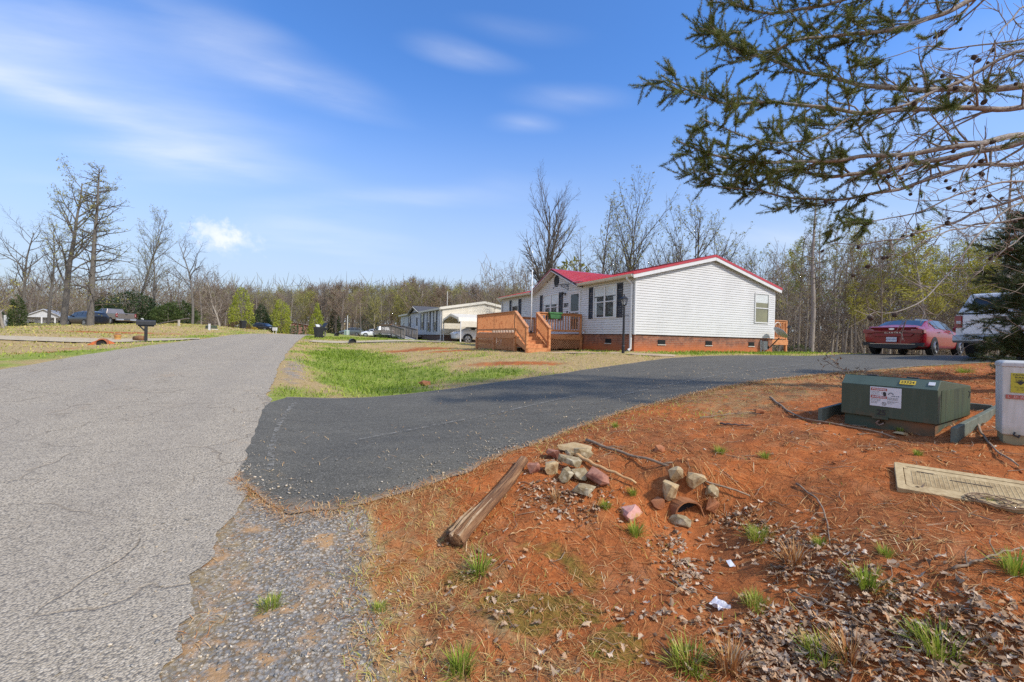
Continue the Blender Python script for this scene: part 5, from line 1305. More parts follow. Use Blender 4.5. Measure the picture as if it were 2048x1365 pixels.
m_.build('cap', pm('pedestal_cap', (.60, .60, .58), (.47, .47, .45), 12, .6), pd, bevel=.008)
m_ = MB(); m_.box(-pw/2 + .012, pw/2 - .012, -pdp/2 + .012, pdp/2 - .012, -.1, .062); m_.build('base', pm('pedestal_base', (.34, .29, .16), (.28, .22, .12), 8, .8), pd)
m_ = MB(); m_.tube([(-.12, -.155, .09), (-.13, -.17, .07), (-.10, -.175, .05), (-.09, -.16, .07)], .008, 6); m_.build('latch', trimblk, pd)
PM_ = frame((-.055, -pdp/2*1.045 - .003, .50), (1, 0, 0), (0, .02, 1))
m_ = MB(PM_); m_.box(-.10, .02, -.04, .14, -.002, .003); yl = m_.build('caution_sticker', pm('sticker_mustard', (.52, .44, .03), (.46, .38, .03), 8, .45), pd)
for i, s_ in enumerate(('CAUTION', 'BURIED', 'CABLE')): text('caution_word', s_, .021, PM_ @ Matrix.Translation((-.04, .122 - .023*i, .0034)), ink, yl, .0004, bold=.0004)
m_ = MB(PM_); m_.prism([(-.085, .058), (-.06, .052), (-.055, .044), (-.04, .03), (-.025, .044), (-.02, .052), (.005, .058), (-.02, .064), (-.04, .07), (-.06, .064)], 'z', .003, .0042); m_.build('warning_symbol', ink, yl)
for i in range(3): text('small_print', ('Before digging call', 'your utility company', 'day or night'), .009, PM_ @ Matrix.Translation((-.04, .012 - .012*i, .0034)), ink, yl, .0003) if False else text('small_print', ('Before digging call', 'your utility', 'day or night')[i], .010, PM_ @ Matrix.Translation((-.04, .012 - .013*i, .0034)), ink, yl, .0003)
for i, chx in enumerate('LDANDLE'):
    m_ = MB(PM_); x = -.11 + i*.042; m_.box(x - .019, x + .019, -.10 - .0, -.062, -.002, .0022); tl_ = m_.build('letter_tile', pm('tile_red', (.42, .09, .06), (.50, .16, .12), 20, .5), pd)
    text('letter', chx, .03, PM_ @ Matrix.Translation((x, -.081, .0026)), pm('tile_pale', (.70, .55, .48), (.6, .42, .36), 20, .5), tl_, .0004)

# ---------------------------------------------------------------- hand hole cover
m, nt, b = newmat('cover_tan')
vec = coords(nt); n1 = noise(nt, vec, 5, 5); n2 = noise(nt, vec, 40, 4)
c_ = ramp(nt, n1, [(.32, (.36, .24, .11)), (.5, (.50, .36, .175)), (.7, (.60, .45, .24))]); c_ = mix(nt, .3, c_, ramp(nt, n2, [(.35, (.24, .16, .08)), (.62, (.58, .45, .26))]))
L(nt, c_, b.inputs['Base Color']); b.inputs['Roughness'].default_value = .85; bump(nt, b, n2, .4, .003)
HM_c = [Vector((2.90, 3.31, 0)), Vector((3.42, 2.90, 0)), Vector((3.76, 3.12, 0)), Vector((3.24, 3.53, 0))]
for q in HM_c: q.z = gz(q.x, q.y, False)
hu = (HM_c[1] - HM_c[0]).normalized(); hn = hu.cross(HM_c[3] - HM_c[0]).normalized(); hv = hn.cross(hu)
HC = sum(HM_c, Vector()) / 4 + hn*.02 + hu*.05 + hv*.02
HM = Matrix((hu, hv, hn)).transposed().to_4x4(); HM.translation = HC
hh = thing('handhole_cover', 'tan rectangular underground utility cover with gridded lid set in the clay bank', 'utility cover'); hh.matrix_world = HM
hl, hw_ = .80, .43
def rrect(w, h, r, n=5):
    out = []
    for cx_, cy_, a0 in ((w/2-r, h/2-r, 0), (-w/2+r, h/2-r, 90), (-w/2+r, -h/2+r, 180), (w/2-r, -h/2+r, 270)):
        for i in range(n+1): a = rad(a0 + 90*i/n); out.append((cx_ + r*math.cos(a), cy_ + r*math.sin(a)))
    return out
tan = MATS['cover_tan']
m_ = MB(); o_, i_ = rrect(hl, hw_, .015), rrect(hl - .10, hw_ - .10, .035); n = len(o_)
pts = [(x, y, .02) for x, y in o_] + [(x, y, .02) for x, y in i_] + [(x, y, -.15) for x, y in o_] + [(x, y, .0) for x, y in i_]
fs = []
for k in range(n):
    j = (k+1) % n; fs += [(k, j, n+j, n+k), (k, 2*n+k, 2*n+j, j), (n+k, n+j, 3*n+j, 3*n+k)]
m_.faces(pts, fs); m_.build('frame', tan, hh, bevel=.003)
lid = MB(); lid.prism(rrect(hl - .108, hw_ - .108, .033), 'z', -.02, .017); lo_ = lid.build('lid', tan, hh, bevel=.003)
m_ = MB(); gx = (hl - .20)/24
for i in range(25):
    x = -(hl - .20)/2 + i*gx; m_.box(x - .0022, x + .0022, -(hw_-.22)/2, (hw_-.22)/2, .0172, .0195)
for i in range(13):
    y = -(hw_-.22)/2 + i*(hw_-.22)/12; m_.box(-(hl-.20)/2, (hl-.20)/2, y - .0022, y + .0022, .0172, .0192)
m_.build('lid_grating', tan, lo_)
dk_ = pm('cover_slot', (.06, .045, .03), (.09, .065, .04), 10, .9)
for x, y, w_ in ((-.22, .10, .10), (.22, -.08, .10), (0.02, .04, .22)):
    m_ = MB(); m_.box(x - w_/2, x + w_/2, y - .006, y + .006, .018, .0205); m_.build('slot', dk_, lo_)
for x, y in ((-.33, .14), (.33, -.14)):
    m_ = MB(); m_.lathe([(.018, .0175), (.018, .020), (.012, .020), (.011, .0182)], 12, (x, y, 0)); m_.build('bolt', tan, lo_)
# loose coil of wire on it
wr = MB(HM); pts = []
for i in range(70):
    a = i*.55; r_ = .055 + .02*math.sin(i*.9) + .0006*i; pts.append((.08 + r_*1.5*math.cos(a) + (.0 if i < 40 else (i-40)*.003), -.19 + r_*.8*math.sin(a), .03 + .006*math.sin(i*1.7) + .0002*i))
wr.tube(pts, .0035, 5); wr.tube([(.12, -.20, .03), (.22, -.16, .03), (.30, -.10, .035), (.34, -.14, .03), (.28, -.21, .03), (.16, -.23, .03)], .0035, 5)
tag(wr.build('wire_coil', pm('old_wire', (.20, .12, .06), (.30, .20, .12), 14, .8), None, smooth=True), 'tangled coil of brown wire lying on the tan utility cover', 'wire')

# ---------------------------------------------------------------- log, rocks, culvert mouth, sticks, litter
m, nt, b = newmat('old_log')
vec = coords(nt, (14, 14, 1.2)); f = noise(nt, vec, 2.2, 6, .65); f2 = noise(nt, coords(nt, (30, 30, 2)), 3, 4)
c_ = ramp(nt, f, [(.3, (.07, .03, .013)), (.48, (.21, .10, .043)), (.62, (.34, .19, .09)), (.75, (.44, .31, .19))])
L(nt, c_, b.inputs['Base Color']); b.inputs['Roughness'].default_value = .9; bump(nt, b, mth(nt, 'ADD', f, f2), .9, .02)
e0, e1 = hit(908, 1096), hit(1047, 930)
ax = (e1 - e0); Ln = ax.length; ax.normalize()
lg = thing('log', 'fallen split weathered log lying on the clay at the edge of the driveway', 'log')
LMx = frame(e0 + Vector((0, 0, .055)), ax.cross(Vector((0, 0, 1))), Vector((0, 0, 1)), ax); sx_ = ax.cross(Vector((0, 0, 1))).normalized(); LMx = Matrix((sx_, ax.cross(sx_) * -1, ax)).transposed().to_4x4(); LMx.translation = e0 + Vector((0, 0, .05)); lg.matrix_world = LMx
V_, F_ = [], []; nr_, ns_ = 60, 34
for i in range(nr_ + 1):
    z = Ln*i/nr_; base_r = .066*(1 - .28*i/nr_) + .02*math.exp(-z/.12)
    for k in range(ns_):
        a = 2*math.pi*k/ns_
        rr = base_r*(1 + .16*mnoise.noise((math.cos(a)*2.2, math.sin(a)*2.2, z*1.5)) + .10*mnoise.noise((math.cos(a)*6, math.sin(a)*6, z*1.2)) + .06*mnoise.noise((math.cos(a)*14, math.sin(a)*14, z*2)))
        if i < 12: rr *= 1 + .35*mnoise.noise((math.cos(a)*4, math.sin(a)*4, 9))*(1 - i/12)
        jag = .05*mnoise.noise((math.cos(a)*5, math.sin(a)*5, 3))*max(0, 1 - i/8)
        V_.append((rr*math.cos(a) + .03*math.sin(z*2.4), rr*math.sin(a)*.85 + .01*math.sin(z*5), z + jag))
for i in range(nr_):
    for k in range(ns_): F_.append((i*ns_+k, i*ns_+(k+1) % ns_, (i+1)*ns_+(k+1) % ns_, (i+1)*ns_+k))
lm_ = MB(); lm_.faces(V_, F_ + [tuple(range(ns_))[::-1], tuple(nr_*ns_ + k for k in range(ns_))]); lm_.build('trunk', MATS['old_log'], lg, smooth=True)
for a, l_, z0 in ((.9, .5, .0), (1.6, .42, -.03), (2.2, .36, .02)):
    s_ = MB(); p0 = Vector((.075*math.cos(a), .07*math.sin(a), z0)); p1 = Vector((.075*math.cos(a) + .01, .072*math.sin(a), z0 + l_))
    s_.tube([p0, p0*.6 + p1*.4 + Vector((0, .012, 0)), p1], [.016, .014, .002], 5); s_.build('splinter', pm('log_splinter', (.42, .30, .19), (.30, .19, .10), 20, .9), lg)

def rock_mesh(seed, sx, sy, sz):
    rg = random.Random(seed); bm = bmesh.new()
    for _ in range(15):
        v = Vector((rg.gauss(0, 1), rg.gauss(0, 1), rg.gauss(0, 1))).normalized()
        v = Vector([math.copysign(abs(c)**.75, c) for c in v])*rg.uniform(.82, 1.05)
        bm.verts.new((v.x*sx, v.y*sy, v.z*sz))
    bmesh.ops.convex_hull(bm, input=bm.verts)
    for v in [v for v in bm.verts if not v.link_faces]: bm.verts.remove(v)
    bmesh.ops.subdivide_edges(bm, edges=bm.edges, cuts=1, use_grid_fill=True)
    bmesh.ops.triangulate(bm, faces=bm.faces)
    for v in bm.verts:
        v.co += v.co.normalized() * (.05*min(sx, sy, sz)*mnoise.noise(v.co*9/max(sx, sy)) + .06*min(sx, sy, sz)*mnoise.noise(v.co*3/max(sx, sy) + Vector((seed, 0, 0))))
    me = bpy.data.meshes.new('rock'); bm.to_mesh(me); bm.free(); return me
def rockmat(name, a, b_, c3=None): return pm(name, a, b_, 9, .9, .01, 26, c3=c3, lo=.36, hi=.64)
RMAT = {'grey': rockmat('rock_grey', (.40, .32, .19), (.54, .46, .31), (.25, .18, .09)), 'tan': rockmat('rock_tan', (.42, .28, .13), (.30, .17, .07), (.48, .36, .20)),
        'red': rockmat('rock_red', (.30, .11, .06), (.20, .07, .045), (.36, .17, .11)), 'pink': rockmat('rock_pink', (.50, .22, .17), (.42, .24, .07), (.55, .30, .25)), 'orange': rockmat('rock_orange', (.45, .18, .07), (.33, .12, .05))}
nrk = 0
def rock(u, v, sx, sy, sz, rz, kind, label, tilt=0., dz=.0, group=None, k_=1.42):
    global nrk; nrk += 1
    p = hit(u, v); sx, sy, sz = sx*k_, sy*k_, sz*k_; me = rock_mesh(nrk*7 + 3, sx, sy, sz); me.materials.append(RMAT[kind])
    o = link(bpy.data.objects.new('rock', me)); o.location = (p.x, p.y, p.z + sz*.45 + dz); o.rotation_euler = (tilt, tilt*.4, rad(rz))
    for f in me.polygons: f.use_smooth = False
    return tag(o, label, 'rock', group)
g_ = 'rocks heaped between the log and the stick'
rock(1152, 905, .14, .055, .04, -25, 'tan', 'long flat tan rock at the top of the heap by the log', .1, .02, g_)
rock(1167, 921, .075, .05, .04, -10, 'grey', 'pale flat slab at the end of the heap beside the peeled stick', .1, .03, g_)
rock(1107, 914, .055, .05, .05, 10, 'red', 'small rusty rock at the upper end of the heap', .2, .03, g_)
rock(1140, 921, .045, .03, .03, -60, 'grey', 'narrow grey green sliver of rock wedged in the heap', .2, .05, g_)
rock(1101, 946, .065, .05, .055, 5, 'tan', 'blocky tan rock with a flat face nearest the top of the log', .1, .02, g_)
rock(1066, 948, .055, .045, .05, 30, 'red', 'rusty red brown rock touching the log', .1, .01, g_)
rock(1138, 938, .095, .045, .04, -38, 'grey', 'long smooth grey rock lying across the middle of the heap', .2, .06, g_)
rock(1130, 962, .055, .07, .05, 20, 'grey', 'rounded grey rock below the long smooth one', .1, .02, g_)
rock(1157, 962, .08, .04, .045, -48, 'grey', 'slim tan grey rock slanting down the middle of the heap', .2, .04, g_)
rock(1190, 968, .10, .06, .05, -45, 'red', 'big reddish brown rock on the stick side of the heap', .1, .03, g_)
rock(1172, 995, .095, .05, .045, -18, 'grey', 'lowest pale grey rock of the heap', .1, .01, g_)
rock(1262, 1032, .085, .065, .05, 25, 'pink', 'flat pinkish red rock lying alone below the heap', .45, .0)
g_ = 'rocks round the pipe mouth'
rock(1352, 974, .05, .045, .06, 0, 'tan', 'upright tan rock standing on top of the pipe mouth', .2, .06, g_)
rock(1391, 983, .065, .05, .055, -15, 'tan', 'largest squared tan rock over the pipe mouth', .2, .06, g_)
rock(1427, 994, .045, .04, .045, 10, 'grey', 'palest small rock over the pipe mouth', .2, .03, g_)
rock(1336, 998, .05, .05, .085, 20, 'tan', 'tall orange tan rock leaning on the pipe side nearest the heap', .3, .03, g_)
rock(1317, 1011, .045, .04, .045, 40, 'orange', 'small rounded orange rock just outside the pipe stones', .2, .01, g_)
rock(1420, 1018, .05, .045, .05, 15, 'orange', 'clay coated rock beside the pipe opening on the bank side', .2, .02, g_)
rock(1360, 1052, .06, .04, .04, -30, 'grey', 'grey rock lying in the channel below the pipe mouth', .1, .0, g_)
rock(1317, 905, .05, .04, .035, 0, 'orange', 'small orange rock alone on the clay above the pipe'); rock(1518, 826, .045, .04, .035, 0, 'orange', 'small orange stone by the sticks up on the bank'); rock(850, 770, .12, .09, .07, 0, 'orange', 'orange stone in the grass ditch by the driveway edge')
rock(1800, 870, .05, .045, .02, 0, 'tan', 'flat tan stone in front of the transformer frame'); rock(1440, 822, .02, .02, .02, 0, 'tan', 'tiny tan stone near the driveway on the bank')

def culvert(name, label, p, r, ln, dirv, mat, th=.02):
    o = thing(name, label, 'pipe'); M_ = frame(p, Vector((0, 0, 1)).cross(dirv), Vector((0, 0, 1)), None)
    M_ = Matrix((Vector((0, 0, 1)).cross(dirv).normalized(), Vector((0, 0, 1)), Vector(dirv).normalized())).transposed().to_4x4(); M_.translation = p; o.matrix_world = M_
    m_ = MB(); m_.lathe([(r, 0), (r + th, 0), (r + th, -ln)], 22, cap=False); m_.lathe([(r, -ln), (r, 0)], 22, cap=False)
    m_.v = [tuple(Vector(q) + Vector((mnoise.noise((q[0]*9, q[1]*9, q[2]*5)), mnoise.noise((q[0]*9 + 7, q[1]*9, q[2]*5)), mnoise.noise((q[0]*7, q[1]*7, 5))*.8))*r*.16) for q in m_.v]; m_.build('pipe_wall', mat, o, smooth=False); k = MB(); k.lathe([(.001, -.07), (r, -.07)], 22, cap=False); k.build('pipe_darkness', darkvoid, o); return o  # black disc painted in for the shade inside the pipe
clay = pm('clay_pipe', (.36, .15, .06), (.22, .08, .03), 8, .95, .01, 25)
pm_p = on_ground(1391, 3.50); pm_p.z = gz(1.55, 3.40, False) - .01; ddir = Vector((.15, -1, .12)).normalized()
culvert('culvert_pipe', 'clay covered drain pipe mouth opening into the red channel', pm_p + Vector((0, .02, .075)), .125, .34, ddir, clay, .012)
# earth collar over the pipe
def mound(name, label, p, rx, ry, h, mat, seed):
    V_ = []; F_ = []
    for i in range(9):
        for k in range(20):
            a = 2*math.pi*k/20; q = i/8
            V_.append((rx*q*math.cos(a), ry*q*math.sin(a), h*(1-q*q)*(1 + .3*mnoise.noise((q*3*math.cos(a), q*3*math.sin(a), seed))) - .05*q))
    for i in range(8):
        for k in range(20): F_.append((i*20+k, i*20+(k+1) % 20, (i+1)*20+(k+1) % 20, (i+1)*20+k))
    m_ = MB(); m_.faces(V_, F_); o = m_.build(name, mat, None, smooth=True); o.location = p
    return tag(o, label, 'mound') if label else tag(o, kind='structure')
clayg = pm('bare_clay', (.54, .13, .03), (.40, .085, .018), 9, .95, .012, 30)

barkst = pm('stick_bark', (.20, .13, .08), (.33, .24, .16), 20, .9, .003, 60)
palest = pm('peeled_stick', (.50, .27, .11), (.60, .38, .18), 14, .85)
def stick(pts, r, mat, label, lift=.01, twigs=0):
    P_ = [hit(u, v) for u, v in pts]; P_ = [p + Vector((0, 0, lift + r)) for p in P_]
    c_ = smooth_pts(P_, 18); n = len(c_)
    m_ = MB(); m_.tube([p + Vector((0, 0, .006*math.sin(i*1.7))) for i, p in enumerate(c_)], [r*(1 - .6*i/n) for i in range(n)], 6)
    for k in range(twigs):
        i = int(n*(.2 + .6*k/max(1, twigs))); d = (c_[min(i+1, n-1)] - c_[i-1]).normalized(); sd_ = d.cross(Vector((0, 0, 1)))*(1 if k % 2 else -1)
        m_.tube([c_[i], c_[i] + d*.06 + sd_*.06 + Vector((0, 0, .02)), c_[i] + d*.14 + sd_*.10 + Vector((0, 0, .015))], [r*.5, r*.35, r*.1], 5)
    return tag(m_.build('stick', mat, None, smooth=True), label, 'stick')
def smooth_pts(P_, n):
    a = np.array([tuple(p) for p in P_]); d = np.r_[0, np.cumsum(np.linalg.norm(np.diff(a, axis=0), axis=1))]; u = np.linspace(0, d[-1], n)
    b_ = np.stack([np.interp(u, d, a[:, i]) for i in range(3)], 1)
    for _ in range(2): b_[1:-1] = .25*b_[:-2] + .5*b_[1:-1] + .25*b_[2:]
    return [Vector(q) for q in b_]
stick([(1172, 890), (1250, 915), (1330, 935), (1400, 962), (1500, 998)], .017, barkst, 'long dark branch running across the clay above the pipe mouth', .01, 3)
stick([(1150, 922), (1195, 945), (1235, 962), (1272, 978)], .022, palest, 'thick peeled orange stick beside the rock heap', .03)
stick([(1540, 800), (1590, 836), (1640, 848), (1720, 858), (1790, 878)], .016, barkst, 'bent grey branch lying in front of the transformer box', .01, 2)
stick([(1950, 838), (1962, 870), (1990, 905), (2037, 935)], .014, barkst, 'curved grey stick beside the pale pedestal')
stick([(1440, 848), (1480, 853), (1505, 855)], .013, pm('dark_stick', (.09, .06, .05), (.16, .12, .10), 20, .9), 'short dark broken stick on the upper bank')
stick([(1400, 833), (1460, 828), (1500, 826), (1523, 832)], .009, barkst, 'thin brown stick beside the small orange stone', .005, 2)
stick([(1592, 975), (1640, 1010), (1655, 1050), (1660, 1092)], .008, barkst, 'thin crooked twig in the middle of the clay slope', .005, 2)
stick([(1905, 1143), (1960, 1130), (2010, 1112), (2046, 1105)], .008, barkst, 'forked thin twig below the tan utility cover', .01, 3)
stick([(1340, 1165), (1370, 1190), (1395, 1200)], .008, barkst, 'small twig beside the red channel near the scrap of paper')
stick([(1580, 1195), (1680, 1235), (1760, 1275)], .006, barkst, 'fine straight twig among the dead leaves', .03)
stick([(1020, 1080), (1060, 1065), (1100, 1068)], .005, palest, 'fine pale curled twig on the moss below the log')
pp_ = hit(1438, 1216)
m_ = MB(); n = 8
for i in range(n):
    for j in range(n):
        f_ = lambda a, b_: (.085*(a/n - .5)*(1.0), .075*(b_/n - .5), .022*math.sin(a*.9 + b_*.6) + .012*mnoise.noise((a*.6, b_*.7, 2)) + .02)
        m_.poly([f_(i, j), f_(i+1, j), f_(i+1, j+1), f_(i, j+1)])
pap = pm('litter_paper', (.66, .64, .70), (.50, .40, .56), 14, .6, c3=(.72, .72, .74), lo=.45, hi=.68)
o = m_.build('paper_scrap', pap, None, smooth=True); o.location = pp_; o.rotation_euler = (.25, .1, .3); tag(o, 'crumpled white and purple scrap of paper on the red clay', 'litter')
pp_ = hit(1461, 1133); m_ = MB(); m_.faces([(-.02, -.03, .01), (.02, -.03, .015), (.015, .03, .03), (-.015, .035, .02)], [(0, 1, 2, 3)]); o = m_.build('paper_scrap', wsticker, None, fix=False); o.location = pp_; tag(o, 'tiny pale paper chip on the red channel', 'litter')

# ---------------------------------------------------------------- roadside things, far side and distance
def mailbox(label, p, rz, mat, post, s=1.0):
    o = thing('mailbox', label, 'mailbox', p, rz); o.scale = (s, s, s)
    m_ = MB(); m_.box(-.06, .06, -.06, .06, -.2, .82); m_.box(-.05, .05, -.30, .30, .76, .83); m_.bar((0, .04, .55), (0, .24, .78), .06, .06); m_.build('post', post, o, bevel=.008)
    m_ = MB(); pr_ = [(-.10, .83), (.10, .83), (.10, .98)] + [(.10*math.cos(a*math.pi/8), .98 + .09*math.sin(a*math.pi/8)) for a in range(1, 8)] + [(-.10, .98)]
    m_.prism(pr_, 'y', -.36, .36); m_.build('box', mat, o, bevel=.006)
    m_ = MB(); m_.box(.105, .12, .1, .13, .95, 1.15); m_.box(.105, .12, .1, .2, 1.1, 1.15); m_.build('flag', pm('flag_pale', (.6, .6, .58), (.5, .5, .5), 5, .5), o); return o
mailbox('black post mounted mailbox at the end of the gravel drive', on_ground(291.5, 22.4), math.atan2(.902, -.433) - math.pi/2 + rad(100), shut, black, 1.08)
cd = Vector((.60, -.78, .0)).normalized(); q_ = on_ground(203, 22.3)
culvert('culvert_pipe', 'red clay rimmed drain pipe in the roadside ditch by the black mailbox', Vector((q_.x, q_.y, q_.z + .06)), .21, .9, cd, pm('red_clay_pipe', (.40, .13, .06), (.30, .09, .04), 8, .9), .06)
mo = mound('clay_bank', 'orange clay bank heaped over the roadside drain pipe', Vector((q_.x - cd.x*.42, q_.y - cd.y*.42, q_.z + .02)), .62, .30, .26, clayg, 3); mo.rotation_euler = (0, 0, math.atan2(cd.y, cd.x) + math.pi/2)
q_ = on_ground(706, 31.2); culvert('culvert_pipe', 'black drain pipe mouth under the pale gravel crossing', Vector((q_.x, q_.y, q_.z + .12)), .20, .9, Vector((.43, -.9, 0)), black, .03)
q_ = on_ground(673, 48); culvert('culvert_pipe', 'far black drain pipe in the grass beyond the overflowing bin', Vector((q_.x, q_.y, q_.z + .1)), .2, .8, Vector((.43, -.9, 0)), black, .03)
def bin_(label, p, rz, h=1.1, full=False):
    o = thing('wheelie_bin', label, 'bin', p, rz)
    bl_ = pm('bin_black', (.014, .015, .018), (.026, .027, .03), 6, .5)
    m_ = MB(); m_.faces([(-.24, -.24, .08), (.24, -.24, .08), (.24, .24, .08), (-.24, .24, .08), (-.31, -.33, h*.92), (.31, -.33, h*.92), (.31, .33, h*.92), (-.31, .33, h*.92)], [(0,3,2,1), (0,1,5,4), (1,2,6,5), (2,3,7,6), (3,0,4,7)]); m_.build('body', bl_, o, bevel=.01)
    m_ = MB()
    if full: m_.faces([(-.33, .36, h*.93), (.33, .36, h*.93), (.33, .60, h*1.3), (-.33, .60, h*1.3), (-.33, .40, h*.93), (.33, .40, h*.93), (.33, .64, h*1.3), (-.33, .64, h*1.3)], [(0,1,2,3), (4,5,6,7), (0,1,5,4), (2,3,7,6), (0,3,7,4), (1,2,6,5)])
    else: m_.prism([(-.37, h*.92), (-.37, h*.97), (0, h*1.02), (.36, h*.97), (.36, h*.92)], 'x', -.33, .33)
    m_.build('lid', bl_, o, bevel=.01)
    for s in (1, -1):
        w_ = MB(); w_.lathe([(.11, -.03), (.11, .03)], 14, (s*.26, .24, .11), 'x'); w_.build('wheel', tyre, o)
    w_ = MB(); w_.bar((-.26, .38, h*.9), (.26, .38, h*.9), .03, .03); w_.build('handle', bl_, o)
    return o
bin_('black wheelie bin standing closed at the far side of the road', on_ground(485, 56), rad(60), 1.05)
bp0 = on_ground(637, 36.5); rb = bin_('overflowing black wheelie bin with pale rubbish bags at the gravel crossing', bp0, rad(-40), 1.0, True)
for k, (x, y, z, r_, mt) in enumerate(((-.1, 0, 1.02, .2, white), (.14, .02, 1.05, .19, pm('black_bag', (.02, .02, .022), (.05, .05, .055), 9, .35)), (.02, -.2, .95, .17, white))):
    me = rock_mesh(90 + k, r_, r_*.9, r_*.85); me.materials.append(mt); o = link(bpy.data.objects.new('rubbish_bag', me)); o.location = bp0 + Vector((x, y, z)); tag(o, ('crumpled white rubbish bag on top of the overflowing bin', 'shiny black rubbish bag on top of the overflowing bin', 'white rubbish bag hanging over the front of the overflowing bin')[k], 'rubbish bag')
def post_thing(name, label, cat, u, Y, h, r, mat, zoff=0, square=False, g=None):
    p = on_ground(u, Y); m_ = MB()
    if square: m_.box(-r, r, -r, r, -.2, h); 
    else: m_.lathe([(r, -.2), (r, h), (r*.6, h + .02)], 10)
    o = m_.build(name, mat, None, bevel=.004); o.location = (p.x, p.y, p.z + zoff); return tag(o, label, cat, g)
post_thing('marker_post', 'white marker post beside the small green utility box', 'post', 418, 42, .62, .07, white, 0, True)
q_ = on_ground(422, 43.2); gb = thing('utility_box', 'small green utility box on the far grass bank', 'utility box', q_, rad(-20))
m_ = MB(); m_.prism([(-.32, 0), (-.32, .32), (-.26, .38), (.32, .34), (.32, 0)], 'x', -.42, .42); m_.build('hood', tgreen, gb, bevel=.02); m_ = MB(); m_.box(-.46, .46, -.36, .36, -.1, .03); m_.build('pad', concrete_l, gb)
post_thing('marker_post', 'short white topped post by the weathered plank', 'post', 357, 44, .62, .07, pm('pale_post', (.55, .5, .42), (.42, .36, .28), 6, .8), 0, True)
post_thing('white_pole', 'tall slim white pole on the far grass', 'pole', 694, 60, 2.7, .045, white)
q_ = on_ground(693, 60.4); m_ = MB(); m_.prism([(-.2, 0), (-.2, .62), (.2, .7), (.2, 0)], 'x', -.3, .3); o = m_.build('utility_box', pm('pale_green_box', (.40, .50, .42), (.33, .42, .35), 5, .6), None, bevel=.02); o.location = q_; tag(o, 'pale green utility box at the foot of the tall white pole', 'utility box')
q_ = on_ground(345, 46); m_ = MB(); m_.bar((-1.6, 0, .05), (1.4, .3, .75), .45, .07); o = m_.build('plank', greywood, None, bevel=.01); o.location = q_; tag(o, 'weathered grey plank propped up under the dark shrubs', 'plank')
q_ = on_ground(235, 25.6); m_ = MB(); m_.lathe([(.19, -.1), (.17, .1), (.15, .14), (.20, .28), (.21, .36), (.13, .36), (.12, .2)], 14); o = m_.build('stump_planter', pm('yellow_planter', (.55, .33, .08), (.42, .17, .05), 7, .7), None); o.location = q_; o.scale = (.9, .9, .9); tag(o, 'yellow clay pot standing at the edge of the gravel drive', 'pot')
q_ = on_ground(236.5, 26.6); me = rock_mesh(77, .2, .18, .16); me.materials.append(RMAT['red']); o = link(bpy.data.objects.new('rock', me)); o.location = q_ + Vector((0, 0, .22)); tag(o, 'brown stone just behind the yellow clay pot', 'rock')
q_ = on_ground(278, 25.4); m_ = MB()
m_.tube([(-.42, 0, .14), (-.1, .02, .17), (.45, 0, .16)], [.15, .17, .15], 12); o = m_.build('log', MATS['old_log'], None, smooth=True); o.location = q_; o.rotation_euler = (0, 0, rad(-25)); tag(o, 'short brown cut log beside the black mailbox', 'log')
q_ = on_ground(549, 66); sb = thing('white_stand', 'small white box on a stand at the brow of the road', 'stand', (q_.x, q_.y, -.12), 0)
m_ = MB(); m_.box(-.3, .3, -.15, .15, .45, .95); m_.build('board', white, sb); 
for s in (-.2, .2):
    k = MB(); k.box(s - .04, s + .04, -.04, .04, -.6, .45); k.build('leg', white, sb)
q_ = on_ground(650, 41); mailbox('dark little mailbox on a thin post past the overflowing bin', q_, rad(60), trimblk, greywood, .8)

# grey house with porch, far across the road
def small_house(label, p, rz, w, d, h, rise, wallm, roofm, porch=False, name='house'):
    o = thing(name, label, 'house', p, rz)
    m_ = MB(); siding(m_, 0, w, 0, lambda u: h + rise*(1 - abs(u - w/2)/(w/2)), frame((-w/2, 0, 0), (1, 0, 0), (0, 0, 1)), .14); siding(m_, 0, d, 0, lambda u: h, frame((w/2, 0, 0), (0, 1, 0), (0, 0, 1)), .14); siding(m_, -d, 0, 0, lambda u: h, frame((-w/2, 0, 0), (0, -1, 0), (0, 0, 1)), .14)
    m_.build('wall', wallm, o, fix=False)
    m_ = MB(); e_ = .3; k = rise/(w/2); y0 = -2.2 if porch else -.3
    m_.prism([(-w/2-e_, h - k*e_ + .05), (0, h + rise + .05), (w/2+e_, h - k*e_ + .05), (w/2+e_, h - k*e_ + .14), (0, h + rise + .14), (-w/2-e_, h - k*e_ + .14)], 'y', y0, d + .3); m_.build('roof', roofm, o)
    m_ = MB()
    for s in (1, -1): m_.bar((s*(w/2+e_), y0 - .02, h - k*e_ + .03), (0, y0 - .02, h + rise + .03), .04, .22, up=(0, 1, 0))
    m_.build('rake_board', white, o)
    m_ = MB(); m_.box(-w/2 + .05, w/2 - .05, .05, d - .05, -.9, 0); m_.build('foundation', concrete_l, o)
    return o
q_ = on_ground(92, 72); hs_ = small_house('small grey cottage with white porch posts beside a dark conical evergreen', (q_.x, q_.y, q_.z + .35), rad(38), 4.6, 9.0, 2.5, 1.25, grey_vinyl, pm('pale_metal_roof', (.36, .38, .41), (.28, .30, .33), 3, .4), True)
m_ = MB(); m_.poly([(-2.3, -2.05, 2.5), (2.3, -2.05, 2.5), (0, -2.05, 3.75)]); m_.build('porch_gable', grey_vinyl, hs_, fix=False)
for x in (-2.2, -.2, 1.3, 2.25):
    k = MB(); k.box(x - .08, x + .08, -2.1, -1.94, -.1, 2.52); k.build('porch_post', white, hs_)
m_ = MB(); m_.box(-2.4, 2.4, -2.15, 0, -.9, -.02); m_.build('porch_floor', white, hs_)
m_ = MB(); m_.box(-2.2, 1.3, -2.06, -2.0, .75, .85); m_.box(-2.2, 1.3, -2.06, -2.0, .1, .16)
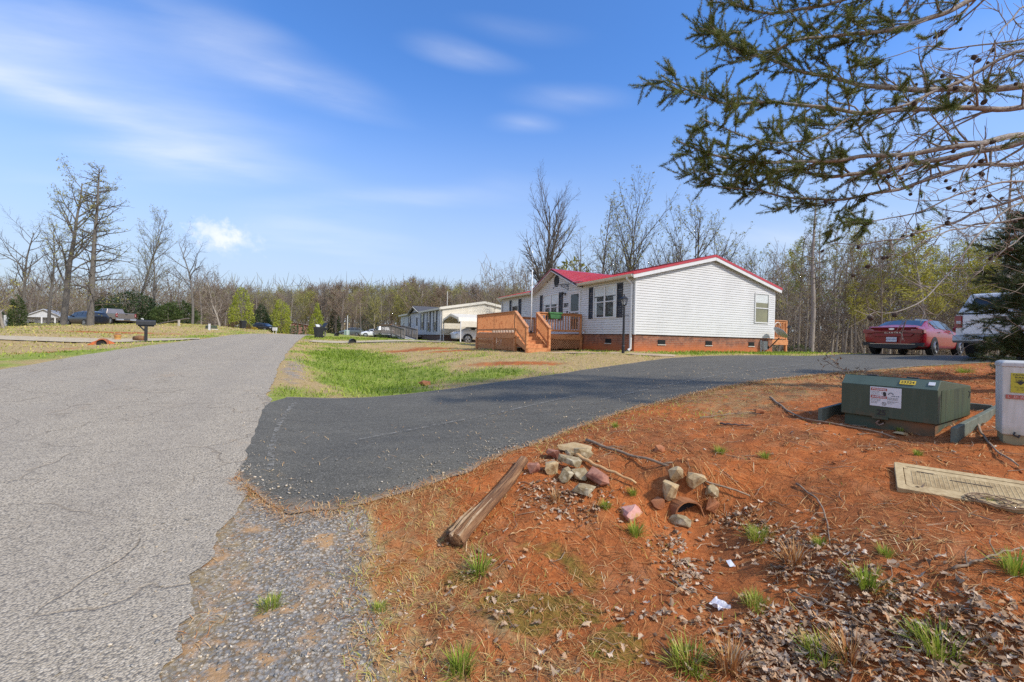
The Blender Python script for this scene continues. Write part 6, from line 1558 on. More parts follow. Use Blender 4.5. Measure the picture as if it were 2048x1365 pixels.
for i in range(24): m_.box(-2.15 + i*.145, -2.12 + i*.145, -2.05, -2.02, .1, .8)
m_.build('porch_railing', white, hs_)
m_ = MB(); m_.bar((1.3, -2.05, .8), (2.9, -2.9, .0), .08, .1); m_.build('stair_rail', white, hs_)
window(hs_, frame((.5, -.01, .9), (1, 0, 0), (0, 0, 1)), .8, 1.2, False, .3, True); window(hs_, frame((-2.0, -.01, .9), (1, 0, 0), (0, 0, 1)), .7, 1.2, False, .3, False)
m_ = MB(); m_.box(-.95, -.05, -.06, -.02, 0, 2.05); m_.build('door', white, hs_)
m_ = MB(); m_.lathe([(.25, -.1), (.25, .1)], 18, (2.75, -.4, 1.7), 'y'); q2 = m_.build('satellite_dish', white, hs_); q2.name = 'wall_dish'
q_ = on_ground(150, 80); small_house('long low cream building seen behind the dark suv', (q_.x, q_.y, q_.z + .1), rad(40), 9, 7, 2.0, .9, cream, pm('cream_roof', (.55, .54, .50), (.45, .44, .40), 3, .5), False, 'outbuilding')
q_ = on_ground(588, 118); o = small_house('distant pinkish house with a grey roof between the bright green trees', (q_.x, q_.y, -.5), rad(20), 9, 16, 2.6, .8, pm('pink_brick', (.42, .22, .18), (.36, .18, .15), 6, .8), shingle, False)
q_ = on_ground(20, 70); post_thing('white_pole', 'thick white post on the lawn beside the conical evergreen', 'post', 12.5, 44, 1.25, .14, white, 0, True)
q_ = on_ground(376, 57.5)
m_ = MB(); m_.box(-.7, .7, -.3, .3, .35, .6); m_.box(-.75, -.5, -.28, .28, .15, .7); m_.box(.45, .7, -.28, .28, .1, .75); o = m_.build('garden_ornament', pm('pale_ornament', (.55, .55, .55), (.3, .3, .3), 2.5, .6), None, bevel=.05); o.location = q_; o.scale = (.7, .7, .7); tag(o, 'pale heap of garden things at the foot of the spreading bare tree', 'garden things')
# ---------------------------------------------------------------- vegetation
def tubes_mesh(groups):
    """groups: list of (points[n], radii[n], sides) -> V, F arrays"""
    Vs, Fs = [], []; off = 0; by = {}
    for p, r, s in groups: by.setdefault((len(p), s), []).append((p, r))
    for (m_, s), lst in by.items():
        Pn = np.array([[tuple(q) for q in p] for p, _ in lst], dtype=np.float64); Rn = np.array([r for _, r in lst], dtype=np.float64)
        t = np.gradient(Pn, axis=1); t /= np.linalg.norm(t, axis=2, keepdims=True) + 1e-9
        ref = np.where(np.abs(t[:, :, 2:3]) > .9, np.array([1., .1, 0]), np.array([0, 0, 1.]))
        u = np.cross(t, ref); u /= np.linalg.norm(u, axis=2, keepdims=True) + 1e-9; v = np.cross(t, u)
        a = 2*np.pi*np.arange(s)/s
        ring = Pn[:, :, None, :] + (u[:, :, None, :]*np.cos(a)[None, None, :, None] + v[:, :, None, :]*np.sin(a)[None, None, :, None])*Rn[:, :, None, None]
        n = len(lst); Vs.append(ring.reshape(-1, 3))
        i, j, k = np.meshgrid(np.arange(n), np.arange(m_-1), np.arange(s), indexing='ij'); k2 = (k+1) % s
        b = off + i*m_*s
        Fs.append(np.stack([b+j*s+k, b+j*s+k2, b+(j+1)*s+k2, b+(j+1)*s+k], -1).reshape(-1, 4)); off += n*m_*s
    return np.concatenate(Vs), np.concatenate(Fs)

def leaf_quads(C_, size, rs, elong=1.4, up=None, curl=0):
    """small leaf faces with random directions at the points C_"""
    n = len(C_); C_ = np.asarray(C_, float)
    d = rs.normal(size=(n, 3)); 
    if up is not None: d += np.asarray(up)
    d /= np.linalg.norm(d, axis=1, keepdims=True); e = np.cross(d, rs.normal(size=(n, 3))); e /= np.linalg.norm(e, axis=1, keepdims=True) + 1e-9
    s = (size*(.6 + .8*rs.rand(n)))[:, None]
    V_ = np.stack([C_ - e*s*.32, C_ + d*s*elong*.5 - e*s*.05, C_ + d*s*elong, C_ + d*s*elong*.5 + e*s*.5], 1).reshape(-1, 3)
    return V_, np.arange(n*4).reshape(-1, 4), np.repeat(rs.rand(n), 4)

class Grow:
    def __init__(s, seed):
        s.r = random.Random(seed); s.tr = []; s.tw = []; s.tips = []
    def branch(s, p, d, ln, r0, lev, spec):
        sp = spec[lev]; n = sp['n']; rg = s.r; pts = [p.copy()]; rr = [r0]; d = d.normalized()
        for i in range(n):
            d = (d + Vector((rg.gauss(0, 1), rg.gauss(0, 1), rg.gauss(0, 1)))*sp['wander'] + Vector((0, 0, sp['up']))).normalized()
            p = p + d*(ln/n); pts.append(p.copy()); rr.append(max(r0*(1 - (i+1)/n*sp.get('taper', .85)), .003))
        (s.tr if lev < spec[0].get('trunk_levels', 2) else s.tw).append((pts, rr, sp['sides']))
        if lev + 1 >= len(spec):
            s.tips.append((pts[-1], d)); 
            if n > 1: s.tips.append((pts[-2], d))
            return
        k = sp['kids']
        for c in range(k):
            f = sp['from'] + (1 - sp['from'])*((c + rg.random())/k) if k > 1 else rg.uniform(sp['from'], 1)
            f = min(f, .995); x = f*n; i = min(int(x), n-1); q = pts[i].lerp(pts[i+1], x - i); pd = (pts[i+1] - pts[i]).normalized()
            az = rg.random()*2*math.pi if 'fan' not in sp else rg.choice((0, math.pi)) + rg.gauss(0, .5)
            ref = Vector((math.cos(az), math.sin(az), 0)) if abs(pd.z) > .7 else (pd.cross(Vector((0, 0, 1))).normalized()*math.cos(az) + Vector((0, 0, 1))*math.sin(az))
            ang = sp['angle']*(1 + rg.gauss(0, .18)); ang *= (1 - sp.get('closing', 0)*f)
            side = (ref - pd*ref.dot(pd)).normalized()
            cd_ = pd*math.cos(ang) + side*math.sin(ang)
            shape = sp.get('shape', lambda f: 1 - .55*f)(f)
            cl_ = ln*sp['ratio']*shape*rg.uniform(.7, 1.2)
            ri = r0*(1 - f*sp.get('taper', .85))
            s.branch(q, cd_, cl_, max(min(ri*.75, r0*sp['rr']), .0045), lev+1, spec)

BARK = pm('bark_grey', (.17, .14, .11), (.10, .082, .065), 5, .95, .02, 20, stretch=(3, 3, .6), c3=(.23, .195, .16))
BARKP = pm('bark_pale', (.27, .23, .185), (.17, .14, .11), 5, .95, .02, 20, stretch=(3, 3, .6), c3=(.34, .30, .25))
TWIG = pm('twig_grey', (.19, .15, .115), (.13, .10, .078), 3, .95)
TWIGP = pm('twig_pale', (.30, .245, .19), (.20, .16, .125), 3, .95)
PINEBARK = pm('pine_bark', (.20, .17, .145), (.13, .10, .08), 8, .95, .01, 40, stretch=(2, 2, 2), c3=(.34, .30, .26))
budm = rvmat('bud_leaves', [(0, (.20, .18, .04)), (.5, (.32, .31, .06)), (1, (.44, .41, .12))], .7, .3, .3)
leafyg = rvmat('young_leaves', [(0, (.26, .26, .03)), (.5, (.42, .40, .05)), (1, (.58, .53, .11))], .6, .3, .35)
brownb = rvmat('brown_buds', [(0, (.12, .075, .05)), (.6, (.20, .13, .085)), (1, (.24, .19, .10))], .9, .2)
brightg = rvmat('bright_foliage', [(0, (.16, .20, .014)), (.5, (.30, .34, .03)), (1, (.50, .50, .08))], .6, .35, .3)
darkg = rvmat('dark_conifer', [(0, (.014, .03, .010)), (.6, (.035, .065, .02)), (1, (.07, .10, .03))], .7, .3, .15)
shrubg = rvmat('shrub_green', [(0, (.03, .055, .012)), (.6, (.065, .10, .025)), (1, (.12, .14, .04))], .7, .3, .2)
pineg = rvmat('pine_needles', [(0, (.055, .08, .016)), (.5, (.13, .165, .032)), (1, (.27, .28, .06))], .6, .35, .2)
brownbush = rvmat('brown_bush', [(0, (.05, .028, .022)), (1, (.12, .07, .05))], .9, .2)
yellowb = rvmat('yellow_bush', [(0, (.40, .27, .02)), (1, (.58, .42, .05))], .7, .3, .2)

def make_tree(name, seed, H, r0, spec, leaf=None, leaf_n=1, leaf_size=.1, bark=None, twig=None, lean=(0, 0), starts=None, prob=1.0):
    g = Grow(seed)
    for p, d, l_, r_ in (starts or [((0, 0, -.3), (lean[0], lean[1], 1), H, r0)]): g.branch(Vector(p), Vector(d), l_, r_, 0, spec)
    root = bpy.data.objects.new(name, None); COL.objects.link(root)
    Vt, Ft = tubes_mesh(g.tr); fast_mesh('trunk', Vt, Ft, bark or BARK, parent=root, smooth=True)
    Vw, Fw = tubes_mesh(g.tw); mi = np.zeros(len(Fw), int); rv = np.zeros(len(Vw)); mats = [twig or TWIG]
    if leaf is not None:
        rs = np.random.RandomState(seed + 1)
        tp_ = np.array([tuple(p) for p, d in g.tips if g.r.random() < prob]); tp_ = np.repeat(tp_, leaf_n, 0)
        tp_ = tp_ + rs.normal(size=tp_.shape)*leaf_size*1.1*(leaf_n > 1)
        Vl, Fl, rl = leaf_quads(tp_, leaf_size, rs)
        Fw = np.concatenate([Fw, Fl + len(Vw)]); Vw = np.concatenate([Vw, Vl]); rv = np.concatenate([rv, rl]); mi = np.concatenate([mi, np.ones(len(Fl), int)]); mats.append(leaf)
    fast_mesh('crown', Vw, Fw, mats, mi, root, rv)
    root['H'] = float(max(Vw[:, 2].max(), Vt[:, 2].max())); return root

def S(n, wander, up, sides, kids=0, frm=.3, angle=.8, ratio=.5, rr=.5, **k):
    d = dict(n=n, wander=wander, up=up, sides=sides, kids=kids, angle=angle, ratio=ratio, rr=rr); d['from'] = frm; d.update(k); return d
SPREAD = [S(10, .045, .03, 8, 20, .26, .72, .42, .28, shape=lambda f: 1.15 - .75*f, trunk_levels=2), S(7, .11, .06, 5, 10, .22, .65, .46, .5), S(4, .2, .05, 3, 6, .2, .7, .45, .6), S(2, .2, .05, 3)]
SPIKY = [S(12, .02, .02, 8, 66, .14, 1.35, .26, .19, shape=lambda f: .55 + 1.0*f if f < .35 else 1.35 - 1.05*f, trunk_levels=1), S(5, .14, .04, 4, 7, .2, .8, .42, .55), S(3, .2, .06, 3, 3, .2, .7, .5, .6), S(2, .2, .05, 3)]
VASE = [S(9, .05, .03, 8, 14, .20, .62, .62, .55, shape=lambda f: 1.05 - .62*f, closing=.3, trunk_levels=2), S(8, .07, .06, 5, 14, .2, .55, .36, .5), S(4, .12, .06, 3, 5, .2, .55, .5, .6), S(2, .14, .05, 3)]
POLE = [S(9, .03, .02, 6, 20, .42, .75, .22, .35, shape=lambda f: 1.25 - .8*f, trunk_levels=1), S(5, .14, .08, 3, 8, .2, .65, .45, .5), S(3, .2, .05, 3, 4, .2, .7, .5, .6), S(2, .2, .04, 3)]
THICK = [S(6, .12, .03, 5, 16, .10, .7, .5, .4, shape=lambda f: 1.1 - .5*f, trunk_levels=1), S(5, .2, .06, 3, 9, .12, .75, .5, .55), S(3, .25, .05, 3, 5, .1, .8, .5, .6), S(2, .25, .05, 3)]
OAK2 = [S(8, .07, .02, 8, 14, .30, .8, .5, .36, shape=lambda f: 1.1 - .5*f, trunk_levels=2), S(6, .15, .05, 5, 9, .25, .75, .42, .5), S(4, .2, .05, 3, 5, .2, .8, .45, .6), S(2, .25, .05, 3)]

def put(root, loc, sc=1.0, rz=0.0, label=None, cat='tree', group=None, name=None, sxy=None):
    root.location = loc; root.rotation_euler = (0, 0, rz); root.scale = (sc*(sxy or 1), sc*(sxy or 1), sc)
    if name: root.name = name
    if label: tag(root, label, cat, group)
    return root
def at_top(root, u, Y, ytop, rz=0, sxy=1.0, base=None):
    """stand the tree at picture column u and distance Y so that it reaches the height seen at ytop"""
    g = on_ground(u, Y, -.05)
    if base is not None: g.z = base
    h = P(u, ytop, Y).z - g.z; s = h/root['H']
    root.location = g; root.rotation_euler = (0, 0, rz); root.scale = (s*sxy, s*sxy, s)
    return root
def clone(proto): return copy_tree(proto)

BARKD = pm('bark_dark', (.115, .10, .085), (.065, .056, .048), 5, .95, .02, 20, stretch=(3, 3, .6), c3=(.155, .14, .12)); TWIGD = pm('twig_dark', (.125, .108, .09), (.085, .072, .06), 3, .95)
# ---- the bare trees across the road
T = make_tree('bare_tree', 101, 16, .30, SPREAD, budm, 2, .13, BARKD, TWIGD, (.11, .05), prob=.55); at_top(T, 126, 42, 300, 1.4); tag(T, 'tall leaning bare tree with sparse buds beside the dark suv and cottage', 'tree')
T = make_tree('bare_tree', 205, 15, .30, SPIKY, budm, 1, .12, BARKD, TWIGD, (.03, 0), prob=.35); at_top(T, 180, 40, 322, .3); tag(T, 'tall straight bare tree bristling with short horizontal branches by the dark suv', 'tree')
T = make_tree('bare_tree', 303, 15, .21, SPREAD, budm, 1, .12, BARKD, TWIGD, (.1, 0), prob=.3); at_top(T, 262, 62, 392, .9, .8); tag(T, 'slender bare tree leaning between the straight spiky tree and the shrubs', 'tree')
T = make_tree('bare_tree', 404, 14, .20, SPREAD, budm, 1, .12, BARKD, TWIGD, (.02, .02), prob=.3); at_top(T, 308, 60, 422, 2.2, .8); tag(T, 'slim forked bare tree rising behind the black mailbox', 'tree')
T = make_tree('bare_tree', 515, 13, .20, OAK2, None, 1, .1, BARKD, TWIGD, (.02, 0)); at_top(T, 384, 54, 420, 1.1, .9); tag(T, 'open bare tree with wide crooked limbs in front of the white cloud', 'tree')
T = make_tree('bare_tree', 610, 13, .22, SPREAD, None, 1, .1, BARKD, TWIGD, (-.1, 0)); at_top(T, 96, 52, 430, 2.9, .9); tag(T, 'thin bare tree behind the cottage, lower than the leaning one', 'tree')
T = make_tree('bare_tree', 612, 13, .22, OAK2, None, 1, .1, BARKD, TWIGD, (-.1, 0)); at_top(T, 48, 60, 425, 1.9, 1.1); tag(T, 'spreading bare tree at the picture edge behind the cottage roof', 'tree')
T = make_tree('budding_tree', 717, 5.2, .11, [S(6, .12, .04, 6, 9, .2, .9, .75, .6, trunk_levels=2), S(6, .15, .02, 4, 8, .2, .7, .45, .5), S(4, .2, .05, 3, 4, .2, .7, .4, .6), S(2, .2, 0, 3)], leafyg, 3, .09, BARKP, TWIGP, (.2, 0), prob=.6); at_top(T, 8, 33, 515, 4.4, 1.2); tag(T, 'low pale tree with fresh yellow green leaves beside the conical evergreen', 'tree')
T = make_tree('shrub_tree', 818, 5, .10, THICK, None, 1, .1, BARKP, TWIGP, (0, 0)); at_top(T, 440, 62, 530, 1, 1.1); tag(T, 'dense grey twiggy tree beside the bright green egg shaped tree', 'tree')
T = make_tree('bare_tree', 921, 3.6, .09, [S(3, .05, .02, 6, 9, .4, .9, .95, .6, trunk_levels=2), S(5, .14, .08, 4, 9, .15, .6, .5, .5), S(3, .18, .06, 3, 4, .2, .6, .5, .6), S(2, .2, .05, 3)], brownb, 1, .05, BARKD, TWIGD); at_top(T, 720, 47, 628, .5, 1.15); tag(T, 'small round crowned bare tree on the grass beyond the wooden ramp', 'tree')
# ---- bare trees behind the white house
T = make_tree('bare_tree', 1001, 13, .26, VASE, None, 1, .1, BARKD, TWIGD, starts=[((.35, 0, -.3), (.02, 0, 1), 12.5, .24), ((-.35, .1, -.3), (-.10, .02, 1), 11.5, .18)]); at_top(T, 1092, 41, 315, 2.0, .95); tag(T, 'tall vase shaped bare tree above the entrance gable of the white house', 'tree')
T = make_tree('bare_tree', 1102, 12, .14, OAK2, budm, 2, .12, BARKD, TWIGD, (.18, 0), prob=.15); at_top(T, 1150, 34, 425, .7, .8); tag(T, 'dark crooked bare tree curving up behind the red roof', 'tree')
T = make_tree('bare_tree', 1203, 13, .16, VASE, budm, 1, .12, BARKD, TWIGD, starts=[((0, 0, -.3), (.0, 0, 1), 13, .16), ((.7, 0, -.3), (.1, 0, 1), 11, .12), ((-.8, .2, -.3), (-.12, 0, 1), 10.5, .10)], prob=.25); at_top(T, 1243, 44, 345, .2, 1.0); tag(T, 'tall bare clump of upright stems behind the middle of the red roof', 'tree')
T = make_tree('bare_tree', 1305, 12, .14, VASE, budm, 1, .12, BARKD, TWIGD, starts=[((0, 0, -.3), (.08, 0, 1), 11, .15), ((.9, 0, -.3), (.28, 0, 1), 10, .12), ((-.9, .2, -.3), (-.05, 0, 1), 10, .12), ((1.6, 0, -.3), (.4, 0, 1), 8, .08)], prob=.2); at_top(T, 1362, 42, 388, .0, 1.15); tag(T, 'fanned bare clump of stems behind the peak of the white gable', 'tree')
T = make_tree('bare_tree', 1406, 12, .12, POLE, budm, 1, .12, BARKD, TWIGD, prob=.3); at_top(T, 1192, 40, 385, .5, 1.1); tag(T, 'single thin bare pole of a tree between the vase shaped tree and the clump', 'tree')

# ---- woodland: a few kinds of trees, copied
def proto_set():
    return [make_tree('woodland_tree', 2001, 14, .15, POLE, brownb, 1, .07, BARK, TWIG),
            make_tree('woodland_tree', 2002, 14, .13, POLE, budm, 1, .10, BARKP, TWIGP, prob=.5),
            make_tree('woodland_tree', 2003, 9, .09, THICK, None, 1, .1, BARK, TWIG),
            make_tree('woodland_tree', 2004, 9, .09, THICK, budm, 1, .09, BARKP, TWIGP, prob=.35),
            make_tree('woodland_tree', 2005, 11, .10, POLE, leafyg, 3, .12, BARKP, TWIGP, prob=.7),
            make_tree('woodland_tree', 2006, 13, .14, OAK2, brownb, 1, .08, BARK, TWIG)]
PR = proto_set()
used = set()
def wood_tree(k, u, Y, ytop, label, group, rz, sxy=1.0, base=None, name='woodland_tree'):
    t = PR[k] if k not in used else clone(PR[k]); used.add(k)
    at_top(t, u, Y, ytop, rz, sxy, base); t.name = name
    return tag(t, label, 'tree', group)
rg = random.Random(77)
LBL = ['bare grey brown woodland tree with a slim trunk beyond the driveway and house', 'pale stemmed woodland tree with scattered buds beyond the driveway and house', 'tangled bare undergrowth tree in the wood beyond the driveway', 'pale tangled undergrowth tree with a few buds in the wood beyond the driveway', 'yellow green budding tree in the wood beyond the driveway', 'spreading bare brown tree in the wood beyond the driveway and house']
GR = 'trees of the wood behind the driveway'
# the wood right of the house
for i in range(84):
    u = 1555 + (2240-1555)*((i*0.6180339) % 1); Y = 25 + 24*((i*.7548) % 1) + (2 if u < 1620 else 0)
    if 1640 < u < 1900 and Y < 27: Y += 4
    k = rg.choices((0, 1, 2, 3, 4, 5), (3, 3.6, 3, 2.6, 1.0, 1.6))[0]
    top = {0: 478, 1: 470, 2: 575, 3: 580, 4: 505, 5: 480}[k] + rg.uniform(-65, 20) + (20 if u < 1660 else 0)
    wood_tree(k, u, Y, top, LBL[k], GR, rg.uniform(0, 6.28), rg.uniform(.8, 1.15) if k in (0, 1, 4) else rg.uniform(.9, 1.3))
for u, Y, top, sx in ((1850, 29, 430, 1.5), (1745, 31, 520, 1.4), (1950, 32, 470, 1.5), (1690, 30, 560, 1.3)):
    wood_tree(4, u, Y, top, LBL[4], GR, rg.uniform(0, 6), sx)
# low trees behind the house
for i in range(34):
    u = 985 + 600*((i*.6180339) % 1); Y = 40 + 22*((i*.7548) % 1); k = rg.choice((2, 3, 5, 5, 0, 1))
    top = 530 + rg.uniform(-32, 18) - (24 if 1300 < u < 1560 else 0)
    wood_tree(k, u, Y, top, LBL[k], GR, rg.uniform(0, 6.28), rg.uniform(.8, 1.1))
# behind the lawn across the road
LB2 = 'brown grey bare tree in the wood behind the cottage and shrubs'
for i in range(44):
    u = -60 + 520*((i*.6180339) % 1); Y = 66 + 34*((i*.7548) % 1); k = rg.choice((2, 3, 5, 0, 2, 3))
    wood_tree(k, u, Y, 552 + rg.uniform(-30, 26), LB2, 'trees of the wood behind the cottage', rg.uniform(0, 6.28), rg.uniform(1.1, 1.6))
# the wooded hill: light trees with a haze of twigs
def fuzzy(seed, H, col, pale=True, leafc=None, nt=620):
    rs = np.random.RandomState(seed); root = bpy.data.objects.new('hill_tree', None); COL.objects.link(root)
    tr_ = [([(0, 0, -.5), (.1, 0, H*.35), (rs.normal()*.25, rs.normal()*.25, H*.85)], [.20, .15, .05], 4)]
    tw_ = []
    for _ in range(34):
        f = rs.uniform(.32, .95); a = rs.rand()*6.28; ln = H*.24*(1.25 - f)*rs.uniform(.7, 1.2)*1.3
        p0 = np.array([0, 0, H*.85*f]); p1 = p0 + np.array([math.cos(a)*ln*.6, math.sin(a)*ln*.6, ln*.6]); p2 = p1 + np.array([math.cos(a)*ln*.25, math.sin(a)*ln*.25, ln*.5])
        tw_.append(([p0, p1, p2], [.05, .03, .015], 3))
        for _ in range(nt//34):
            q = p0 + (p2 - p0)*rs.uniform(.2, 1.05) + rs.normal(size=3)*.25; d = rs.normal(size=3)*.5 + np.array([math.cos(a)*.4, math.sin(a)*.4, .9]); d /= np.linalg.norm(d)
            tw_.append(([q, q + d*rs.uniform(.5, 1.3)], [.022, .008], 3))
    Vt, Ft = tubes_mesh(tr_); fast_mesh('trunk', Vt, Ft, BARKP if pale else BARK, parent=root)
    Vw, Fw = tubes_mesh(tw_); mats = [col]; mi = np.zeros(len(Fw), int); rv = np.zeros(len(Vw))
    if leafc is not None:
        tips = Vw[rs.randint(0, len(Vw), 900)] + rs.normal(size=(900, 3))*.2
        Vl, Fl, rl = leaf_quads(tips, .26, rs); Fw = np.concatenate([Fw, Fl + len(Vw)]); Vw = np.concatenate([Vw, Vl]); mi = np.concatenate([mi, np.ones(len(Fl), int)]); rv = np.concatenate([rv, rl]); mats.append(leafc)
    fast_mesh('crown', Vw, Fw, mats, mi, root, rv); root['H'] = float(Vw[:, 2].max()); return root
tw1 = pm('hill_twig_brown', (.20, .15, .11), (.26, .20, .15), .4, .95); tw2 = pm('hill_twig_olive', (.20, .185, .085), (.25, .23, .11), .4, .95); tw3 = pm('hill_twig_grey', (.22, .19, .16), (.17, .145, .12), .4, .95)
HPt = [fuzzy(1, 16, tw1, True, None), fuzzy(2, 16, tw2, True, budm), fuzzy(3, 16, tw3, True, None), fuzzy(4, 15, tw1, False, brownb), fuzzy(5, 14, tw2, True, leafyg)]
HL_ = ['bare brown tree on the wooded hill beyond the houses', 'olive tinged budding tree on the wooded hill beyond the houses', 'pale grey bare tree on the wooded hill beyond the houses', 'dark brown budding tree on the wooded hill beyond the houses', 'yellow green tree on the wooded hill beyond the houses']
uh = set()
def prof_top(u): return float(np.interp(u, [380, 470, 520, 620, 700, 760, 830, 900, 980, 1060, 1200], [575, 570, 578, 572, 562, 572, 556, 566, 572, 578, 560]))
for i in range(185):
    u = 395 + 690*((i*.6180339) % 1); Y = 98 + 85*((i*.7548) % 1)
    k = rg.choices((0, 1, 2, 3, 4), (3, 2.0, 2.2, 1.6, .8))[0]
    t = HPt[k] if k not in uh else clone(HPt[k]); uh.add(k)
    top = prof_top(u) + rg.uniform(-7, 12) + (140 - Y)*.16 + (8 if k == 4 else 0)
    at_top(t, u, Y, top, rg.uniform(0, 6.28), rg.uniform(.85, 1.25)); t.name = 'hill_tree'; tag(t, HL_[k], 'tree', 'trees on the wooded hill')

# one mass of twigs behind all of these, where no tree can be told apart
def wood_mass(name, label, n, region, mats, seed):
    rs = np.random.RandomState(seed); tw_ = []
    for _ in range(n):
        u, Y, y0, y1 = region(rs); d = ray(u, 690); g0 = gz_arr([d.x*Y], [Y], False)[0]
        z1 = P(u, y1, Y).z; zz_ = g0 + (z1 - g0)*rs.rand()**.8
        q = np.array([d.x*Y, Y, zz_]); dv = rs.normal(size=3)*.6 + np.array([0, 0, .8]); dv /= np.linalg.norm(dv); ln = rs.uniform(.7, 2.4)*Y/60
        tw_.append(([q, q + dv*ln*.5 + rs.normal(size=3)*.1, q + dv*ln], np.array([.028, .02, .008])*Y/50, 3))
    V_, F_ = tubes_mesh(tw_); mi = rs.randint(0, len(mats), n).repeat(6)
    mi = mi[:len(F_)] if len(mi) >= len(F_) else np.zeros(len(F_), int)
    return tag(fast_mesh(name, V_, F_, mats, mi), label, None, None, 'stuff')
wood_mass('undergrowth', 'tangle of bare twigs deep in the wood', 26000, lambda rs: (rs.uniform(1545, 2250), rs.uniform(34, 62), 0, rs.uniform(500, 640)), [TWIG, TWIGP, tw1, tw3], 5)
wood_mass('undergrowth', 'tangle of bare twigs behind the white house', 5000, lambda rs: (rs.uniform(960, 1580), rs.uniform(60, 80), 0, rs.uniform(520, 600)), [TWIG, TWIGP, tw1, tw2], 6)
wood_mass('woodland', 'far wooded hillside reading as one brown mass', 9000, lambda rs: (rs.uniform(380, 1100), rs.uniform(185, 230), 0, rs.uniform(566, 640)), [tw1, tw2, tw3, TWIG], 7)
wood_mass('woodland', 'brown wood behind the cottage reading as one mass', 9000, lambda rs: (rs.uniform(-120, 470), rs.uniform(98, 125), 0, rs.uniform(556, 630)), [TWIG, TWIGP, tw1, tw2], 8)

# ---- evergreens and shrubs: thousands of small leaves spread through a shaped volume
def leafy(name, seed, H, prof, n, size, mat, stem=.08, lump=.42, up=(0, 0, .6), bark=None, shell=.55):
    rs = np.random.RandomState(seed); root = bpy.data.objects.new(name, None); COL.objects.link(root)
    z = rs.rand(n*3); pr_ = np.interp(z, [p[0] for p in prof], [p[1] for p in prof]); keep = rs.rand(n*3) < (pr_/max(p[1] for p in prof))**1.2
    z = z[keep][:n]; pr_ = pr_[keep][:n]; a = rs.rand(len(z))*2*np.pi
    r = pr_*(shell + (1 - shell)*rs.rand(len(z))**.6)*(1 + lump*2*fbm(np.cos(a)*2.2 + 5 + z*6, np.sin(a)*2.2 + z*5, seed, 3) + .08*rs.normal(size=len(z)))
    Cc = np.stack([r*np.cos(a), r*np.sin(a), z*H], 1)
    out = np.stack([np.cos(a)*.8, np.sin(a)*.8, np.full(len(z), up[2])], 1)
    V_, F_, rv = leaf_quads(Cc, size, rs, 1.6, out)
    gap = fbm(Cc[:, 0]*1.9 + 3, Cc[:, 1]*1.9 + Cc[:, 2]*1.4, seed + 9, 3); ok = gap > -.09
    V_ = V_.reshape(-1, 4, 3)[ok].reshape(-1, 3); rv = rv.reshape(-1, 4)[ok].ravel()*.7 + .3*np.clip(np.repeat(gap[ok], 4)*2.5 + .5, 0, 1); F_ = np.arange(len(V_)).reshape(-1, 4)
    fast_mesh('crown', V_, F_, mat, parent=root, rv=rv)
    tr_ = [([(0, 0, -.2), (0, 0, H*.5), (0, 0, H*.93)], [stem, stem*.7, .01], 6)]
    for i in range(14):
        f = rs.uniform(.1, .85); aa = rs.rand()*6.28; rr_ = float(np.interp(f, [p[0] for p in prof], [p[1] for p in prof]))*.75; tr_.append(([(0, 0, H*f*.9), (rr_*.5*math.cos(aa), rr_*.5*math.sin(aa), H*f*.95), (rr_*math.cos(aa), rr_*math.sin(aa), H*f)], [stem*.35, stem*.22, .006], 4))
    Vt, Ft = tubes_mesh(tr_); fast_mesh('trunk', Vt, Ft, bark or BARK, parent=root); root['H'] = float(V_[:, 2].max()); return root
EGG = [(0, .75), (.12, .98), (.35, 1.12), (.6, 1.0), (.8, .72), (.93, .4), (1, .1)]
CONE = [(0, .95), (.1, 1.2), (.3, 1.0), (.6, .6), (.85, .25), (1, .03)]
COLUMN = [(0, .5), (.2, .62), (.5, .58), (.8, .35), (1, .04)]
DOME = [(0, .8), (.25, 1.15), (.6, 1.05), (.85, .65), (1, .1)]
GB3 = 'bright green egg shaped trees past the brow of the road'
sc3 = lambda pr_, k: [(a, b*k) for a, b in pr_]
def plant(o, u, Y, ytop, label, cat='tree', group=None, rz=0, sxy=1., name=None, base=None):
    at_top(o, u, Y, ytop, rz, sxy, base)
    if name: o.name = name
    return tag(o, label, cat, group)
egg = leafy('rounded_tree', 31, 5.6, sc3(EGG, 1.65), 5200, .17, brightg, .09)
plant(egg, 482, 64, 574, 'largest bright green egg shaped tree beside the grey twiggy tree', 'tree', GB3, base=-.35, sxy=.66)
plant(leafy('rounded_tree', 32, 5.4, sc3(EGG, 1.7), 5200, .17, brightg, .09), 561, 74, 597, 'bright green egg shaped tree standing over the white box on its stand', 'tree', GB3, base=-.5, sxy=.68)
plant(leafy('rounded_tree', 33, 5.4, sc3(CONE, 1.5), 5000, .17, brightg, .09), 633, 72, 602, 'bright green pointed tree behind the overflowing bin', 'tree', GB3, base=-.5, sxy=.72)
plant(leafy('conifer_tree', 34, 4.6, sc3(CONE, 1.55), 5200, .15, darkg, .1), 522, 76, 605, 'dark green cone shaped conifer above the black car', base=-.3)
plant(leafy('evergreen_tree', 35, 4.6, sc3(COLUMN, 1.35), 4600, .13, shrubg, .08), 33, 43, 586, 'conical evergreen beside the white porch of the cottage')
plant(leafy('evergreen_tree', 39, 4.6, sc3(COLUMN, 1.35), 3600, .13, darkg, .08), 2, 46, 620, 'dark evergreen column cut off by the picture edge')
av = leafy('arborvitae', 36, 3.6, sc3(COLUMN, 1.0), 2600, .12, darkg, .06)
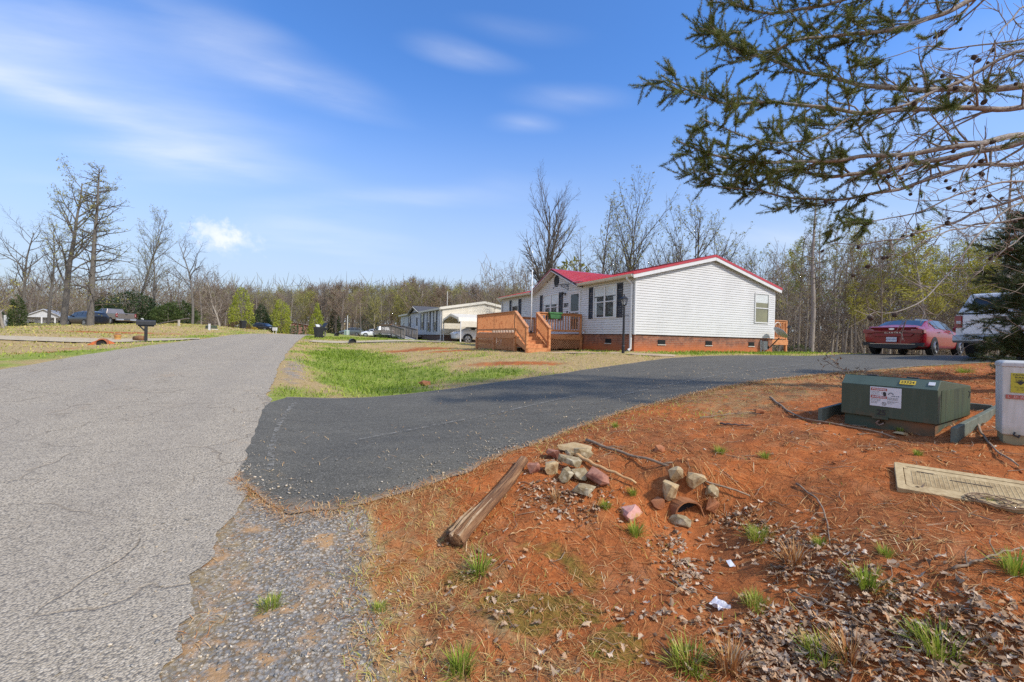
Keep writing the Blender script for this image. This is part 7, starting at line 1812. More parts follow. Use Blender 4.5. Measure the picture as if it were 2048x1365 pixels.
for i, (u, top, lb) in enumerate(((193, 597, 'narrow dark arborvitae just beyond the dark suv, shorter of its pair'), (203, 592, 'narrow dark arborvitae just beyond the dark suv, taller of its pair'), (218, 604, 'narrow arborvitae standing alone above the bronze pickup truck'), (232, 616, 'low narrow arborvitae beside the broad dark shrub'), (282, 622, 'narrow arborvitae between the broad dark shrub and the black mailbox'), (302, 618, 'narrow arborvitae just behind the black mailbox'))):
    o = av if i == 0 else clone(av); plant(o, u, 58, top, lb, 'tree', 'arborvitae behind the parked vehicles', rz=i*1.1, name='arborvitae')
plant(leafy('shrub', 37, 3.6, sc3(DOME, 1.9), 5600, .15, darkg, .1), 264, 56, 578, 'broad dark green shrub behind the bronze pickup truck', 'shrub')
sh = leafy('shrub', 38, 2.6, sc3(DOME, 1.5), 4200, .14, shrubg, .08)
plant(sh, 335, 54, 606, 'dark green shrub above the weathered plank', 'shrub', 'dark shrubs behind the plank'); plant(clone(sh), 358, 56, 598, 'taller dark green shrub beside the spreading bare tree', 'shrub', 'dark shrubs behind the plank', 1.4); plant(clone(sh), 318, 57, 614, 'lower dark green shrub nearest the black mailbox', 'shrub', 'dark shrubs behind the plank', 2.9)
plant(leafy('shrub', 41, 1.8, sc3(DOME, 1.5), 2600, .11, brownbush, .05), 478, 61, 641, 'reddish brown bush behind the closed black bin', 'shrub', base=-.1)
plant(leafy('shrub', 42, 1.0, sc3(DOME, .9), 1400, .10, yellowb, .04), 503, 63, 652, 'yellow flowering bush beside the closed black bin', 'shrub', base=-.35)
plant(leafy('shrub', 43, 1.2, sc3(DOME, 1.3), 2000, .11, shrubg, .05), 590, 84, 650, 'low green bush in front of the distant pinkish house', 'shrub', base=-1.2, sxy=1.6)
plant(leafy('shrub', 44, .7, sc3(DOME, .75), 1500, .08, shrubg, .03), 795, 40, 672, 'low leafy bush under the end of the wooden ramp', 'shrub', sxy=1.6)
plant(leafy('shrub', 46, .7, sc3(DOME, .75), 1500, .08, shrubg, .03), 769, 44, 668, 'pale leaved bush beside the ramp landing', 'shrub', sxy=1.8)
plant(leafy('shrub', 45, .9, sc3(DOME, .6), 1500, .07, shrubg, .03), 1598, 27, 688, 'small green shrub at the edge of the wood past the back landing', 'shrub')
plant(leafy('shrub', 47, 4.5, sc3(DOME, 1.5), 2600, .16, budm, .1), 1140, 47, 512, 'small rounded budding tree behind the red roof by the entrance gable', 'tree')
plant(leafy('conifer_tree', 48, 9, sc3(CONE, 1.6), 4200, .22, darkg, .14), 668, 108, 606, 'dark green conifer at the foot of the wooded hill', 'tree'); plant(leafy('conifer_tree', 49, 9, sc3(DOME, 2.0), 4200, .22, darkg, .14), 735, 112, 606, 'broad dark evergreen in the hill wood behind the small round crowned tree', 'tree')

# ---- pine needles in tufts
def needles(tips, n, ln, wd, rs, spread=.9):
    """tips: (point, direction) -> thin needle faces fanned round the direction"""
    Pt = np.repeat(np.array([tuple(p) for p, d in tips]), n, 0); D_ = np.repeat(np.array([tuple(d) for p, d in tips]), n, 0); m_ = len(Pt)
    Pt = Pt - D_*(rs.rand(m_, 1)*ln*1.6)
    d = D_ + rs.normal(size=(m_, 3))*spread*.62; d /= np.linalg.norm(d, axis=1, keepdims=True)
    e = np.cross(d, rs.normal(size=(m_, 3))); e /= np.linalg.norm(e, axis=1, keepdims=True) + 1e-9
    L_ = ln*(.7 + .6*rs.rand(m_, 1)); w_ = wd*.5
    V_ = np.stack([Pt - e*w_, Pt + e*w_, Pt + d*L_], 1).reshape(-1, 3)
    return V_, np.arange(m_*3).reshape(-1, 3), np.repeat(np.clip(np.repeat(rs.rand(len(tips)), n)*.7 + rs.rand(m_)*.35, 0, 1), 3)
# pine trunk in the wood with a few dark tufts
def wood_pine(seed, H, u, Y, ytop, label, frm=.35, n=34):
    rs = np.random.RandomState(seed); root = bpy.data.objects.new('pine_tree', None); COL.objects.link(root)
    tr_ = [([(0, 0, -.3), (.12, 0, H*.3), (.0, .1, H*.6), (.1, 0, H)], [.17, .14, .10, .03], 8)]; tw_ = []; tips = []
    for i in range(n):
        f = frm + (1 - frm)*(i + rs.rand())/n; a = rs.rand()*6.28; ln = H*.16*(1.3 - f)*rs.uniform(.5, 1.3); p0 = Vector((.05, 0, H*f)); d = Vector((math.cos(a), math.sin(a), rs.uniform(-.1, .45))); p1 = p0 + d*ln*.5; p2 = p0 + d*ln + Vector((0, 0, .2))
        tw_.append(([p0, p1, p2], [.035, .02, .01], 4))
        if rs.rand() < .6:
            for _ in range(14): q = p1.lerp(p2, rs.rand()) + Vector(rs.normal(size=3))*.22; tips.append((q, (d + Vector(rs.normal(size=3))*.5).normalized()))
    Vt, Ft = tubes_mesh(tr_); fast_mesh('trunk', Vt, Ft, PINEBARK, parent=root, smooth=True)
    Vt, Ft = tubes_mesh(tw_); fast_mesh('limbs', Vt, Ft, TWIG, parent=root)
    V_, F_, rv = needles(tips, 16, .17, .016, rs, 1.3); fast_mesh('foliage', V_, F_, pineg, parent=root, rv=rv); root['H'] = H
    at_top(root, u, Y, ytop); return tag(root, label, 'tree')
wood_pine(61, 12, 1622, 27, 385, 'tall straight pine with sparse dark tufts at the edge of the wood', .3, 40)
wood_pine(62, 12, 2010, 24, 330, 'straight pine trunk rising behind the white pickup truck', .3, 40)
wood_pine(63, 11, 1775, 40, 480, 'pine with dark tufts deep in the wood above the red sedan', .4, 40)

# ---- the big pine whose limbs hang into the picture
PX, PY = 8.4, 6.2
pz = gz(PX, PY)
pine = thing('pine_tree', 'big pine with long bare limbs, dark cones and needle tufts overhanging the driveway', 'tree', (0, 0, 0))
rs = np.random.RandomState(88)
trk = [Vector((PX + .12*math.sin(i*.9), PY + .1*math.cos(i*1.3), pz - .3 + i*1.15)) for i in range(12)]
Vt, Ft = tubes_mesh([(trk, [.24 - .017*i for i in range(12)], 12)]); fast_mesh('trunk', Vt, Ft, PINEBARK, parent=pine, smooth=True)
LIMBS = [  # picture columns and rows, distance at the first (trunk side) and last (tip) point, radius, how much of the limb carries needles
 ([(2048,176),(1886,180),(1787,179),(1714,168),(1644,152),(1590,140),(1520,112),(1440,85),(1412,50)], 6.3, 7.4, .048, .38),
 ([(2048,214),(1978,221),(1915,214),(1813,221),(1714,228),(1630,212),(1560,205),(1435,208),(1375,182),(1322,150)], 6.0, 6.4, .040, .36),
 ([(2048,269),(1923,293),(1813,309),(1721,314),(1611,327),(1540,322),(1470,325),(1400,300),(1352,282)], 5.8, 5.9, .044, .36),
 ([(2048,284),(1959,305),(1850,323),(1758,345),(1648,355),(1580,338),(1500,352),(1430,348),(1380,340)], 6.6, 7.2, .046, .42),
 ([(2048,330),(1930,330),(1842,366),(1776,384),(1666,402),(1570,395),(1500,378),(1420,372),(1385,366)], 7.2, 7.4, .036, .42),
 ([(2048,92),(1960,143),(1880,180),(1800,215),(1700,230),(1640,280),(1560,290),(1470,270),(1400,235)], 5.6, 5.6, .026, .40),
 ([(2048,-40),(1941,0),(1868,37),(1787,59),(1690,72),(1600,75),(1540,110),(1470,110),(1420,48)], 6.0, 6.6, .042, .50),
 ([(2060,-120),(1900,-60),(1760,-20),(1650,10),(1560,28),(1480,20),(1440,-20)], 6.4, 6.6, .044, .50),
 ([(2048,120),(1930,200),(1850,270),(1760,330),(1700,420),(1650,470)], 6.9, 7.3, .018, .15),
 ([(2048,10),(1995,70),(1960,150),(1900,230)], 5.4, 5.2, .016, .1),
 ([(2048,75),(1980,90),(1915,98),(1850,92),(1790,110),(1700,140)], 5.2, 5.4, .016, .1),
 ([(2048,395),(1960,420),(1910,445),(1798,478),(1720,490),(1660,488)], 6.8, 7.0, .024, .05),
 ([(2048,438),(1950,450),(1870,470),(1790,520),(1740,548)], 6.2, 6.0, .018, .05),
 ([(2048,400),(1985,440),(1941,488),(1893,554),(1858,592),(1798,629),(1767,631),(1734,614)], 5.4, 4.9, .017, .02),
 ([(2048,360),(1950,375),(1850,420),(1780,440),(1700,445)], 5.2, 5.6, .02, .1),
 ([(2048,470),(1960,540),(1900,600),(1870,640)], 6.0, 6.0, .012, .05)]
tw_ = []; tips = []; cones = []
for li, (px, y0, y1, r0, fol) in enumerate(LIMBS):
    fol = fol + .08 if fol > .3 else (0.0 if fol < .06 else fol)
    n = len(px); pts = [P(u, v, y0 + (y1 - y0)*i/(n-1) + .12*math.sin(i*2.1 + li)) for i, (u, v) in enumerate(px)]
    base = Vector((PX, PY, pts[0].z + .25*(1 if pts[0].z > 1 else .5))); pts = [base] + pts
    c_ = smooth_pts(pts, 40); m_ = len(c_)
    c_ = [p + Vector((0, 0, .012*math.sin(i*1.1 + li))) for i, p in enumerate(c_)]
    rr = [r0*(1.15 - .95*i/m_) for i in range(m_)]
    lm = tubes_mesh([(c_, rr, 8)]); fast_mesh('limb', lm[0], lm[1], PINEBARK, parent=pine, smooth=True)
    nb = 32 if r0 > .03 else (22 if fol > .3 else 11)
    for b in range(nb):
        f = .22 + .76*(b + rs.rand())/nb; i = min(int(f*m_), m_-2); p = c_[i]; d = (c_[i+1] - c_[i]).normalized()
        sd_ = Vector(rs.normal(size=3)); sd_ = (sd_ - d*sd_.dot(d)).normalized(); ln = rs.uniform(.35, 1.1)*(1.15 - .75*f)*(1.1 if r0 > .03 else .7)
        dd = (d*.75 + sd_*.75 + Vector((0, 0, .12))).normalized(); q = [p]
        for _ in range(5):
            dd = (dd + Vector(rs.normal(size=3))*.17 + Vector((0, 0, .04))).normalized(); q.append(q[-1] + dd*ln/5)
        rb_ = rr[i]*.38 + .003; tw_.append((q, [rb_*(1 - .8*k/5) for k in range(6)], 4))
        for k in range(7):
            a = 1 + rs.randint(0, 5); p2 = q[a]; d2 = (dd + Vector(rs.normal(size=3))*.7).normalized(); l2 = rs.uniform(.10, .36)
            e = [p2, p2 + d2*l2*.5 + Vector(rs.normal(size=3))*.02, p2 + d2*l2 + Vector((0, 0, .02))]; tw_.append((e, [.0045, .0035, .0018], 3))
            infol = fol > 0 and (f > 1 - fol or (f > 1 - fol - .2 and rs.rand() < .35))
            if infol:
                for g_ in np.linspace(.25, 1.0, 7): tips.append((e[0].lerp(e[2], g_), (d2 + Vector((-.3, 0, .25))).normalized()))
            elif rs.rand() < .22: cones.append((e[2], d2))
            elif rs.rand() < (.28 if li < 11 else .04): tips.append((e[2], d2))
        if f > 1 - fol:
            for g_ in np.linspace(.35, 1.0, 9): x = g_*5; j = min(int(x), 4); tips.append((q[j].lerp(q[j+1], x - j), (dd + Vector(rs.normal(size=3))*.4).normalized()))
            if rs.rand() < .3: cones.append((q[3], sd_))
    for i in range(int(m_*(1 - fol*.75)), m_ if fol else 0):
        for _ in range(9): tips.append((c_[i] + Vector(rs.normal(size=3))*.03, ((c_[min(i+1, m_-1)] - c_[i-1]).normalized() + Vector(rs.normal(size=3))*.5).normalized()))
lm = tubes_mesh(tw_); fast_mesh('twigs', lm[0], lm[1], pm('pine_twig', (.20, .15, .115), (.30, .25, .21), 6, .9), parent=pine)
V_, F_, rv = needles(tips, 23, .045, .0058, rs, 1.8); fast_mesh('foliage', V_, F_, pineg, parent=pine, rv=rv)
conem = pm('pine_cone', (.035, .022, .016), (.075, .048, .032), 40, .9, .004, 60)
mb = MB(); mb.lathe([(.001, -.026), (.015, -.02), (.023, -.008), (.021, .006), (.013, .019), (.001, .028)], 8); proto = mb.build('pine_cone', conem, pine)
bmm = bmesh.new(); bmm.from_mesh(proto.data)
for v in bmm.verts: v.co *= 1 + .22*mnoise.noise(v.co*120)
bmm.to_mesh(proto.data); bmm.free()
order = rs.permutation(len(cones)); 
for q, ix in enumerate(order[:98]):
    p, d = cones[ix]; o = proto if q == 0 else proto.copy()
    if q: COL.objects.link(o); o.parent = pine
    o.location = p - Vector((0, 0, .02)); o.rotation_euler = (rs.normal()*.6, rs.normal()*.6, rs.rand()*6); s_ = rs.uniform(.9, 1.35); o.scale = (s_, s_, s_)

pine.location = (PX, PY, pz)
for ch in pine.children: ch.matrix_parent_inverse = Matrix.Translation((-PX, -PY, -pz))
# young pine with thick boughs behind the pedestal
yp = thing('young_pine', 'dense green pine boughs with pale twigs in front of the white pickup', 'tree', on_ground(2092, 8.3))
rs = np.random.RandomState(99); tw_ = []; tips = []
Vt, Ft = tubes_mesh([([(0, 0, -.2), (.03, 0, 1.2), (0, .05, 2.6), (.02, 0, 3.6)], [.07, .055, .035, .01], 8)]); fast_mesh('trunk', Vt, Ft, PINEBARK, parent=yp, smooth=True)
for b in range(84):
    z = .06 + 3.2*((b + rs.rand())/84)**1.25; a = rs.rand()*6.28 if b % 2 else math.pi + rs.normal()*.7; ln = (1.32 - .2*z)*rs.uniform(.55, 1.05)*(1.0 if z > .35 else .8)
    d = Vector((math.cos(a), math.sin(a), .12 - .05*z)); q = [Vector((0, 0, z))]
    for k in range(5): d = (d + Vector(rs.normal(size=3))*.08 + Vector((0, 0, .02))).normalized(); q.append(q[-1] + d*ln/5)
    tw_.append((q, [.016, .013, .011, .008, .006, .003], 4))
    for k in range(13):
        f = rs.uniform(.25, 1.0)*5; j = min(int(f), 4); p = q[j].lerp(q[j+1], f - j); d2 = (d + Vector(rs.normal(size=3))*.55).normalized(); l2 = rs.uniform(.12, .35)
        tw_.append(([p, p + d2*l2*.5, p + d2*l2], [.005, .004, .002], 3))
        for g_ in (.35, .6, .85, 1.0): tips.append((p + d2*l2*g_, d2))
for k in range(16):      # dead pale twigs poking out to the driveway side
    z = rs.uniform(.3, 2.2); d = Vector((-1, -.25 + rs.normal()*.3, rs.normal()*.22)).normalized(); q = [Vector((0, 0, z))]
    for j in range(6): d = (d + Vector(rs.normal(size=3))*.12).normalized(); q.append(q[-1] + d*rs.uniform(.2, .33))
    tw_.append((q, [.011, .010, .008, .007, .005, .004, .002], 4))
lm = tubes_mesh(tw_); fast_mesh('boughs', lm[0], lm[1], TWIGP, parent=yp)
V_, F_, rv = needles(tips, 21, .085, .0072, rs, 1.2); fast_mesh('foliage', V_, F_, rvmat('young_pine_needles', [(0, (.03, .05, .016)), (.6, (.065, .10, .03)), (1, (.15, .18, .05))], .6, .35, .2), parent=yp, rv=rv)
# small bare sapling by the transformer
T = make_tree('sapling', 55, .62, .008, [S(5, .12, .02, 5, 6, .25, .8, .75, .6, trunk_levels=2), S(4, .2, .02, 4, 4, .3, .8, .5, .6), S(2, .2, 0, 3)], brownb, 2, .035, BARK, TWIGP, (-.15, 0), prob=.8)
plant(T, 1712, 7.2, 704, 'small bare sapling with a few dead leaves behind the transformer box', 'sapling')
# ---------------------------------------------------------------- loose stuff on the ground
rs = np.random.RandomState(1234)
def scatter(n, x0, x1, y0, y1, power=1.0):
    """random ground points, denser near the camera"""
    y = y0 + (y1 - y0)*rs.rand(n)**power; x = x0 + (x1 - x0)*rs.rand(n); return x, y
def in_view(x, y, m=.12): return (np.abs(x) < (1.18 + m)*y + .4) & (y > .6)
def blades(name, label, x, y, h, w, mat, rv, lie=.0, seg=2, bend=.5, az=None, lift=.0):
    """grass blades or needles: h length, w width, lie 0 = upright .. 1 = flat on the ground"""
    n = len(x); z = gz_arr(x, y) + lift
    a = rs.rand(n)*2*np.pi if az is None else az; lean = np.clip(lie + rs.normal(size=n)*.16, 0, 1)*np.pi/2
    d = np.stack([np.cos(a)*np.sin(lean), np.sin(a)*np.sin(lean), np.cos(lean)], 1)
    e = np.stack([-np.sin(a), np.cos(a), np.zeros(n)], 1)
    p = np.stack([x, y, z], 1); hh = h[:, None]; ww = w[:, None]*.5
    m_ = p + d*hh*.55; bd = np.stack([np.cos(a + rs.normal(size=n)*.6), np.sin(a + rs.normal(size=n)*.6), -.35*np.ones(n)], 1)*bend*hh*.4
    t = p + d*hh + bd
    if lie > .7: m_[:, 2] = gz_arr(m_[:, 0], m_[:, 1]) + .006 + lift + .01*rs.rand(n); t[:, 2] = gz_arr(t[:, 0], t[:, 1]) + .004 + lift + .012*rs.rand(n)
    V_ = np.stack([p - e*ww, p + e*ww, m_ + e*ww*.85, m_ - e*ww*.85, t + e*ww*.15, t - e*ww*.15], 1).reshape(-1, 3)
    b_ = np.arange(n)[:, None]*6; F_ = np.concatenate([b_ + np.array([[0, 1, 2, 3]]), b_ + np.array([[3, 2, 4, 5]])])
    return tag(fast_mesh(name, V_, F_, mat, rv=np.repeat(rv, 6)), label, None, None, 'stuff')
strawm = rvmat('straw_blades', [(0, (.20, .08, .022)), (.3, (.38, .15, .05)), (.55, (.52, .28, .10)), (.8, (.64, .43, .20)), (1, (.72, .56, .34))], .8, .2)
grassm = rvmat('grass_blades', [(0, (.13, .20, .02)), (.35, (.25, .34, .035)), (.65, (.40, .45, .07)), (.85, (.55, .47, .13)), (1, (.68, .51, .22))], .7, .25, .3)
bankz = lambda x, y: (y < near_y(x) - .08) & ((x > -1.9) | True)
# pine straw and dry stems over the clay bank
x, y = scatter(105000, -1.2, 12, 1.3, 11, 1.6); Zw = zones(x, y); s_, t_ = st(x, y)
cl_ = fbm(x*1.3, y*1.3, 71, 4) + .6*fbm(x*5, y*5, 72, 3)
pr_ = np.clip(.40 + 1.9*cl_, .05, 1)*sstep(t_, .45, 1.0)
k = in_view(x, y) & (y < near_y(x) - .05) & (y < 10.5) & (rs.rand(len(x)) < pr_)
k &= ~((np.abs(_q := (x - 1.42)*.97 - (y - 2.7)*.10) < .22) & (y < 3.5) & (rs.rand(len(x)) < .8))
x, y = x[k], y[k]; n = len(x); dist = np.hypot(x, y)
blades('pine_straw', 'brown pine straw and dry stems strewn over the red clay', x, y, .04 + .09*rs.rand(n)**1.6, .0016 + .0007*dist*(.5 + rs.rand(n)), strawm, np.clip(rs.normal(size=n)*.26 + .30 + .5*fbm(x*.8, y*.8, 73, 3), 0, 1), .93, bend=1.2, lift=.003)
# dry grass strip beside the gravel
x, y = scatter(30000, -2.2, 1.6, 1.25, 4.6, 1.3); s_, t_ = st(x, y); c_ = fbm(x*2.1, y*2.1, 81, 4)
k = in_view(x, y) & (y < near_y(x)) & (rs.rand(len(x)) < np.clip(sstep(t_, .15, .45)*sstep(t_, 1.75, .9)*(.75 + 2.0*c_), 0, 1))
x, y, c_ = x[k], y[k], c_[k]; h_ = rs.rand(len(x)) < .58; n = h_.sum()
blades('dry_grass', 'matted brown dead grass between the gravel and the clay bank', x[h_], y[h_], .04 + .06*rs.rand(n), .0028 + .0022*rs.rand(n), strawm, np.clip(.40 + rs.normal(size=n)*.22, 0, 1), .84, bend=1.0)
x, y, c_ = x[~h_], y[~h_], c_[~h_]; n = len(x)
blades('dry_grass', 'short dry grass between the gravel and the clay bank', x, y, .025 + .045*rs.rand(n), .003 + .0025*rs.rand(n), grassm, np.clip(.93 - .75*np.clip(c_ - .08, 0, .5) + rs.normal(size=n)*.13, 0, 1), .62, bend=.9)
# thin dry grass in the gravel too
x, y = scatter(9000, -2.6, .4, 1.25, 4.6, 1.2); s_, t_ = st(x, y); c_ = fbm(x*1.7, y*1.7, 83, 4)
k = in_view(x, y) & (t_ > -.62) & (s_ < 4.5) & (rs.rand(len(x)) < np.clip(c_*4.2 - .12, 0, 1)); x, y = x[k], y[k]; n = len(x)
blades('dry_grass', 'dry stems lying in the gravel', x, y, .04 + .05*rs.rand(n), .003 + .002*rs.rand(n), strawm, np.clip(.5 + rs.normal(size=n)*.16, 0, 1), .88, bend=.8)
# upper bank by the driveway: mossy dry grass
x, y = scatter(26000, .3, 13, 4.0, 12.5, 1.2); d_ = near_y(x) - y
k = in_view(x, y) & (d_ > -.05) & (rs.rand(len(x)) < np.clip(.9 - d_*.55 + 1.2*fbm(x*1.2, y*1.2, 91, 3), 0, 1)) & ((d_ < 1.4) | (x > 2.5)); x, y = x[k], y[k]; n = len(x); g_ = fbm(x*.9, y*.9, 92, 3)
blades('bank_grass', 'dry mossy grass along the driveway edge of the bank', x, y, .03 + .06*rs.rand(n), .004 + .004*rs.rand(n), grassm, np.clip(.80 - 1.5*g_ + rs.normal(size=n)*.14, 0, 1), .6, bend=.8)
# front lawn and ditch
x, y = scatter(150000, -22, 15, 7.5, 42, 1.5); s_, t_ = st(x, y); tp = t_ - curve(s_); Zw = zones(x, y)
k = in_view(x, y) & (tp > -.5) & (in_drive(x, y) < -.02) & (y > far_y(x)) & (t_ < 11.4) | (in_view(x, y) & (y > far_y(x) + .05) & (x > 4.5) & (y < 17.1 + (x - 4.8)*.48 - .05) & (in_drive(x, y) < -.02))
pr_ = np.clip(Zw[:, 1]*1.15 + .22 - .5*Zw[:, 0] - .5*Zw[:, 2], .02, 1); k &= rs.rand(len(x)) < pr_
dk_ = ((t_ - 11.7 + 3.6 > 0) & (s_ > 15.6) & (s_ < 21.6)); k &= ~dk_
dpath = np.min(np.stack([np.hypot(x - a, y - b) for a, b in ((1.3, 17.75), (1.8, 17.3), (2.3, 16.9), (2.85, 16.5), (3.4, 16.1), (4, 15.7), (4.6, 15.3), (5.1, 15.1))]), 0); k &= dpath > .5
x, y, g_ = x[k], y[k], Zw[k, 1]; n = len(x); dist = np.hypot(x, y); nn_ = fbm(x*2.2, y*2.2, 95, 3)
blades('lawn_grass', 'patchy green and straw coloured grass of the front lawn and ditch', x, y, (.035 + .085*rs.rand(n))*(.55 + .75*np.clip(g_, 0, 1)), .004 + .0010*dist*(.6 + .8*rs.rand(n)), grassm, np.clip(.92 - .72*np.clip(g_*1.3, 0, 1) + rs.normal(size=n)*.13 + .5*nn_, 0, 1), .35, bend=.7)
# grass across the road
x, y = scatter(60000, -62, -9, 12, 62, 1.1); s_, t_ = st(x, y); tp = t_ - curve(s_); Zw = zones(x, y)
k = in_view(x, y, .02) & (tp < -6.2) & (rs.rand(len(x)) < np.clip(.35 + .6*Zw[:, 1] - .6*Zw[:, 0], .02, 1)); ddr = np.min(np.stack([np.hypot(x - a, y - b) for a, b in ((-20.5, 26.6), (-21.5, 25.9), (-22.5, 25.2), (-23.6, 24.5), (-24.6, 23.9), (-25.6, 23.2), (-26.7, 22.6), (-28, 21.7), (-29.3, 20.8), (-30.6, 20), (-31.8, 19.2), (-33, 18.5), (-35, 17.4), (-37, 16.2))]), 0); k &= ddr > 1.35
x, y, g_ = x[k], y[k], Zw[k, 1]; n = len(x); dist = np.hypot(x, y)
blades('far_grass', 'dry and green grass of the lawn across the road', x, y, .05 + .08*rs.rand(n), .0012*dist*(.6 + .8*rs.rand(n)), grassm, np.clip(.95 - .75*g_ + rs.normal(size=n)*.14, 0, 1), .4, bend=.6)

# gravel
def stones(name, label, x, y, size, mats, sink=.35, flat=.55, lift=0.):
    n = len(x); base = np.array([(1,0,0),(-1,0,0),(0,1,0),(0,-1,0),(0,0,1),(0,0,-1),(.62,.62,.5),(-.62,.62,.5),(.62,-.62,.5),(-.62,-.62,.5)], float)
    fc = np.array([(4,6,0),(4,2,6),(6,2,0),(4,7,2),(4,1,7),(7,1,2),(4,9,1),(4,3,9),(9,3,1),(4,8,3),(4,0,8),(8,0,3),(5,0,2),(5,2,1),(5,1,3),(5,3,0)])
    sc_ = np.stack([np.ones(n), .55 + .45*rs.rand(n), flat*(.6 + .7*rs.rand(n))], 1)*size[:, None]
    v = base[None]*(1 + .32*rs.normal(size=(n, 10, 1)))*sc_[:, None, :]
    a = rs.rand(n)*6.28; ca, sa = np.cos(a)[:, None], np.sin(a)[:, None]
    vx = v[..., 0]*ca - v[..., 1]*sa; vy = v[..., 0]*sa + v[..., 1]*ca; tl = rs.normal(size=(n, 1))*.35; vz = v[..., 2] + vx*tl
    z = gz_arr(x, y) + size*flat*(1 - 2*sink)*.5 + lift
    V_ = np.stack([vx + x[:, None], vy + y[:, None], vz + z[:, None]], -1).reshape(-1, 3)
    F_ = (fc[None] + (np.arange(n)*10)[:, None, None]).reshape(-1, 3); return tag(fast_mesh(name, V_, F_, mats, rv=np.repeat(rs.rand(n), 10)), label, None, None, 'stuff')
gravm = rvmat('gravel_stones', [(0, (.16, .15, .13)), (.35, (.27, .25, .215)), (.6, (.37, .335, .28)), (.8, (.46, .36, .24)), (.93, (.58, .47, .33)), (1, (.66, .58, .46))], .85, .3)
x, y = scatter(42000, -4.2, 1.0, .9, 4.8, 1.25); s_, t_ = st(x, y); c_ = fbm(x*1.7, y*1.7, 83, 4)
k = in_view(x, y) & (t_ > -.85) & (s_ < 4.35) & (rs.rand(len(x)) < np.clip(sstep(t_, -.85, -.5)*sstep(t_, .72, .3)*(.95 - 2.0*np.clip(c_ + .22*sstep(t_, .1, -.4), 0, 1)), 0, 1)); x, y = x[k], y[k]
stones('gravel', 'loose grey and tan gravel on the road shoulder', x, y, .0035 + .0085*rs.rand(len(x))**2.0, gravm)
x, y = scatter(9000, -6, .5, .9, 9, 1.5); s_, t_ = st(x, y); k = in_view(x, y) & (rs.rand(len(x)) < np.where(s_ < 4.4, 1, .35)*np.exp(-((t_ + .70)/.30)**2)) & (y > .9); x, y = x[k], y[k]
o = stones('gravel', 'scattered chips along the crumbling road edge', x, y, .004 + .010*rs.rand(len(x))**2.6, gravm, sink=.15, lift=np.where(t_[k] < -.6, hermite(s_[k]) + .012 - gz_arr(x, y), .0))
pebm = rvmat('clay_pebbles', [(0, (.26, .08, .03)), (.5, (.42, .16, .06)), (.8, (.50, .31, .15)), (1, (.56, .48, .38))], .9, .2)
x, y = scatter(5200, -.8, 8, 1.3, 9, 1.6); s_, t_ = st(x, y); c_ = fbm(x*1.1, y*1.1, 87, 3) + np.exp(-((x + .3)**2 + (y - 3.7)**2)/.35)*.5 + np.exp(-((x - .1)**2 + (y - 3.4)**2)/.15)*.6
k = in_view(x, y) & (y < near_y(x) - .05) & (t_ > .6) & (rs.rand(len(x)) < np.clip(.25 + 1.6*c_, 0, 1)); x, y = x[k], y[k]
stones('pebbles', 'small clay coated pebbles and clods on the bank', x, y, .004 + .016*rs.rand(len(x))**2.6, pebm, sink=.3, flat=.7)
# grit and straw spilled over the ragged near edge of the driveway
def along_edge(n, spread):
    q = rs.rand(n)*(nd - 2); j = q.astype(int); f = (q - j)[:, None]; b_ = B[j]*(1 - f) + B[j+1]*f; d2 = (A - B)[j]*(1 - f) + (A - B)[j+1]*f
    d2 /= np.hypot(d2[:, 0], d2[:, 1])[:, None]; w_ = spread(n, q)[:, None]; p = b_ + d2*w_; return p[:, 0], p[:, 1], q
x, y, q = along_edge(16000, lambda n, q: np.abs(rs.normal(size=n))*np.where(q < 26, .34, .14)); k = in_view(x, y) & (np.hypot(x, y) < 9) & (rs.rand(len(x)) < np.where(q < 26, .75, .3)*np.clip(.5 + 2.5*fbm(x*2.5, y*2.5, 47, 3), 0, 1)) & (st(x, y)[1] > -.75); x, y = x[k], y[k]
stones('gravel', 'grit and small stones spilled over the edge of the dark driveway', x, y, .004 + .011*rs.rand(len(x))**2.6, gravm, sink=.1, lift=gz_arr(x, y, False) + .016 - gz_arr(x, y))
x, y, q = along_edge(9000, lambda n, q: rs.normal(size=n)*.07 - .03); k = in_view(x, y) & (np.hypot(x, y) < 13); x, y = x[k], y[k]; n = len(x)
blades('edge_straw', 'straw caught along the near edge of the driveway', x, y, .03 + .06*rs.rand(n), .0016 + .0007*np.hypot(x, y), strawm, np.clip(.5 + rs.normal(size=n)*.2, 0, 1), .92, bend=.8, lift=np.maximum(gz_arr(x, y, False) + .016 - gz_arr(x, y), .004))
x, y, q = along_edge(1700, lambda n, q: np.abs(rs.normal(size=n))*1.9); k = in_view(x, y) & (np.hypot(x, y) < 13) & (in_drive(x, y) > .05); x, y = x[k], y[k]; n = len(x)
blades('driveway_litter', 'pale pine needles and straw flecks lying on the dark driveway', x, y, .02 + .06*rs.rand(n), .0014 + .0006*np.hypot(x, y), strawm, np.clip(.82 + rs.normal(size=n)*.16, 0, 1), .97, bend=.9, lift=gz_arr(x, y, False) + .018 - gz_arr(x, y))
# thin sprouts all over the bank
x, y = scatter(9000, -.6, 9, 1.3, 9, 1.4); s_, t_ = st(x, y); c_ = fbm(x*1.9, y*1.9, 88, 4)
k = in_view(x, y) & (y < near_y(x) - .1) & (t_ > .9) & (rs.rand(len(x)) < np.clip(3.2*c_ - .1, 0, 1)); x, y = x[k], y[k]; n = len(x)
blades('bank_sprouts', 'thin sprouts of grass and moss over the clay bank', x, y, .015 + .045*rs.rand(n)**1.5, .003 + .0016*rs.rand(n), grassm, np.clip(.5 + rs.normal(size=n)*.25, 0, 1), .5, bend=.8)
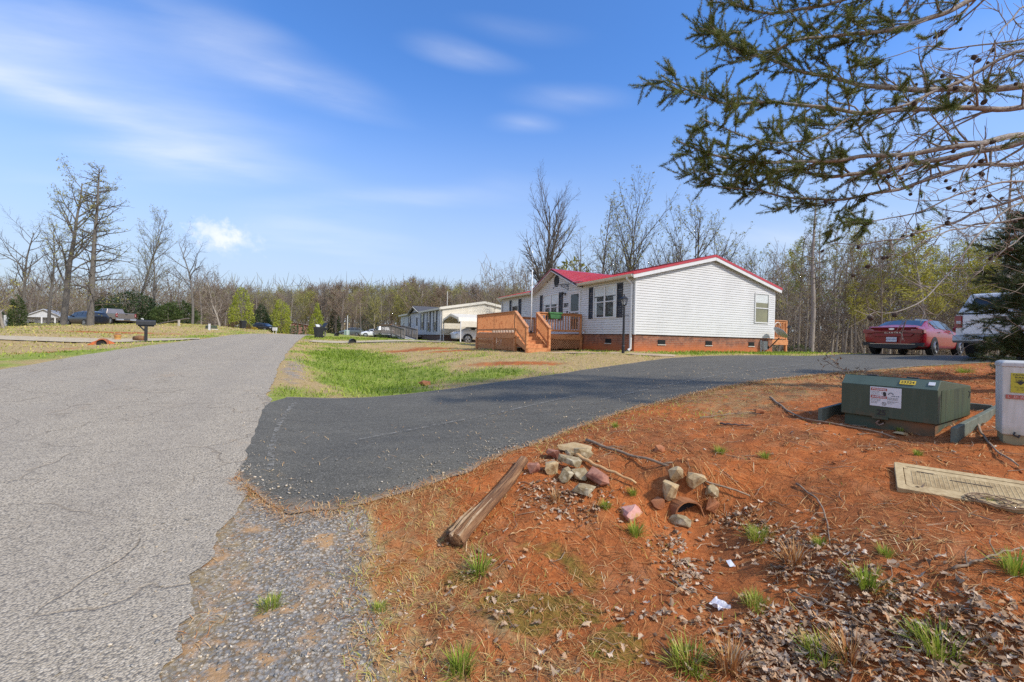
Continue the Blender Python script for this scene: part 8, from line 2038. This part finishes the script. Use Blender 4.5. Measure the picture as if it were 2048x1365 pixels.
# ---- dead leaves
leafm = rvmat('dead_leaves', [(0, (.15, .085, .045)), (.25, (.30, .19, .11)), (.5, (.43, .30, .195)), (.72, (.55, .41, .28)), (.88, (.46, .24, .10)), (1, (.68, .56, .43))], .75, .25, .1)
LC = [(1460,1055,90,.10),(1510,1050,60,.09),(1550,1085,110,.11),(1600,1115,130,.12),(1650,1150,140,.12),(1700,1185,120,.11),(1600,1160,60,.09),(1560,1265,130,.12),(1510,1290,120,.11),(1600,1300,140,.12),(1640,1335,120,.12),(1560,1345,140,.11),(1480,1330,110,.11),
      (1760,1225,120,.13),(1820,1240,120,.13),(1760,1290,150,.13),(1850,1290,160,.14),(1930,1260,130,.14),(1900,1330,150,.13),(1990,1330,150,.14),(2020,1270,110,.14),(1720,1330,80,.10),(1340,1090,50,.07),(1350,1120,60,.07),(1365,1150,70,.07),(1380,1180,45,.06),(1325,1215,30,.10),(1310,1240,30,.10),
      (1080,985,90,.10),(1110,1000,70,.10),(1150,1015,60,.09),(1180,1030,40,.09),(1215,990,40,.08),(1420,1125,25,.10),(1090,1050,25,.15),(950,1130,30,.16),(1000,1180,25,.18),(1000,1260,40,.2),(1150,1260,30,.2),(1250,1330,45,.2),(900,1250,25,.2),(1100,930,30,.09),(1600,870,25,.3),(1800,960,20,.4),(1900,1120,25,.25),(1700,1100,30,.2),(2010,1190,40,.2),(1960,850,40,.15)]
xs, ys = [], []
for u, v, n, r in LC:
    h_ = hit(u, v)
    if h_ is None: continue
    n = int(n*.74); r *= 1.15; xs.append(h_.x + rs.normal(size=n)*r); ys.append(h_.y + rs.normal(size=n)*r)
x = np.concatenate(xs); y = np.concatenate(ys); n = len(x)
def leaf_mesh(x, y, size):
    n = len(x); g = np.array([(-.55,0,0),(-.12,.34,0),(-.12,-.34,0),(.14,.30,0),(.14,-.30,0),(.55,0,0),(0,0,0),(.30,.30,0),(.30,-.30,0),(-.34,.10,0),(-.34,-.10,0),(.02,.14,0),(.02,-.14,0),(.24,.12,0),(.24,-.12,0)], float)
    fc = np.array([(0,10,6),(0,6,9),(10,2,12),(10,12,6),(9,11,1),(9,6,11),(12,4,14),(12,14,6),(11,13,3),(11,6,13),(14,8,5),(14,5,6),(13,5,7),(13,6,5)])
    v = np.repeat(g[None], n, 0); v[:, :, :2] *= 1 + .22*rs.normal(size=(n, 15, 1))*.8
    curl = rs.normal(size=(n, 1))*.7; roll = rs.normal(size=(n, 1))*.7
    v[:, :, 2] = curl*v[:, :, 0]**2 + roll*np.abs(v[:, :, 1])*.7 + .05*rs.normal(size=(n, 15))
    v *= size[:, None, None]
    A_ = rs.rand(n)*6.28; tx_ = rs.normal(size=n)*.22; ty_ = rs.normal(size=n)*.22
    vx = v[..., 0]*np.cos(A_)[:, None] - v[..., 1]*np.sin(A_)[:, None]; vy = v[..., 0]*np.sin(A_)[:, None] + v[..., 1]*np.cos(A_)[:, None]
    vz = v[..., 2] + vx*tx_[:, None] + vy*ty_[:, None]
    z = gz_arr(x, y) + size*.08 + .018*rs.rand(n)
    V_ = np.stack([vx + x[:, None], vy + y[:, None], vz - vz.min(1, keepdims=True)*.5 + z[:, None]], -1).reshape(-1, 3)
    return V_, (fc[None] + (np.arange(n)*15)[:, None, None]).reshape(-1, 3)
V_, F_ = leaf_mesh(x, y, .020 + .032*rs.rand(n))
tag(fast_mesh('leaf_litter', V_, F_, leafm, rv=np.repeat(rs.rand(n), 15)), 'curled grey brown dead leaves lying in drifts on the bank', None, None, 'stuff')
# small broken twigs
tw_ = []
x, y = scatter(520, 0, 7, 1.4, 7, 1.3); s_, t_ = st(x, y); k = in_view(x, y) & (t_ > 1.0) & (y < near_y(x) - .1); x, y = x[k], y[k]; z = gz_arr(x, y)
for i in range(len(x)):
    a = rs.rand()*6.28; l_ = rs.uniform(.06, .24); m_ = 4; q = []
    for j in range(m_):
        a += rs.normal()*.3; px_, py_ = x[i] + math.cos(a)*l_*j/3, y[i] + math.sin(a)*l_*j/3; q.append((px_, py_, z[i] + .012 + .012*rs.rand()))
    zz_ = gz_arr([w[0] for w in q], [w[1] for w in q]); q = [(w[0], w[1], float(h_) + .008 + .014*rs.rand()) for w, h_ in zip(q, zz_)]
    r_ = rs.uniform(.0016, .0042); tw_.append((q, [r_, r_*.9, r_*.7, r_*.4], 4))
V_, F_ = tubes_mesh(tw_); tag(fast_mesh('twig_litter', V_, F_, barkst), 'small broken twigs scattered over the clay bank', None, None, 'stuff')
# ---- tufts of grass one could count
def tuft_proto(name, seed, n, h, w, mat, spread=.05, lean=.5):
    r2 = np.random.RandomState(seed); a = r2.rand(n)*6.28; ln = np.abs(r2.normal(size=n))*lean; p = np.stack([np.cos(a)*spread*r2.rand(n), np.sin(a)*spread*r2.rand(n), np.zeros(n) - .01], 1)
    d = np.stack([np.cos(a)*np.sin(ln), np.sin(a)*np.sin(ln), np.cos(ln)], 1); e = np.stack([-np.sin(a), np.cos(a), np.zeros(n)], 1); hh = (h*(.5 + .7*r2.rand(n)))[:, None]
    m_ = p + d*hh*.5; t = p + d*hh + np.stack([np.cos(a), np.sin(a), -.5*np.ones(n)], 1)*hh*.28*r2.rand(n, 1); ww = w*.5*(.6 + .8*r2.rand(n, 1))
    V_ = np.stack([p - e*ww, p + e*ww, m_ + e*ww, m_ - e*ww, t + e*ww*.1, t - e*ww*.1], 1).reshape(-1, 3); b_ = np.arange(n)[:, None]*6
    return fast_mesh(name, V_, np.concatenate([b_ + np.array([[0, 1, 2, 3]]), b_ + np.array([[3, 2, 4, 5]])]), mat, rv=np.repeat(np.clip(.45 + .30*r2.normal(size=n), 0, 1), 6))
tp_ = [tuft_proto('grass_tuft', 1, 150, .10, .004, grassm, .05), tuft_proto('grass_tuft', 2, 80, .16, .006, grassm, .05, .8), tuft_proto('grass_tuft', 3, 240, .075, .0035, grassm, .075, .6)]
dry_ = tuft_proto('grass_tuft', 4, 160, .15, .004, strawm, .06, .8)
gtl = 'tufts of grass on the clay bank'
TF_ = [(1210,1022,0,.8,'bright green tuft under the lowest rock of the heap'),(1270,1075,0,1.1,'bright green tuft just below the lone pinkish rock'),(1265,992,0,.7,'small green tuft by the tip of the peeled stick'),(960,1150,1,1.1,'spiky long bladed green tuft below the end of the log'),(1520,1080,2,1.3,'big dry edged tuft at the head of the leaf drift by the channel'),(1735,1175,0,1.2,'green tuft in the middle of the leaf drift'),(1770,1108,0,.7,'green tuft with dead leaves halfway to the utility cover'),(1512,1215,2,1.0,'round tuft beside the white paper scrap'),(1650,1305,2,1.3,'yellow green tuft among the thickest dead leaves'),(1880,1290,2,1.5,'broad green tuft under the dead leaves at the edge of the picture'),(2030,1150,0,1.2,'dark green tuft beside the forked twig below the utility cover'),(1380,1330,2,1.4,'wide ragged tuft at the lower edge between gravel and leaves'),(540,1212,2,.9,'green weed clump growing alone in the gravel'),(760,1222,2,.6,'small green weed at the edge of the gravel strip'),(920,1345,0,1.2,'green tuft at the very bottom of the dry grass strip'),(1160,925,0,.7,'grass growing between the top rocks of the heap'),(1440,905,0,.9,'pale tuft on the clay above the long branch'),(1530,920,0,.8,'thin tuft on the bank upslope of the twig'),(1800,865,0,.6,'thin tuft in front of the transformer frame'),(1835,910,0,.6,'small tuft between the transformer and the utility cover'),(1230,858,0,.8,'tuft on the edge of the driveway above the heap'),(1640,1090,0,.7,'short tuft by the crooked twig'),(1980,1010,0,.6,'little tuft by the far side of the utility cover'),(1930,745,2,2.0,'green grass clump at the edge of the driveway behind the transformer')]
for i, (u, v, k, s_, lb) in enumerate(TF_):
    o = tp_[k] if i in (0, 3, 4) else tp_[k].copy()
    if i not in (0, 3, 4): COL.objects.link(o)
    h_ = hit(u, v); o.location = h_; o.rotation_euler = (0, 0, i*1.3); o.scale = (s_, s_, s_); o.name = 'grass_tuft'; tag(o, lb, 'grass tuft', gtl)
for i, (u, v, s_, lb) in enumerate(((1590, 1130, 1.1, 'bleached straw tuft lying over the leaf drift'), (1425, 1010, .9, 'straw tuft hanging beside the pipe opening'), (1110, 1005, .7, 'pale straw tuft at the lower side of the rock heap'), (1460, 1340, 1.1, 'straw tuft at the lower edge in the leaves'), (1700, 1320, 1.0, 'straw tuft between two leaf drifts at the lower edge'))):
    o = dry_ if i == 0 else dry_.copy()
    if i: COL.objects.link(o)
    o.location = hit(u, v); o.rotation_euler = (0, 0, i*2.1); o.scale = (s_, s_, s_); o.name = 'grass_tuft'; tag(o, lb, 'grass tuft', gtl)
